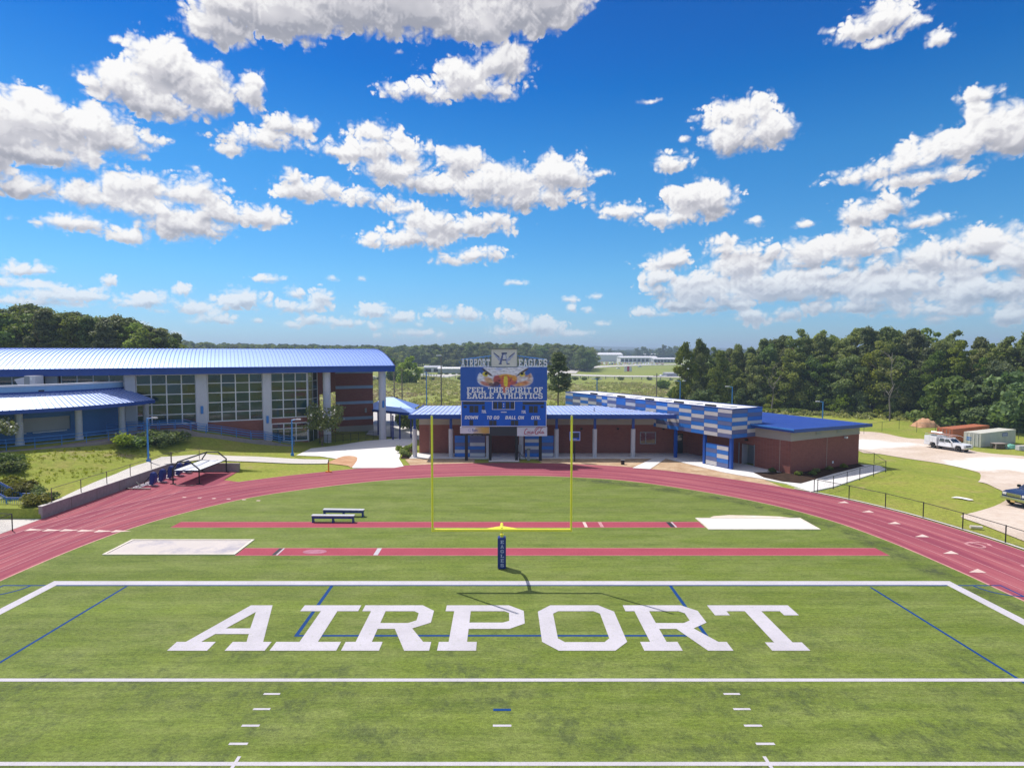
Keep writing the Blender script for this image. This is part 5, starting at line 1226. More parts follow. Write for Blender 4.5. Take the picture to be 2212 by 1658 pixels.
for (x0, x1, y0, y1) in ((626,672,808,892),(684,732,808,892),(776,822,808,892),(836,884,808,892),(334,386,852,938),(392,442,852,938),(486,520,852,900),(1062,1112,856,940),(1118,1168,856,940),(982,1014,852,900),(332,378,1028,1096),(574,618,1034,1094),(622,664,1034,1094),(840,884,1034,1094),(888,930,1034,1094),(1124,1168,1034,1096)):
    strip_box(c6(x0), c6(x1), z6(y1), z6(y0), M['digit'], 'digit_window')
for (x0, x1, y0, y1) in ((256,520,806,838),(984,1246,808,840)): strip_box(c6(x0), c6(x1), z6(y1), z6(y0), M['digit'], 'team_name_panel')
for x in (282, 1222): part('possession_lamp', MB().loops([[(c6(x) + .2 * math.cos(t), z6(868) + .14 * math.sin(t)) for t in np.linspace(0, 6.283, 13)[:-1]]], lambda u, v: (u, F0 - .006, v)), M['digit'], SB)
for y in (834, 862): part('colon_dot', MB().box(c6(746), c6(757), F0 - .02, F0, z6(y + 6), z6(y - 6)), M['text_white'], SB)
def btext(s, xc, z0, h, y, m, name, parent, width=None, shear=0.0, bold=.02):
    cu = bpy.data.curves.new(name, 'FONT'); cu.body = s; cu.size = 1; cu.shear = shear; cu.offset = bold; cu.align_x = 'LEFT'; cu.extrude = .0
    ob = bpy.data.objects.new(name, cu); COL.objects.link(ob)
    me = bpy.data.meshes.new_from_object(ob.evaluated_get(bpy.context.evaluated_depsgraph_get())); bpy.data.objects.remove(ob)
    n = len(me.vertices); co = np.empty(n * 3, np.float32); me.vertices.foreach_get('co', co); co = co.reshape(-1, 3)
    mn, mxx = co.min(0), co.max(0); k = h / max(1e-6, mxx[1] - mn[1]); kx = k if width is None else width / (mxx[0] - mn[0])
    p = np.zeros_like(co); p[:, 0] = (co[:, 0] - (mn[0] + mxx[0]) / 2) * kx + xc; p[:, 2] = z0 + (co[:, 1] - mn[1]) * k; p[:, 1] = y
    off = np.zeros(3); q = parent
    while q is not None: off += np.array(q.location); q = q.parent
    me.vertices.foreach_set('co', (p - off).astype(np.float32).ravel()); me.update(); me.materials.clear(); me.materials.append(m)
    return link(name, me, parent)
GLS = {
'D': (7, [[(0,0),(5,0),(7,2),(7,8),(5,10),(0,10)],[(2.3,2.2),(4.2,2.2),(4.7,2.8),(4.7,7.2),(4.2,7.8),(2.3,7.8)]]),
'O': (7.4, [[(1.8,0),(5.6,0),(7.4,1.8),(7.4,8.2),(5.6,10),(1.8,10),(0,8.2),(0,1.8)],[(2.8,2.2),(4.6,2.2),(5.1,2.8),(5.1,7.2),(4.6,7.8),(2.8,7.8),(2.3,7.2),(2.3,2.8)]]),
'W': (10.4, [[(1.6,0),(3.9,0),(5.2,5),(6.5,0),(8.8,0),(10.4,10),(8.1,10),(7.4,4.4),(6.1,9),(4.3,9),(3.0,4.4),(2.3,10),(0,10)]]),
'N': (7.4, [[(0,0),(2.2,0),(2.2,5.6),(5,0),(7.4,0),(7.4,10),(5.2,10),(5.2,4.4),(2.4,10),(0,10)]]),
'T': (6.6, [[(2.15,0),(4.45,0),(4.45,7.9),(6.6,7.9),(6.6,10),(0,10),(0,7.9),(2.15,7.9)]]),
'G': (7.3, [[(1.8,0),(5.5,0),(7.3,1.8),(7.3,5.4),(4.2,5.4),(4.2,3.6),(5,3.6),(5,2.6),(4.5,2.2),(2.8,2.2),(2.3,2.8),(2.3,7.2),(2.8,7.8),(4.6,7.8),(5,7.3),(5,6.6),(7.3,6.6),(7.3,8.2),(5.5,10),(1.8,10),(0,8.2),(0,1.8)]]),
'B': (7, [[(0,0),(5.4,0),(7,1.5),(7,4.2),(6.1,5.1),(7,6),(7,8.5),(5.4,10),(0,10)],[(2.3,2.1),(4.4,2.1),(4.7,2.4),(4.7,3.9),(4.4,4.2),(2.3,4.2)],[(2.3,6),(4.4,6),(4.7,6.3),(4.7,7.6),(4.4,7.9),(2.3,7.9)]]),
'A': (8, [[(0,0),(2.4,0),(2.9,2),(5.1,2),(5.6,0),(8,0),(5.4,10),(2.6,10)],[(3.4,3.9),(4.6,3.9),(4,6.8)]]),
'L': (5.8, [[(0,0),(5.8,0),(5.8,2.2),(2.3,2.2),(2.3,10),(0,10)]]),
'Q': (7.6, [[(1.8,0),(4.9,0),(5.6,.5),(6.6,-.6),(7.8,.8),(6.9,1.7),(7.4,2.4),(7.4,8.2),(5.6,10),(1.8,10),(0,8.2),(0,1.8)],[(2.8,2.2),(4.6,2.2),(5.1,2.8),(5.1,7.2),(4.6,7.8),(2.8,7.8),(2.3,7.2),(2.3,2.8)]]),
'R': (7.2, [[(0,0),(2.3,0),(2.3,3.6),(3.1,3.6),(4.7,0),(7.2,0),(5.5,3.9),(7,5.2),(7,8.5),(5.4,10),(0,10)],[(2.3,5.6),(4.3,5.6),(4.7,6),(4.7,7.5),(4.3,7.9),(2.3,7.9)]]),
'.': (2.2, [[(0,0),(2.2,0),(2.2,2.2),(0,2.2)]])}
def block_text(txt, x0, x1, z0, z1, m, y, parent):
    ws = [3.2 if c == ' ' else GLS[c][0] for c in txt]; gap = 1.0; tot = sum(ws) + gap * (len(txt) - 1) + 1.6; k = (x1 - x0) / tot; x = x0
    for c, w in zip(txt, ws):
        if c != ' ': part('lettering', glyph(c, x, x + w * k, lambda u, v: (u + v * 1.8 * k, y, z0 + (z1 - z0) * v), GLS), m, parent)
        x += (w + gap) * k
for s, x0, x1, y0, y1 in (('TOL', 478, 543, 908, 944), ('TOL', 966, 1028, 912, 946), ('DOWN', 274, 440, 976, 1018), ('TO GO', 541, 700, 978, 1020), ('BALL ON', 770, 1002, 978, 1020), ('QTR.', 1085, 1208, 980, 1022)):
    block_text(s, c6(x0), c6(x1), z6(y1), z6(y0), M['text_white'], F0 - .012, SB)
strip_box(c6(718), c6(788), z6(938), z6(926), M['ad_white'], 'maker_plate', .01)
FB = SY - .32
def slab_line(words, boxes, z0, z1, m, y, name='slogan_letter', parent=SB):
    for wd, (x0, x1) in zip(words.split(' '), boxes):
        ws = [GLY[c][0] for c in wd]; gap = 1.0; tot = sum(ws) + gap * (len(wd) - 1); x = x0; k = (x1 - x0) / tot
        for c, w in zip(wd, ws):
            mb = glyph(c, x, x + w * k, lambda u, v: (u, y, z0 + (z1 - z0) * v)); part(name, mb, m, parent); x += (w + gap) * k
def c9(x): return sx((1100 + x / 8.508) * .8848)
def z9(y): return sz((890 + y / 8.508) * .8848)
slab_line('FEEL THE SPIRIT OF', [(c9(340), c9(722)), (c9(780), c9(1092)), (c9(1135), c9(1672)), (c9(1725), c9(1912))], z9(580), z9(468), M['text_white'], FB - .016)
slab_line('EAGLE ATHLETICS', [(c9(340), c9(896)), (c9(955), c9(1912))], z9(706), z9(588), M['text_white'], FB - .016)
# the eagle's eyes and beak printed on the banner
nx, nz = 150, 64; x0, x1, z0, z1 = c9(520), c9(1740), z9(596), z9(58)
X, Z = np.meshgrid(np.linspace(520, 1740, nx + 1), np.linspace(596, 58, nz + 1))
colr = np.zeros((nz + 1, nx + 1, 3), np.float32); colr[:] = (.038, .125, .50)
def blob(cx, cy, rx, ry, c, k=1.0, p=2.0, ang=0.0, soft=1.0):
    ca, sa = math.cos(ang), math.sin(ang); dx, dy = X - cx, Z - cy
    u, v = (dx * ca + dy * sa) / rx, (-dx * sa + dy * ca) / ry
    w = np.clip((1.15 - (np.abs(u) ** p + np.abs(v) ** p)) / soft, 0, 1)[..., None] * k
    colr[:] = colr * (1 - w) + np.array(c, np.float32) * w
stre = perlin(X / 130, Z / 26, 77); stre2 = perlin((X + Z * .6) / 60, (Z - X * .3) / 30, 78)
blob(740, 300, 185, 150, (.60, .60, .70), 1, 2.4, .25, .35); blob(1540, 300, 170, 150, (.60, .50, .50), 1, 2.4, -.3, .35)
blob(720, 395, 130, 45, (.42, .12, .08), .9, 2, .35, .8); blob(800, 330, 120, 70, (.50, .24, .05), .8, 2, .5, .8); blob(860, 420, 90, 45, (.10, .05, .05), .9, 2, .3, .8)
blob(1500, 390, 160, 55, (.50, .16, .05), .9, 2, -.2, .8); blob(1600, 220, 80, 90, (.36, .14, .06), .8, 2, -.4, .8); blob(1530, 300, 110, 34, (.62, .60, .68), .8, 2, -.5, .8); blob(1400, 420, 130, 40, (.62, .32, .08), .7, 2, -.1, .8)
blob(1120, 120, 500, 110, (.64, .63, .72), 1, 3, 0, .3); blob(1000, 90, 90, 40, (.30, .36, .62), .7, 2, 0, 1)
blob(640, 110, 150, 60, (.038, .125, .50), 1, 3, .75, .3); blob(1660, 105, 150, 50, (.038, .125, .50), 1, 3, -.75, .3)
blob(760, 160, 150, 26, (.05, .03, .03), .95, 2, .62, .6); blob(1500, 150, 160, 26, (.06, .03, .03), .95, 2, -.58, .6)
blob(1000, 310, 120, 100, (.36, .07, .05), .95, 2.4, 0, .5); blob(1240, 320, 140, 110, (.46, .09, .06), .95, 2.4, 0, .5); blob(960, 400, 70, 55, (.08, .03, .05), .9, 2, 0, .6)
blob(1150, 240, 150, 50, (.62, .33, .03), .95, 2, 0, .6); blob(1330, 280, 60, 70, (.62, .30, .04), .8, 2, 0, .7); blob(1140, 370, 105, 160, (.50, .10, .05), .9, 3, 0, .5); blob(1145, 350, 45, 130, (.66, .52, .04), 1, 2.6, 0, .6); blob(1125, 520, 45, 90, (.48, .13, .08), .95, 2.2, 0, .6)
blob(1240, 330, 16, 12, (.05, .02, .02), 1, 2, 0, .4); blob(1010, 330, 24, 18, (.08, .02, .03), 1, 2, 0, .4)
blob(720, 200, 62, 48, (.60, .50, .06), 1, 2, .3, .4); blob(740, 188, 32, 27, (.015, .015, .02), 1, 2, 0, .3); blob(1490, 205, 58, 44, (.56, .44, .06), 1, 2, -.3, .4); blob(1482, 190, 32, 27, (.015, .015, .02), 1, 2, 0, .3)
face = (np.abs(colr - np.array((.038, .125, .50))).sum(-1) > .08)[..., None]
colr *= np.where(face, 1.3 * np.clip(1 + stre[..., None] * .35 + stre2[..., None] * .3, .45, 1.4), 1)
mb = MB()
for j in range(nz + 1):
    for i in range(nx + 1): mb.v.append((x0 + (x1 - x0) * i / nx, FB - .008, z0 + (z1 - z0) * j / nz))
for j in range(nz):
    for i in range(nx): q = j * (nx + 1) + i; mb.f.append((q, q + 1, q + nx + 2, q + nx + 1))
ep = part('eagle_print', mb, None, SB)
at = ep.data.color_attributes.new('print', 'FLOAT_COLOR', 'POINT'); at.data.foreach_set('color', np.concatenate([colr.reshape(-1, 3), np.ones(((nz + 1) * (nx + 1), 1), np.float32)], 1).astype(np.float32).ravel())
m, t, b = nodes('eagle_print'); n_ = t.nodes.new('ShaderNodeAttribute'); n_.attribute_name = 'print'; t.links.new(n_.outputs['Color'], b.inputs['Base Color']); b.inputs['Roughness'].default_value = .5; ep.data.materials.append(m)
# sponsor panels and the black board between them
AY = SY - .34
part('sponsor_panel', MB().box(XL - .06, sx(1057.4), AY, SY, sz(936.2), sz(922)), M['ad_white'], SB)
part('sponsor_panel', MB().box(sx(1117), XR_ + .02, AY, SY, sz(941.8), sz(922.4)), M['ad_white'], SB)
part('message_strip', MB().box(XL + .05, sx(1056), AY + .02, SY, sz(941.2), sz(936.2) - .002), M['black'], SB)
part('blank_board', MB().box(sx(1058), sx(1116.4), AY + .04, SY, sz(941.4), sz(921.6)), M['digit'], SB)
m, t, b = nodes('sunset_print'); g_ = t.nodes.new('ShaderNodeTexCoord'); s_ = t.nodes.new('ShaderNodeSeparateXYZ'); t.links.new(g_.outputs['Generated'], s_.inputs[0])
t.links.new(mixc(t, .35, ramp(t, s_.outputs[0], [(0, (.60, .58, .66)), (.3, (.62, .50, .36)), (.6, (.62, .38, .07)), (1, (.56, .30, .05))]), ramp(t, noise(t, 1.3, 4, .6, (1, 1, 4)), [(.35, (.60, .26, .03)), (.65, (.66, .55, .25))])), b.inputs['Base Color']); b.inputs['Roughness'].default_value = .5
part('sunset_print', MB().quad((sx(1022), AY - .006, sz(935.8)), (sx(1056.8), AY - .006, sz(935.8)), (sx(1056.8), AY - .006, sz(922.4)), (sx(1028), AY - .006, sz(922.4))), m, SB)
part('ring_emblem', MB().loops([[(sx(1014.5) + .17 * math.cos(t_), sz(929) + .19 * math.sin(t_)) for t_ in np.linspace(.4, 6.0, 16)] + [(sx(1014.5) + .11 * math.cos(t_), sz(929) + .12 * math.sin(t_)) for t_ in np.linspace(6.0, .4, 16)]], lambda u, v: (u, AY - .012, v)), M['text_lav'], SB)
btext('Sun', sx(1025.5), sz(932.2), .34, AY - .014, M['logo_blue'], 'lettering', SB, .62)
for k, (p0, p1_, yy) in enumerate(((1000, 1006, 937.6), (1016, 1021, 937.6), (1011, 1018, 939.8), (1022, 1031, 939.8), (1032, 1040, 939.8), (1043, 1050, 937.8))):
    part('message_text', MB().box(sx(p0), sx(p1_), AY + .012, AY + .02, sz(yy + .7), sz(yy)), M['rust'] if k == 5 else M['grey'], SB)
# the cola maker's red script, drawn as ribbons
def ribbon(P, w, y, m, name, parent, n=6):
    P = catmull(P, n); A = offset(P, w / 2); Bq = offset(P, -w / 2); k = len(P); mb = MB()
    mb.v = [(x, y, z) for x, z in A] + [(x, y, z) for x, z in Bq]; mb.f = [(i, i + 1, k + i + 1, k + i) for i in range(k - 1)]; part(name, mb, m, parent)
ox, oz, ks = sx(1131.5), sz(939.2), .00285
def S_(pts): return [(ox + x * ks, oz + z * ks) for x, z in pts]
STR = [([(150,235),(110,245),(60,190),(30,110),(25,50),(55,25),(100,45)], 16), ([(195,130),(160,130),(135,95),(140,60),(170,55),(195,85),(195,130),(215,120)], 12), ([(285,125),(250,140),(225,100),(232,62),(262,62),(290,88)], 12),
([(370,135),(335,135),(308,95),(315,60),(345,62),(372,135),(368,80),(392,62),(410,78)], 12), ([(455,150),(400,135),(425,100),(480,130)], 5),
([(620,260),(560,240),(490,170),(460,90),(470,40),(520,30),(560,62)], 16), ([(430,190),(520,285),(640,300),(700,270),(760,292)], 14), ([(612,135),(580,135),(552,95),(560,60),(592,58),(614,90),(612,135),(640,120)], 12), ([(690,230),(700,255),(670,170),(652,90),(668,58),(695,78)], 12),
([(780,140),(745,138),(718,95),(725,60),(755,62),(782,135),(778,80),(800,62),(820,85)], 12), ([(100,20),(200,5),(300,22),(340,12)], 9)]
for k, (pts, w) in enumerate(STR): ribbon(S_(pts), w * ks * 1.7, AY - .010 - k * .0015, M['cola'], 'script_stroke', SB)
# letters and crest along the top
LZ0, LZ1 = sz(792.4), sz(775.6)
LT = bpy.data.objects.new('crown', None); COL.objects.link(LT); LT.parent = SB; LT.location = (0, 0, sz(793)); LT['label'] = 'pale crest box and letter row on a blue truss along the scoreboard top'
def top_letters(word, xa, xb):
    n = len(word); st = (xb - xa) / n
    for i, c in enumerate(word):
        w = st * (.80 if c != 'I' else .5); xc = xa + st * (i + .5)
        lo = [[(xc - w / 2 + w * x / GLY[c][0], y / 10) for x, y in l] for l in GLY[c][1]]
        mb = MB()
        for dy in (-.05, .05): mb.loops(lo, lambda u, v: (u, SY - .16 + dy, LZ0 + (LZ1 - LZ0) * v))
        nb = sum(len(l) for l in lo); o_ = 0
        for l in lo:
            for k in range(len(l)): a_, b_ = o_ + k, o_ + (k + 1) % len(l); mb.f.append((a_, b_, nb + b_, nb + a_))
            o_ += len(l)
        part('letter', mb, M['text_white'], LT)
top_letters('AIRPORT', c6(229), c6(588)); top_letters('EAGLES', c6(928), c6(1292))
bx0, bx1, bz0, bz1 = sx(1060.7), sx(1117.4), sz(792.6), sz(752.8)
part('crest_box', MB().box(bx0, bx1, SY - .20, SY + .3, bz0, bz1), M['grey'], LT)
part('crest_panel', MB().box(bx0 + .06, bx1 - .06, SY - .26, SY - .201, bz0 + .05, bz1 - .09), M['logo_back'], LT)
part('crest_hood', MB().box(bx0 - .02, bx1 + .02, SY - .50, SY + .3, bz1 + .001, bz1 + .06), M['grey'], LT)
CY_ = SY - .262
def crest(pts, m, dy, name='crest_shape'): part(name, MB().loops([[((bx0 + bx1) / 2 + x, (bz0 + bz1) / 2 + z) for x, z in pts]], lambda u, v: (u, CY_ - dy, v)), m, LT)
for s in (-1, 1):
    crest([(s * .18, -.35), (s * .55, .1), (s * 1.2, .62), (s * 1.22, .42), (s * 1.05, .25), (s * .98, .08), (s * .78, -.05), (s * .7, -.28), (s * .45, -.38)], M['text_lav'], .004, 'crest_wing')
    crest([(s * .55, .12), (s * 1.2, .63), (s * 1.16, .5), (s * .6, .02)], M['logo_dark'], .010, 'crest_wing_edge')
    crest([(s * .28, -.75), (s * .62, -.75), (s * .62, -.64), (s * .28, -.64)], M['logo_dark'], .014, 'crest_foot')
crest([(-.55, -.66), (-.32, -.66), (-.02, .42), (-.24, .42)], M['logo_blue'], .008, 'crest_letter'); crest([(.24, -.66), (.46, -.66), (.2, .42), (-.02, .42)], M['text_lav'], .012, 'crest_letter')
crest([(-.3, .42), (.32, .42), (.32, .58), (-.3, .58)], M['logo_dark'], .016, 'crest_letter'); crest([(-.2, -.32), (.26, -.32), (.26, -.2), (-.2, -.2)], M['logo_dark'], .018, 'crest_letter')
crest([(-.1, .3), (.12, .3), (.2, -.1), (-.16, -.1)], M['ad_white'], .020, 'crest_head')
for s, xa, xb in ((-1, bx0, XL + .05), (1, bx1, XR_ - .05)):
    za, zb_ = sz(762), sz(775.8)
    part('truss_chord', MB().tube([(xa, SY + .1, za - .35), (xa + (xb - xa) * .45, SY + .1, za - .55), (xb, SY + .1, zb_ - .05)], .05, 5), M['lamp_blue'], LT)
    part('truss_chord', MB().tube([(xa, SY + .1, LZ0 + .02), (xb, SY + .1, LZ0 + .02)], .06, 5), M['steel'], LT)
    for k in range(6):
        x = xa + (xb - xa) * (k + .5) / 6; zz = za - .35 + (zb_ - za + .3) * ((k + .5) / 6) ** 1.4
        part('truss_bar', MB().tube([(x, SY + .1, LZ0), (x, SY + .1, zz)], .03, 4), M['lamp_blue'], LT)
        part('truss_bar', MB().tube([(x, SY + .1, LZ0), (x + (xb - xa) / 6, SY + .1, max(LZ0 + .1, zz - .2))], .022, 4), M['lamp_blue'], LT)
for px in (1008, 1166): part('speaker', MB().box(sx(px) - .12, sx(px) + .12, SY + .14, SY + .4, sz(790), sz(776)), M['black'], LT)

# ------------------------------------------------------------------ play clock, boxes
PC = thing('play_clock', 'square blue framed play clock on a thin black pole before the brick wall', 'sign', (8.35, 67.2, 0))
zc = (sz(932), sz(950)); x0, x1 = 7.95, 9.25
a_ = AT(1230.5, 932, 67.2); b_ = AT(1253, 951, 67.2)
part('pole', MB().cyl((a_.x + b_.x) / 2, 67.3, -.05, a_.z, .07, n=8), M['black'], PC)
part('case', MB().box(a_.x, b_.x, 67.05, 67.22, b_.z, a_.z), M['board_blue'], PC)
for q in ((a_.x, b_.x, a_.z - .08, a_.z), (a_.x, b_.x, b_.z, b_.z + .08), (a_.x, a_.x + .08, b_.z + .08, a_.z - .08), (b_.x - .08, b_.x, b_.z + .08, a_.z - .08)): part('border', MB().box(q[0], q[1], 67.02, 67.049, q[2], q[3]), M['text_lav'], PC)
part('digit_window', MB().box(a_.x + .3, b_.x - .16, 67.03, 67.049, b_.z + .34, a_.z - .12), M['digit'], PC)
part('maker_plate', MB().box(a_.x + .4, a_.x + .8, 67.03, 67.049, b_.z + .14, b_.z + .22), M['text_lav'], PC)
q = G(1287, 1000, 0)
EB = thing('utility_box', 'small grey utility box on a leg beside the right scoreboard post', 'box', (2.05, 68.4, 0))
part('leg', MB().cyl(2.1, 68.5, 0, 1.0, .05, n=6), M['black'], EB); part('cabinet', MB().box(1.9, 2.3, 68.3, 68.5, .95, 1.75), M['grey'], EB, bevel=.02); part('cable', MB().tube([(2.1, 68.45, .9), (2.3, 68.5, .45), (2.75, 68.6, .25), (2.85, 68.6, .02)], .03, 5), M['black'], EB)
q = AT(1290, 0, 68.2); FX = sx((1100 + 1625 / 8.508) * .8848)
DF = thing('drinking_fountain', 'slim steel pedestal fountain with shiny bowl in front of the panel screen', 'fountain', (FX, 68.2, 0))
part('pedestal', MB().box(FX - .14, FX + .14, 68.1, 68.4, -.02, 1.25), M['grey'], DF, bevel=.02); part('bowl', MB().cyl(FX, 68.15, 1.25, 1.36, .2, .24, n=12), M['chrome'], DF)
q = G((1350 + 672 / 3.947) * .8848, (850 + 1118 / 3.947) * .8848, 0)
VB = thing('irrigation_box', 'small dark valve box standing in the bare dirt before the pillars', 'box', (q.x, q.y, 0))
part('box', MB().box(q.x - .18, q.x + .18, q.y - .15, q.y + .15, -.03, .5), M['black'], VB, bevel=.02); part('lid', MB().box(q.x - .2, q.x + .2, q.y - .17, q.y + .17, .501, .54), M['grey'], VB)

# ================================================================== GOAL POST
PYB, PYC = G(1084, 1226, 0).y, 31.35
GP = thing('goal_post', 'tall yellow gooseneck football goal post with padded blue base behind the end zone', 'goal post', (0, PYB, 0))
hw, zc_, zt_ = 3.72, 2.98, 9.12
neck = [(0, PYB, 1.95), (0, PYB, 2.25)] + [(0, PYB + (PYC - PYB) * (1 - math.cos(t)), 2.25 + (3.02 - 2.25) * math.sin(t)) for t in np.linspace(.12, math.pi / 2, 9)]
part('gooseneck', MB().tube(neck, .088, 12), M['yellow'], GP, smooth=True)
part('crossbar', MB().tube([(-hw, PYC, zc_), (hw, PYC, zc_)], .082, 12), M['yellow'], GP, smooth=True)
for s in (-1, 1):
    part('upright', MB().tube([(s * hw, PYC, zc_ - .08), (s * hw, PYC, zt_)], .058, 12), M['yellow'], GP, smooth=True)
    part('upright_cap', MB().cyl(s * hw, PYC, zt_ + .001, zt_ + .10, .045, .02, n=8), M['pale_pillar'], GP)
    part('gusset', MB().add([(0, PYC + .04, zc_ + .09), (s * .85, PYC + .04, zc_ + .07), (0, PYC + .42, zc_ + .10), (0, PYC + .04, zc_ - .02), (s * .85, PYC + .04, zc_), (0, PYC + .42, zc_ - .01)], [(0, 1, 2), (3, 5, 4), (0, 3, 4, 1), (1, 4, 5, 2), (2, 5, 3, 0)]), M['yellow'], GP)
part('post', MB().tube([(0, PYB, 0), (0, PYB, 2.0)], .10, 12), M['yellow'], GP, smooth=True)
pad = part('base_pad', MB().box(-.24, .24, PYB - .24, PYB + .24, .02, 1.83), M['pad_blue'], GP, bevel=.035)
zz = 1.70
for ch in 'EAGLES':
    mb = glyph(ch, -.075, .115, lambda x, y: (x, PYB - .244, zz - .19 + .19 * y)); part('pad_letter', mb, M['text_lav'], pad); zz -= .272

# ------------------------------------------------------------------ benches
def bench(x, y, rot, lab):
    t = thing('team_bench', lab, 'bench', (x, y, 0), rot, 'team benches')
    Lb = 1.58
    part('seat', MB().box(-Lb, Lb, -.2, .2, .48, .54), M['aluminium'], t, True, bevel=.01)
    part('front_board', MB().box(-Lb + .04, Lb - .04, -.17, -.14, .30, .479), M['bench_blue'], t, True); part('back_board', MB().box(-Lb + .04, Lb - .04, .14, .17, .30, .479), M['bench_blue'], t, True)
    for s in (-.94, 0, .94): part('leg', MB().box(s * Lb - .05, s * Lb + .05, -.135, .135, .001, .479).box(s * Lb - .06, s * Lb + .06, -.22, .22, 0, .03), M['bench_blue'], t, True)
p = G(719, 1128, 0); bench(p.x, p.y + .1, R(-1), 'nearer white topped team bench with blue frame beside the far red runway')
p = G(722, 1122, 0); bench(p.x + .45, p.y + .98, R(-3), 'farther white topped team bench behind the first on the turf')

# ------------------------------------------------------------------ blocking sled and lineman chute
SL = thing('blocking_sled', 'five man football blocking sled with blue pads on a white frame by the low wall', 'sled', (-33, 57.5, 0))
for i in range(5):
    y = 55.0 + i * 1.5; x = -32.75
    prof = [(-.22, .15), (.12, .12), (.30, .45), (.34, .95), (.22, 1.26), (-.02, 1.3), (-.12, 1.0), (-.16, .5)]
    mb = MB(); k = len(prof)
    mb.v = [(x + a, y - .28, z) for a, z in prof] + [(x + a, y + .28, z) for a, z in prof]
    mb.f = [(j, (j + 1) % k, k + (j + 1) % k, k + j) for j in range(k)] + [tuple(range(k)), tuple(reversed(range(k, 2 * k)))]
    part('pad', mb, M['navy'], SL, bevel=.05, smooth=True)
    part('pad_arm', MB().tube([(x - .15, y, .95), (x - .75, y, .35), (x - .8, y, .12)], .045, 6), M['black'], SL)
    part('skid', MB().tube([(x - 1.1, y, .06), (x + .5, y, .06)], .04, 6), M['white'], SL)
for dx in (-1.0, -.75, -.45): part('frame_rail', MB().tube([(-32.75 + dx, 53.6, .14), (-32.75 + dx, 61.2, .14)], .045, 6), M['white'], SL)
part('end_bar', MB().tube([(-34.3, 53.5, .1), (-32.0, 53.4, .1)], .06, 6), M['black'], SL); part('end_bar', MB().tube([(-33.9, 54.4, .5), (-33.2, 54.0, .14)], .05, 6), M['black'], SL)
CH = thing('lineman_chute', 'black tube lineman chute with white sheet stretched under its frame beside the sled', 'chute frame', (-30, 58.5, 0))
def arch(y):
    return [(-31.25, y, 0), (-31.25, y, 1.42), (-30.75, y, 2.12), (-29.6, y, 2.12), (-28.75, y, 1.42), (-28.75, y, 0)]
for y in (55.75, 61.3):
    part('arch', MB().tube(arch(y), .07, 8), M['black'], CH)
    for x in (-31.25, -28.75): part('foot', MB().box(x - .25, x + .25, y - .08, y + .08, 0, .06), M['black'], CH)
part('ridge_beam', MB().tube([(-30.75, 55.75, 2.12), (-30.75, 61.3, 2.12)], .07, 8), M['black'], CH); part('side_beam', MB().tube([(-31.25, 55.75, 1.3), (-31.25, 61.3, 1.3)], .045, 8), M['black'], CH); part('side_beam', MB().tube([(-28.75, 55.75, 1.3), (-28.75, 61.3, 1.3)], .045, 8), M['black'], CH)
mb = MB(); n = 10
for j in range(n + 1):
    for i in range(n + 1):
        mb.v.append((-31.2 + 2.4 * i / n, 55.85 + 5.4 * j / n, 1.3 - .10 * math.sin(math.pi * i / n) * math.sin(math.pi * j / n)))
for j in range(n):
    for i in range(n): a = j * (n + 1) + i; mb.f.append((a, a + 1, a + n + 2, a + n + 1))
part('sheet', mb, M['fabric'], CH, smooth=True)
for x in (-30.4, -29.6): part('strap', MB().tube([(x, 55.85, 1.31), (x, 61.2, 1.31)], .015, 4), M['steel'], CH)
part('ground_cable', MB().tube([(-31.25, 55.7, .04), (-30.6, 55.1, .03), (-29.8, 54.8, .03), (-29.0, 55.1, .03), (-28.75, 55.7, .04)], .03, 5), M['black'], CH)

# ------------------------------------------------------------------ low retaining wall with rail
RWL = thing('retaining_wall', 'low grey concrete retaining wall along the left edge of the track', 'wall', (-34.6, 53, 0))
part('wall', MB().box(-34.85, -34.55, 44, 61.55, -.1, .92), M['wall_concrete'], RWL); part('wall', MB().box(-34.85, -27.55, 61.551, 61.85, -.1, .88), M['wall_concrete'], RWL)
part('coping', MB().box(-34.88, -34.52, 43.98, 61.54, .921, .96), M['concrete'], RWL)
for y in (47, 50, 53, 56, 59): part('joint', MB().box(-34.549, -34.54, y - .012, y + .012, 0, .9), M['rail_brown'], RWL)
def fence(name, label, pts, h, m, mesh=True, r=.03, wire=.0042, pitch=.09, group=None, tops=True):
    """posts, a top rail and woven wire between"""
    t = thing(name, label, 'fence', pts[0], group=group)
    for p in pts: part('post', MB().cyl(p[0], p[1], p[2] - .05, p[2] + h + .04, r * 1.25, n=6), m, t)
    if tops: part('top_rail', MB().tube([(p[0], p[1], p[2] + h) for p in pts], r * .8, 6), m, t)
    if mesh:
        mb = MB()
        for a, b in zip(pts, pts[1:]):
            a, b = Vector(a), Vector(b); L_ = (b - a).length; n = int(L_ / pitch); d = b - a; nn = Vector((-d.y, d.x, 0)).normalized()
            for k in range(n + 1):
                for s in (1, -1):
                    u0 = k / n; u1 = u0 + s * (h - .05) / L_; z0, z1 = .04, h - .01
                    if u1 > 1: z1 = z0 + (z1 - z0) * (1 - u0) / (u1 - u0); u1 = 1
                    if u1 < 0: z1 = z0 + (z1 - z0) * (0 - u0) / (u1 - u0); u1 = 0
                    if z1 - z0 < .02: continue
                    p0 = a + d * u0 + Vector((0, 0, z0)); p1 = a + d * u1 + Vector((0, 0, z1)); w = Vector((wire / 2, 0, 0))
                    w = d.normalized() * wire * .5
                    mb.quad(p0 - w, p0 + w, p1 + w, p1 - w)
        part('chain_link', mb, M['wire'] if m is not M['fence_black'] else M['fence_black'], t, kind='stuff')
    return t
pts = [(-34.75, y, .94) for y in (45.2, 48.4, 51.6, 54.9, 58.2, 61.7)]
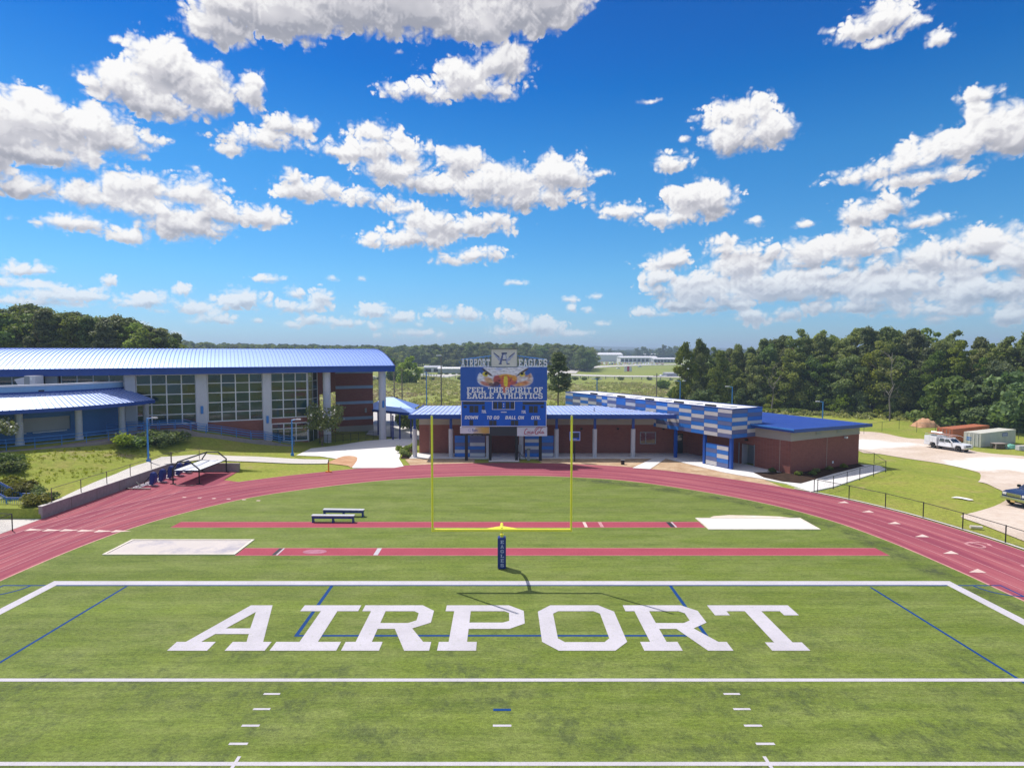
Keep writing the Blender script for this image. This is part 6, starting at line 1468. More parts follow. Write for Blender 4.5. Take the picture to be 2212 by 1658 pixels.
fence('hand_rail', 'thin brown pipe rail on posts along the retaining wall top', pts, 1.08, M['rail_brown'], True, .028, .003, .12)
fence('hand_rail', 'short brown rail crossing the footpath at the wall corner', [(-34.7, 61.75, .94), (-33.4, 64.9, .72)], 1.1, M['rail_brown'], False, .028)
p = G(27, 1146, 0); fence('track_fence', 'black chain link fence at the bottom left edge of the track', [(-40.5, 43.4, 0), (p.x - 2.6, p.y + .4, 0), (p.x, p.y, 0), (p.x + .1, p.y - 3, 0), (p.x + .1, p.y - 6, 0), (p.x + .1, p.y - 9, 0), (p.x + .1, p.y - 12, 0)], 1.2, M['fence_black'], True, .03, .004, .1)
# black fence round the right bend
oc = [p for p in offset(inner, LANE * NL + .35) if p[0] > 20]
cum = [0]
for a, b in zip(oc, oc[1:]): cum.append(cum[-1] + math.dist(a, b))
def along(P, C, d):
    for i in range(len(C) - 1):
        if C[i] <= d <= C[i + 1]:
            k = (d - C[i]) / (C[i + 1] - C[i]); return (P[i][0] + (P[i + 1][0] - P[i][0]) * k, P[i][1] + (P[i + 1][1] - P[i][1]) * k)
    return P[-1]
st = min(range(len(oc)), key=lambda i: math.dist(oc[i], (G(1762, 1064, 0).x, G(1762, 1064, 0).y)))
pts = [(*along(oc, cum, cum[st] + 3.05 * k), 0.0) for k in range(13)]
fence('track_fence', 'black chain link fence curving round the outside of the right track bend', pts, 1.16, M['fence_black'], True, .032, .0036, .10)
mb = MB(); A, Bq = offset(oc[st - 2:], .12), offset(oc[st - 2:], -.12); k = len(A); mb.v = [(x, y, .03) for x, y in A] + [(x, y, .03) for x, y in Bq]; mb.f = [(i, i + 1, k + i + 1, k + i) for i in range(k - 1)]
struct('fence_kerb', mb, M['concrete'])
P2 = [G(px, py) for px, py in ((1800,1055),(1829.5,1045),(1857,1036),(1886.6,1028),(1913,1019.5),(1888,1000),(1853,989))]
fence('walk_fence', 'black chain link fence beside the white walk round the brick wing', [tuple(v) for v in [G(1766, 1063, 0)] + P2], 1.15, M['fence_black'], True, .028, .0036, .10)
q = [G(px, py) for px, py in ((1866,937),(1905,932),(1942,926),(1980,933),(2020,938),(2062,941),(2105,943),(2150,946),(2200,948),(2260,951),(2330,955))]
fence('yard_fence', 'faint grey chain link fence across the grass behind the containers', [tuple(v) for v in q], 1.9, M['wire'], True, .03, .004, .2)

# ------------------------------------------------------------------ stairs at the left edge
p = G(52, 1110, 0)
ST = thing('stand_stairs', 'end of a metal stair with bright blue picket railing at the left picture edge', 'stairs', (p.x, p.y, 0))
X0, Y0 = p.x, p.y
part('landing', MB().box(X0 - 3.2, X0, Y0 - .1, Y0 + 1.5, .12, .2), M['aluminium'], ST)
for k in range(7): part('step', MB().box(X0 - 1.4 - .32 * (k + 1), X0 - 1.4 - .32 * k, Y0, Y0 + 1.4, .2 + .18 * k, .24 + .18 * k), M['aluminium'], ST)
for yy in (Y0, Y0 + 1.4):
    path = [(X0, 1.28), (X0 - 1.3, 1.28), (X0 - 3.9, 2.7)]
    part('rail', MB().tube([(x, yy, z) for x, z in path], .045, 6), M['blue_post'], ST); part('rail', MB().tube([(x, yy, z - .12) for x, z in path], .03, 6), M['lamp_blue'], ST); part('rail', MB().tube([(x, yy, z - .95) for x, z in path], .045, 6), M['blue_post'], ST)
    for x in (X0, X0 - 1.3): part('post', MB().tube([(x, yy, 0), (x, yy, 1.3)], .04, 6), M['lamp_blue'], ST)
    mb = MB()
    for k in range(26):
        x = X0 - .12 - k * .145; z = 1.28 if x > X0 - 1.3 else 1.28 + (X0 - 1.3 - x) / 2.6 * 1.42
        mb.tube([(x, yy, z - .95), (x, yy, z)], .011, 4)
    part('pickets', mb, M['lamp_blue'], ST, kind='stuff')
part('rail', MB().tube([(X0, Y0, 1.28), (X0, Y0 + 1.4, 1.28)], .045, 6), M['lamp_blue'], ST); part('rail', MB().tube([(X0, Y0, .35), (X0, Y0 + 1.4, .35)], .035, 6), M['lamp_blue'], ST)

# ------------------------------------------------------------------ lamps and poles
def lamp(px, py, h, label, group, z=None, arm=-1, Y=None):
    p = G(px, py) if Y is None else Vector(((px - PX) / FOC * Y, Y, ground_h((px - PX) / FOC * Y, Y)))
    t = thing('street_lamp', label, 'street lamp', p, group=group)
    part('pole', MB().cyl(0, 0, -.1, h, .10, .075, n=10), M['lamp_blue'], t, True, smooth=True)
    part('base', MB().cyl(0, 0, -.05, .25, .2, n=10), M['lamp_blue'], t, True)
    part('arm', MB().tube([(0, 0, h - .04), (arm * .55, 0, h + .04)], .055, 6), M['lamp_blue'], t, True)
    part('head', MB().box(min(arm * .5, arm * 1.1), max(arm * .5, arm * 1.1), -.17, .17, h - .02, h + .12), M['pale_pillar'], t, True, bevel=.04)
    return t
lamp(1780, 0, 7.6, 'blue lamp post just behind the blue roofed brick wing', 'blue lamps behind the field house', Y=90)
lamp(1583, 0, 7.6, 'blue lamp post behind the near end of the chequered block', 'blue lamps behind the field house', Y=94)
t = lamp(1470, 0, 7.7, 'twin headed blue lamp post behind the middle of the chequered block', 'blue lamps behind the field house', Y=103)
part('head', MB().box(.35, .95, -.17, .17, 7.68, 7.82), M['pale_pillar'], t, True, bevel=.04)
t = lamp(1290, 0, 7.7, 'twin headed blue lamp post behind the far end of the chequered block', 'blue lamps behind the field house', Y=106)
part('head', MB().box(.35, .95, -.17, .17, 7.68, 7.82), M['pale_pillar'], t, True, bevel=.04)
lamp(628, 0, 4.3, 'short blue lamp post on the lawn before the gym windows', 'blue lamps on the lawn', Y=70.6, arm=1)
lamp(314, 0, 4.6, 'short blue lamp post by the footpath left of the sled', 'blue lamps on the lawn', Y=62.6, arm=1)
t = lamp(921, 0, 9.0, 'tall blue lamp post with round white head left of the scoreboard', 'blue lamps behind the field house', Y=105, arm=-.4)
def pole(px, Y, ztop, lab, flood=False):
    x = (px - PX) / FOC * Y; z0 = ground_h(x, Y); t = thing('utility_pole', lab, 'utility pole', (x, Y, z0), group='wooden poles on the field')
    part('shaft', MB().cyl(0, 0, -.3, ztop - z0, .17, .11, n=8), M['pole'], t, True)
    if flood: part('floodlight', MB().box(-1.1, .1, -.15, .15, ztop - z0 - .25, ztop - z0 + .05), M['pale_pillar'], t, True); 
    else: part('crossarm', MB().box(-.9, .9, -.06, .06, ztop - z0 - .7, ztop - z0 - .55), M['pole'], t, True)
    return t
pole(953, 133, 11.9, 'grey pole with white floodlight head left of the scoreboard', True)
pole(851, 128, 10.2, 'plain grey pole just right of the gym roof end'); pole(868, 150, 8.6, 'thinner farther grey pole beside the gym roof pole'); pole(1419, 150, 7.2, 'lone thin pole in the scrub behind the chequered block')
OP = thing('marker_post', 'orange and white marker post standing on the grass edge above the track', 'post', G(710, 1019))
part('post', MB().cyl(0, 0, 0, .95, .07, n=8), M['orange'], OP, True); part('top', MB().cyl(0, 0, .951, 1.3, .05, n=8), M['rail_brown'], OP, True); part('foot', MB().box(-.3, .3, -.16, .16, 0, .08), M['orange'], OP, True)
q = G(2018, 1182 * .8848 + 58, 0)
FP = thing('foam_cylinder', 'cream coloured log lying on the grass behind the right track fence', 'log', G(2053, 1112) if False else G(2382 * .8848, 1290 * .8848))
part('log', MB().tube([(-.34, .08, .12), (.36, -.12, .12)], .12, 10), M['kerb'], FP, True, smooth=True)

# ------------------------------------------------------------------ vehicles
def wheel(parent, x, y, r=.39, w=.26):
    mb = MB(); n = 18; s = 1 if y > 0 else -1
    o = []
    for yy, rr in ((-w / 2, r * .94), (-w / 2 + .04, r), (w / 2 - .04, r), (w / 2, r * .94)): mb.v += [(x + rr * math.cos(2 * math.pi * i / n), y + yy, r + rr * math.sin(2 * math.pi * i / n)) for i in range(n)]
    for q in range(3): mb.f += [(q * n + i, q * n + (i + 1) % n, (q + 1) * n + (i + 1) % n, (q + 1) * n + i) for i in range(n)]
    mb.f += [tuple(range(n)), tuple(range(3 * n, 4 * n))]
    t = part('wheel', mb, M['tyre'], parent, True)
    mb = MB(); yo = y + s * (w / 2 + .004)
    mb.v = [(x + r * .62 * math.cos(2 * math.pi * i / n), yo, r + r * .62 * math.sin(2 * math.pi * i / n)) for i in range(n)] + [(x + r * .25 * math.cos(2 * math.pi * i / n), yo - s * .04, r + r * .25 * math.sin(2 * math.pi * i / n)) for i in range(n)]
    mb.f = [(i, (i + 1) % n, n + (i + 1) % n, n + i) for i in range(n)] + [tuple(range(n, 2 * n))]
    part('rim', mb, M['rim'], t, True)
def slab_profile(prof, hw0, hw1, zmid):
    """side profile swept across the width, narrowing above zmid"""
    mb = MB(); k = len(prof); zmx = max(z for _, z in prof)
    hw = lambda z: hw0 if z <= zmid else hw0 + (hw1 - hw0) * (z - zmid) / max(.01, zmx - zmid)
    mb.v = [(x, -hw(z), z) for x, z in prof] + [(x, hw(z), z) for x, z in prof]
    mb.f = [(i, (i + 1) % k, k + (i + 1) % k, k + i) for i in range(k)] + [tuple(reversed(range(k))), tuple(range(k, 2 * k))]
    return mb
def arch_profile(x0, x1, z0, z1, cx, r):
    return [(cx - r, z0), (cx - r * .92, z0 + r * .55), (cx - r * .55, z0 + r * .92), (cx + r * .55, z0 + r * .92), (cx + r * .92, z0 + r * .55), (cx + r, z0)]
def pickup(label, loc, rot, paint, service):
    t = thing('pickup_truck', label, 'truck', loc, rot)
    fw, rw = 1.95, -1.95
    hood = [(.95, .55)] + [(fw - .5, .55), (fw - .46, .82), (fw - .28, .98), (fw + .28, .98), (fw + .46, .82), (fw + .5, .55)] + [(2.82, .55), (2.86, .95), (2.78, 1.12), (2.5, 1.2), (1.15, 1.28), (.95, 1.28)]
    part('front_body', slab_profile(hood, .97, .92, 1.0), M[paint], t, True, bevel=.035, smooth=True)
    cabp = [(-1.22, .55), (.949, .55), (.949, 1.26), (1.12, 1.27), (.42, 1.84), (.2, 1.9), (-.95, 1.9), (-1.15, 1.84), (-1.22, 1.3)]
    part('cab', slab_profile(cabp, .968, .72, 1.25), M[paint], t, True, bevel=.03, smooth=True)
    for s in (-1, 1):
        yl = lambda z: s * (.968 + (.72 - .968) * (z - 1.25) / .65 + .006)
        for a in ([(-1.02, 1.32), (-.28, 1.32), (-.28, 1.76), (-.98, 1.76)], [(-.14, 1.32), (.86, 1.32), (.42, 1.76), (-.14, 1.76)]):
            part('side_window', MB().add([(x, yl(z), z) for x, z in a], [(0, 1, 2, 3)]), M['glassy'], t, True)
        part('mirror', MB().box(.72, .9, *sorted((s * 1.0, s * 1.24)), 1.28, 1.5), M['black'], t, True, bevel=.03)
        part('door_handle', MB().box(-.2, -.02, *sorted((s * .97, s * .985)), 1.12, 1.16), M['black'], t, True)
        part('headlight', MB().box(2.72, 2.875, *sorted((s * .58, s * .90)), .86, 1.08), M['lens'], t, True, bevel=.03)
    part('windshield', MB().add([(1.03, -.76, 1.355), (1.03, .76, 1.355), (.47, .66, 1.815), (.47, -.66, 1.815)], [(0, 1, 2, 3)]), M['glassy'], t, True)
    part('bumper', MB().box(2.78, 2.98, -.98, .98, .52, .76), M['chrome'], t, True, bevel=.05); part('plate', MB().box(2.981, 2.99, -.16, .16, .40, .54), M['plate'] if paint == 'car_blue' else M['white'], t, True)
    g = part('grille', MB().box(2.84, 2.885, -.55, .55, .84, 1.08), M['chrome'] if paint == 'car_blue' else M['black'], t, True, bevel=.02)
    for k in range(3): part('grille_bar', MB().box(2.886, 2.90, -.5, .5, .87 + k * .07, .89 + k * .07), M['black'] if paint == 'car_blue' else M['grey'], g, True)
    part('chassis', MB().box(-2.9, 2.7, -.7, .7, .36, .56), M['black'], t, True)
    if service:
        body = [(-3.35, .5), (rw - .5, .5), (rw - .46, .82), (rw - .28, .98), (rw + .28, .98), (rw + .46, .82), (rw + .5, .5), (-1.3, .5), (-1.3, 1.98), (-3.35, 1.98)]
        part('service_body', slab_profile(body, 1.08, 1.08, 9), M[paint], t, True, bevel=.03)
        for s in (-1, 1):
            for a, b in ((-3.3, -2.5), (-2.46, -1.95), (-1.91, -1.34)): part('locker_door', MB().box(a, b, *sorted((s * 1.081, s * 1.095)), 1.05, 1.88), M[paint], t, True)
            part('rack_rail', MB().tube([(-3.3, s * .95, 2.3), (1.0, s * .85, 2.3), (1.5, s * .85, 2.1)], .035, 6), M['steel'], t, True)
            for x in (-3.2, -2.2, -1.4, .2): part('rack_post', MB().tube([(x, s * .93, 1.9), (x, s * .93, 2.3)], .03, 5), M['steel'], t, True)
        part('ladder', MB().box(-3.3, 1.1, -.35, .1, 2.31, 2.38), M['rust'], t, True)
        part('conduit_bundle', MB().tube([(-3.4, .6, 2.4), (-1.6, .6, 2.4)], .16, 8), M['steel'], t, True)
        part('wire_coil', MB().cyl(-2.3, -.4, 1.99, 2.2, .4, n=12), M['grey'], t, True)
    else:
        bed = [(-2.85, .55), (rw - .5, .55), (rw - .46, .82), (rw - .28, .98), (rw + .28, .98), (rw + .46, .82), (rw + .5, .55), (-1.25, .55), (-1.25, 1.26), (-2.85, 1.26)]
        part('bed', slab_profile(bed, .965, .95, 1.0), M[paint], t, True, bevel=.03)
    part('rear_bumper', MB().box(-3.5 if service else -3.0, -3.36 if service else -2.86, -.95, .95, .5, .7), M['chrome'], t, True)
    for x in (fw, rw):
        for s in (-1, 1): wheel(t, x, s * .84)
    return t
a, b = G(2012, 967), G(2073.5, 976.5); mid = (a + b) / 2; ang = math.atan2(b.y - a.y, b.x - a.x)
d = Vector((math.cos(ang), math.sin(ang), 0)); nrm = Vector((-d.y, d.x, 0))
pickup('white crew cab utility truck with service body and ladder rack on the sandy yard', mid + nrm * .9, ang, 'car_white', True)
pickup('dark blue pickup truck with chrome bumper nosing in at the right picture edge', (41.3 + 2.85, 47.95, ground_h(44, 47.3) + .02), R(193), 'car_blue', False)
def container(label, c0, ang, length, m, face, door_m, sign=False):
    """c0 is the near door corner on the ground"""
    t = thing('shipping_container', label, 'container', (c0[0], c0[1], ground_h(c0[0], c0[1])), ang); h, w = 2.32, 2.44
    n = int(length / .28); mb = MB(); A = []
    for k in range(n):
        x0 = .12 + (length - .24) * k / n; x1 = .12 + (length - .24) * (k + .5) / n; x2 = .12 + (length - .24) * (k + 1) / n; A += [(x0, .03), (x0 + .03, 0), (x1, 0), (x1 + .03, .03)]
    A.append((length - .12, .03)); k = len(A)
    mb.v = [(x, y, .1) for x, y in A] + [(x, y, h - .1) for x, y in A]; mb.f = [(i, i + 1, k + i + 1, k + i) for i in range(k - 1)]
    part('side_panel', mb, face, t, True)
    part('side_panel', MB().box(.12, length - .12, w - .03, w, .1, h - .1), m, t, True); part('end_panel', MB().box(length - .04, length, .12, w - .12, .1, h - .1), face, t, True)
    part('roof', MB().box(0, length, 0, w, h - .1, h), m, t, True); part('floor', MB().box(0, length, 0, w, .02, .099), m, t, True)
    for x in (0, length - .12):
        for y in (0, w - .12): part('corner_post', MB().box(x, x + .12, y - (.004 if y == 0 else 0), y + .12, .1, h - .1), m, t, True)
    for y0 in (.13, w / 2 + .01):
        dr_ = part('door', MB().box(.0, .05, y0, y0 + w / 2 - .15, .12, h - .12), door_m if y0 > .2 else face, t, True)
        for q in (.25, .75): part('lock_rod', MB().cyl(-.04, y0 + (w / 2 - .15) * q, .12, h - .12, .03, n=6), M['white'] if door_m is not M['rust'] else M['rim'], dr_, True)
        if y0 > .2:
            for zz_ in (1.55, 1.2): part('door_mark', MB().box(-.012, -.001, y0 + .1, y0 + .9, zz_ - .22, zz_), M['lamp_blue'] if sign else M['white'], dr_, True)
    if sign:
        sg = part('sign_plate', MB().box(length * .60, length * .60 + 1.7, -.04, -.005, 1.35, 2.0), M['logo_blue'], t, True)
        for k in range(5): part('sign_text', MB().box(length * .60 + .2 + k * .27, length * .60 + .4 + k * .27, -.052, -.041, 1.62, 1.85), M['text_lav'], sg, True)
        part('sign_text', MB().box(length * .60 + .15, length * .60 + 1.5, -.052, -.041, 1.43, 1.52), M['text_lav'], sg, True)
    return t
ca = math.atan2(.447, .894)
c0 = G(2118, 966.4)
container('cream shipping container with blue sign plate beside the white truck', (c0.x, c0.y), ca, 11.2, M['cream_steel'], M['grey_green'], M['cream_steel'], True)
container('rust orange shipping container standing behind the cream one', (c0.x - .6, c0.y + 5.3), ca, 12.0, M['rust'], M['rust'], M['rust'])
q = G(2157, 968); PT = thing('old_table', 'low weathered wooden table standing in front of the cream container', 'table', q)
part('top', MB().box(-.95, .95, -.6, .6, .78, .86), M['wood'], PT, True)
for sx_ in (-.85, .85):
    for sy_ in (-.5, .5): part('leg', MB().box(sx_ - .06, sx_ + .06, sy_ - .06, sy_ + .06, 0, .779), M['wood'], PT, True)
part('crate', MB().box(-.7, .7, -.45, .45, .02, .7), M['bark'], PT, True)
q = G(2183, 968); mb = MB(); g = random.Random(3)
for j in range(6):
    for i in range(9): mb.v.append((-1.2 + 2.4 * i / 8 + g.uniform(-.08, .08), -.7 + 1.4 * j / 5, .02 + (.65 * math.sin(math.pi * i / 8) * math.sin(math.pi * j / 5) ** .5 if 0 < j < 5 and 0 < i < 8 else 0) + g.uniform(0, .15) * (0 < j < 5)))
for j in range(5):
    for i in range(8): a_ = j * 9 + i; mb.f.append((a_, a_ + 1, a_ + 10, a_ + 9))
TP = thing('tarpaulin', 'crumpled green tarpaulin over a heap beside the old table', 'tarpaulin', q); part('sheet', mb, M['tarp'], TP, True)
q = G(2204, 972); CB = thing('concrete_block', 'pale concrete kerb block by the right picture edge beyond the yard', 'block', q); part('block', MB().box(-.5, 2.6, -.4, .4, 0, .75), M['pillar'], CB, True, bevel=.03); part('stripe', MB().box(-.4, 2.5, -.41, -.401, .5, .62), M['pale_pillar'], CB, True)
q = G(1998, 921); mb = MB(); g = random.Random(8)
for j in range(9):
    for i in range(15):
        e = math.sin(math.pi * i / 14) * math.sin(math.pi * j / 8); mb.v.append((-2.3 + 4.6 * i / 14 + g.uniform(-.15, .15), -1.8 + 3.6 * j / 8, 1.7 * e ** .7 + g.uniform(-.2, .2) * (e > .05)))
for j in range(8):
    for i in range(14): a_ = j * 15 + i; mb.f.append((a_, a_ + 1, a_ + 16, a_ + 15))
CP = thing('dirt_pile', 'heap of reddish clay at the foot of the woods', 'dirt pile', q); part('heap', mb, M['clay'], CP, True, smooth=True)

# ================================================================== TREES AND PLANTS
def leaf_mesh(name, lobes, n, size, m, seed, up=.25, flat=.0, bloom=0):
    """many leaf sprays spread through the crown's lobes"""
    g = np.random.RandomState(seed); L_ = np.array([l[:4] for l in lobes], float); sq = np.array([l[4] if len(l) > 4 else .8 for l in lobes])
    wgt = L_[:, 3] ** 2; idx = g.choice(len(L_), n, p=wgt / wgt.sum())
    v = g.normal(size=(n, 3)); v[:, 2] += up; v /= np.linalg.norm(v, axis=1)[:, None]
    r = L_[idx, 3] * (.50 + .55 * g.rand(n) ** .6) * np.where(g.rand(n) < .10, 1.35, 1)
    off = v * r[:, None]; off[:, 2] *= sq[idx]
    c = L_[idx, :3] + off
    nr = v * .7 + g.normal(size=(n, 3)) * .55; nr[:, 2] += flat; nr /= np.linalg.norm(nr, axis=1)[:, None]
    a = np.cross(nr, g.normal(size=(n, 3))); a /= np.linalg.norm(a, axis=1)[:, None]; b = np.cross(nr, a)
    s = size * g.uniform(.55, 1.25, n)[:, None]
    p = np.stack([c - a * s * .5 - b * s * .12, c + b * s * .42 + a * s * .05 - nr * s * .1, c + a * s * .55 + b * s * .05, c - b * s * .42 - a * s * .08 - nr * s * .1], 1).reshape(-1, 3)
    me = bpy.data.meshes.new(name); me.vertices.add(n * 4); me.vertices.foreach_set('co', p.astype(np.float32).ravel())
    me.loops.add(n * 4); me.loops.foreach_set('vertex_index', np.arange(n * 4, dtype=np.int32)); me.polygons.add(n)
    me.polygons.foreach_set('loop_start', np.arange(0, n * 4, 4, dtype=np.int32)); me.update(calc_edges=True); me.validate()
    lt = g.uniform(.25, .75, len(L_)); tone = np.clip(lt[idx] + g.normal(size=n) * .2, 0, 1)
    at = me.attributes.new('tone', 'FLOAT', 'POINT'); at.data.foreach_set('value', np.repeat(tone, 4).astype(np.float32))
    me.materials.append(m)
    if bloom:
        me.materials.append(M['bloom']); mi = (g.rand(n) < bloom).astype(np.int32); me.polygons.foreach_set('material_index', mi)
    return me
def trunk_mesh(name, h, r, m, seed, limbs=5, top=.8, lean=.03):
    g = random.Random(seed); mb = MB(); pts = [(0, 0, -.4)]; x = y = 0
    for k in range(1, 6):
        x += g.uniform(-lean, lean) * h; y += g.uniform(-lean, lean) * h; pts.append((x, y, h * top * k / 5))
    mb.tube(pts, [r * (1 - .14 * k) for k in range(6)], 7)
    for k in range(limbs):
        i = g.choice((2, 3, 4)); p = Vector(pts[i]); a = g.uniform(0, 6.28); l = h * g.uniform(.16, .3)
        e = p + Vector((math.cos(a) * l, math.sin(a) * l, l * g.uniform(.4, .9))); mb.tube([p, (p + e) / 2 + Vector((0, 0, .06 * l)), e], [r * .38, r * .26, r * .12], 5)
    return mb.mesh(name, m)
def broad_lobes(seed, h, w, z0, n=24):
    g = random.Random(seed); o = []
    for k in range(n):
        t = (k + .5) / n; z = z0 + (h - z0) * t
        env = w * math.sin(math.pi * min(1, .12 + .88 * (1 - t) ** .8 * 1.0)) ** .75 if False else w * (math.sin(math.pi * (.16 + .80 * t)) ** .8)
        a = k * 2.4 + g.uniform(-.9, .9); q = env * g.uniform(.25, 1.02)
        o.append((math.cos(a) * q, math.sin(a) * q, z + g.uniform(-.06, .05) * h, w * g.uniform(.17, .46) * (1 - .3 * t), g.uniform(.6, .95)))
    return o
def pine_lobes(seed, h, w, z0, n=26):
    g = random.Random(seed); o = []
    for k in range(n):
        t = (k + .5) / n; z = z0 + (h - z0) * t; env = w * (1 - t) ** .55 * (.55 + .45 * min(1, t * 4)); a = k * 2.4 + g.uniform(-.6, .6); q = env * g.uniform(.4, .95)
        o.append((math.cos(a) * q, math.sin(a) * q, z + g.uniform(-.3, .3), w * g.uniform(.24, .38), g.uniform(.45, .7)))
    o.append((0, 0, h - .3, w * .3, .9)); return o
def where(px, stops):
    for lim, txt in stops:
        if px < lim: return txt
    return stops[-1][1]
WOOD = [(1545, 'above the middle of the chequered block'), (1625, 'above the near end of the chequered block'), (1700, 'above the left part of the blue wing roof'), (1765, 'above the right part of the blue wing roof'), (1820, 'behind the lamp post by the wing'), (1880, 'just right of the wing roof tip'), (1945, 'above the pale yard fence left end'), (2010, 'above the clay heap'), (2070, 'above the white truck'), (2130, 'above the rust container'), (2190, 'above the cream container'), (9999, 'at the right picture edge')]
PINES = [(40, 'at the left picture edge'), (110, 'above the rooftop air conditioner'), (180, 'above the second ribbon window'), (250, 'above the round wing parapet end'), (310, 'above the first glass bay'), (9999, 'at the right end of the stand')]
RIDGE = [(440, 'above the first gym pilaster'), (510, 'above the middle glass bay'), (580, 'left of the third glass bay'), (650, 'above the third glass bay'), (710, 'above the first round pillar'), (780, 'above the banded brick wall'), (850, 'above the gym roof end'), (905, 'behind the lone round tree'), (955, 'behind the floodlight pole'), (1000, 'left of the scoreboard crest'), (1060, 'behind the scoreboard letters'), (1120, 'behind the scoreboard crest'), (1185, 'behind the right scoreboard letters'), (1235, 'behind the ragged pine'), (9999, 'at the right end of the ridge')]
ROWS = ['front', 'second', 'middle', 'middle', 'back', 'back']
PROTO = {}
def proto(kind, crown, trunk): PROTO.setdefault(kind, []).append((crown, trunk))
for s in range(6):
    h, w = (15.5, 4.6) if s % 2 else (16.5, 3.9)
    proto('broad', leaf_mesh('crown', broad_lobes(s, h, w, h * (.13 + .05 * (s % 3)), 38), 9500, .50, (M['leaf'], M['leaf'], M['leaf_dark'], M['leaf'], M['leaf_light'], M['leaf_dark'])[s], s), trunk_mesh('trunk', h, .24, M['bark'], s))
for s in range(4):
    h, w = 17, 2.9 + .4 * (s % 2)
    proto('pine', leaf_mesh('crown', pine_lobes(s + 20, h, w, h * (.25 + .1 * (s % 2)), 44), 6500, .46, M['needle'], s + 20, .1, .3), trunk_mesh('trunk', h, .2, M['pine_bark'], s + 20, 6, .96, .012))
for s in range(3):
    proto('low', leaf_mesh('crown', broad_lobes(s + 40, 6.5, 3.6, .6, 24), 3600, .55, (M['leaf_light'], M['leaf'], M['leaf_dark'])[s], s + 40), trunk_mesh('trunk', 6.5, .13, M['bark'], s + 40, 4, .6))
for s in range(4):
    lob = [(random.Random(s * 9 + k).uniform(-.75, .75), random.Random(s * 7 + k).uniform(-.7, .7), random.Random(s * 5 + k).uniform(.35, .8), random.Random(s * 3 + k).uniform(.35, .6), .85) for k in range(9)]
    proto('shrub', leaf_mesh('foliage', lob, 1300, .22, (M['leaf'], M['leaf_dark'], M['leaf_light'], M['olive'])[s], s + 60), trunk_mesh('stem', 1.0, .05, M['bark'], s + 60, 3, .5))
usedp = {}
def plant(name, kind, which, loc, scale, label, cat, group=None, sub='crown', sub2='trunk'):
    c, tk = PROTO[kind][which % len(PROTO[kind])]
    t = thing(name, label, cat, loc, rnd.uniform(0, 6.28), group)
    sc = scale if isinstance(scale, (tuple, list)) else (scale,) * 3
    t.scale = sc
    link(sub, c, t); link(sub2, tk, t)
    return t
def zg(x, y): return ground_h(x, y) - .1

# the wood on the right
EDGE = [(52, 178), (63, 166), (78, 157), (92, 147), (104, 138), (110, 124), (116, 112), (126, 103), (140, 95)]
EP = catmull(EDGE, 12); EC = [0]
for a, b in zip(EP, EP[1:]): EC.append(EC[-1] + math.dist(a, b))
n_edge = 0
for row in range(6):
    d = 2.0 + rnd.uniform(0, 2); step = 4.2 + row * .35
    while d < EC[-1]:
        x, y = along(EP, EC, d); e = .5; x2, y2 = along(EP, EC, min(EC[-1], d + e)); tx, ty = x2 - x, y2 - y; l = math.hypot(tx, ty) or 1; nx_, ny_ = -ty / l, tx / l
        if nx_ * x + ny_ * y < 0: nx_, ny_ = -nx_, -ny_
        off = row * 5.6 + rnd.uniform(-1.8, 1.8); X_, Y_ = x + nx_ * off, y + ny_ * off
        px = 1084 + X_ / Y_ * 1280
        hs_ = np.interp(px, [1470, 1560, 1660, 1740, 1850, 1950, 2060, 2140, 2230, 2400], [.98, .94, 1.04, 1.2, 1.2, 1.2, 1.17, 1.05, 1.14, 1.15]) * rnd.uniform(.84, 1.1)
        if row == 0: hs_ *= rnd.uniform(.62, 1.0)
        if px < 1560 and rnd.random() < .45: d += step; continue
        w_ = rnd.choice((0, 1, 2, 3, 4, 5, 0, 3)); kd = 'broad'
        if row >= 1 and rnd.random() < .30: kd = 'pine'
        nm = 'broadleaf_tree' if kd == 'broad' else 'pine_tree'
        lab = ('%s leafy tree, %s wood, %s' % (('mid green', 'mid green', 'dark green', 'mid green', 'light green', 'dark green')[w_ % 6], ROWS[row], where(px, WOOD)) if kd == 'broad' else 'tall pine, %s wood, %s' % (ROWS[row], where(px, WOOD)))
        plant(nm, kd, w_, (X_, Y_, zg(X_, Y_)), (hs_ * rnd.uniform(.9, 1.12), hs_ * rnd.uniform(.9, 1.12), hs_), lab, 'tree', 'trees of the wood on the right' if kd == 'broad' else 'pines in the wood on the right')
        d += step * rnd.uniform(.8, 1.25)
for px, Y, h, lab in ((1926, 134, 15.5, 'bare grey dead tree standing in front of the right wood above the yard fence'), (1668, 152, 12, 'thin leafless grey trunk in the wood behind the blue wing roof')):
    x = (px - PX) / FOC * Y; t = thing('dead_tree', lab, 'tree', (x, Y, zg(x, Y))); g_ = random.Random(px); mb = MB()
    tp = [(g_.uniform(-.2, .2) * k, g_.uniform(-.2, .2) * k, h * k / 6) for k in range(7)]; mb.tube(tp, [.2 - .027 * k for k in range(7)], 6); part('trunk', mb, M['pole'], t, True)
    for k in range(16):
        b_ = Vector(tp[g_.randrange(2, 6)]) + Vector((0, 0, g_.uniform(0, 1.5))); a_ = g_.uniform(0, 6.28); l_ = g_.uniform(1.0, 2.8); e_2 = b_ + Vector((math.cos(a_) * l_, math.sin(a_) * l_, l_ * g_.uniform(.3, 1.1))); e_3 = e_2 + Vector((g_.uniform(-.8, .8), g_.uniform(-.8, .8), g_.uniform(.3, 1)))
        part('branch', MB().tube([b_, e_2, e_3], [.06, .04, .015], 4), M['pole'], t, True)
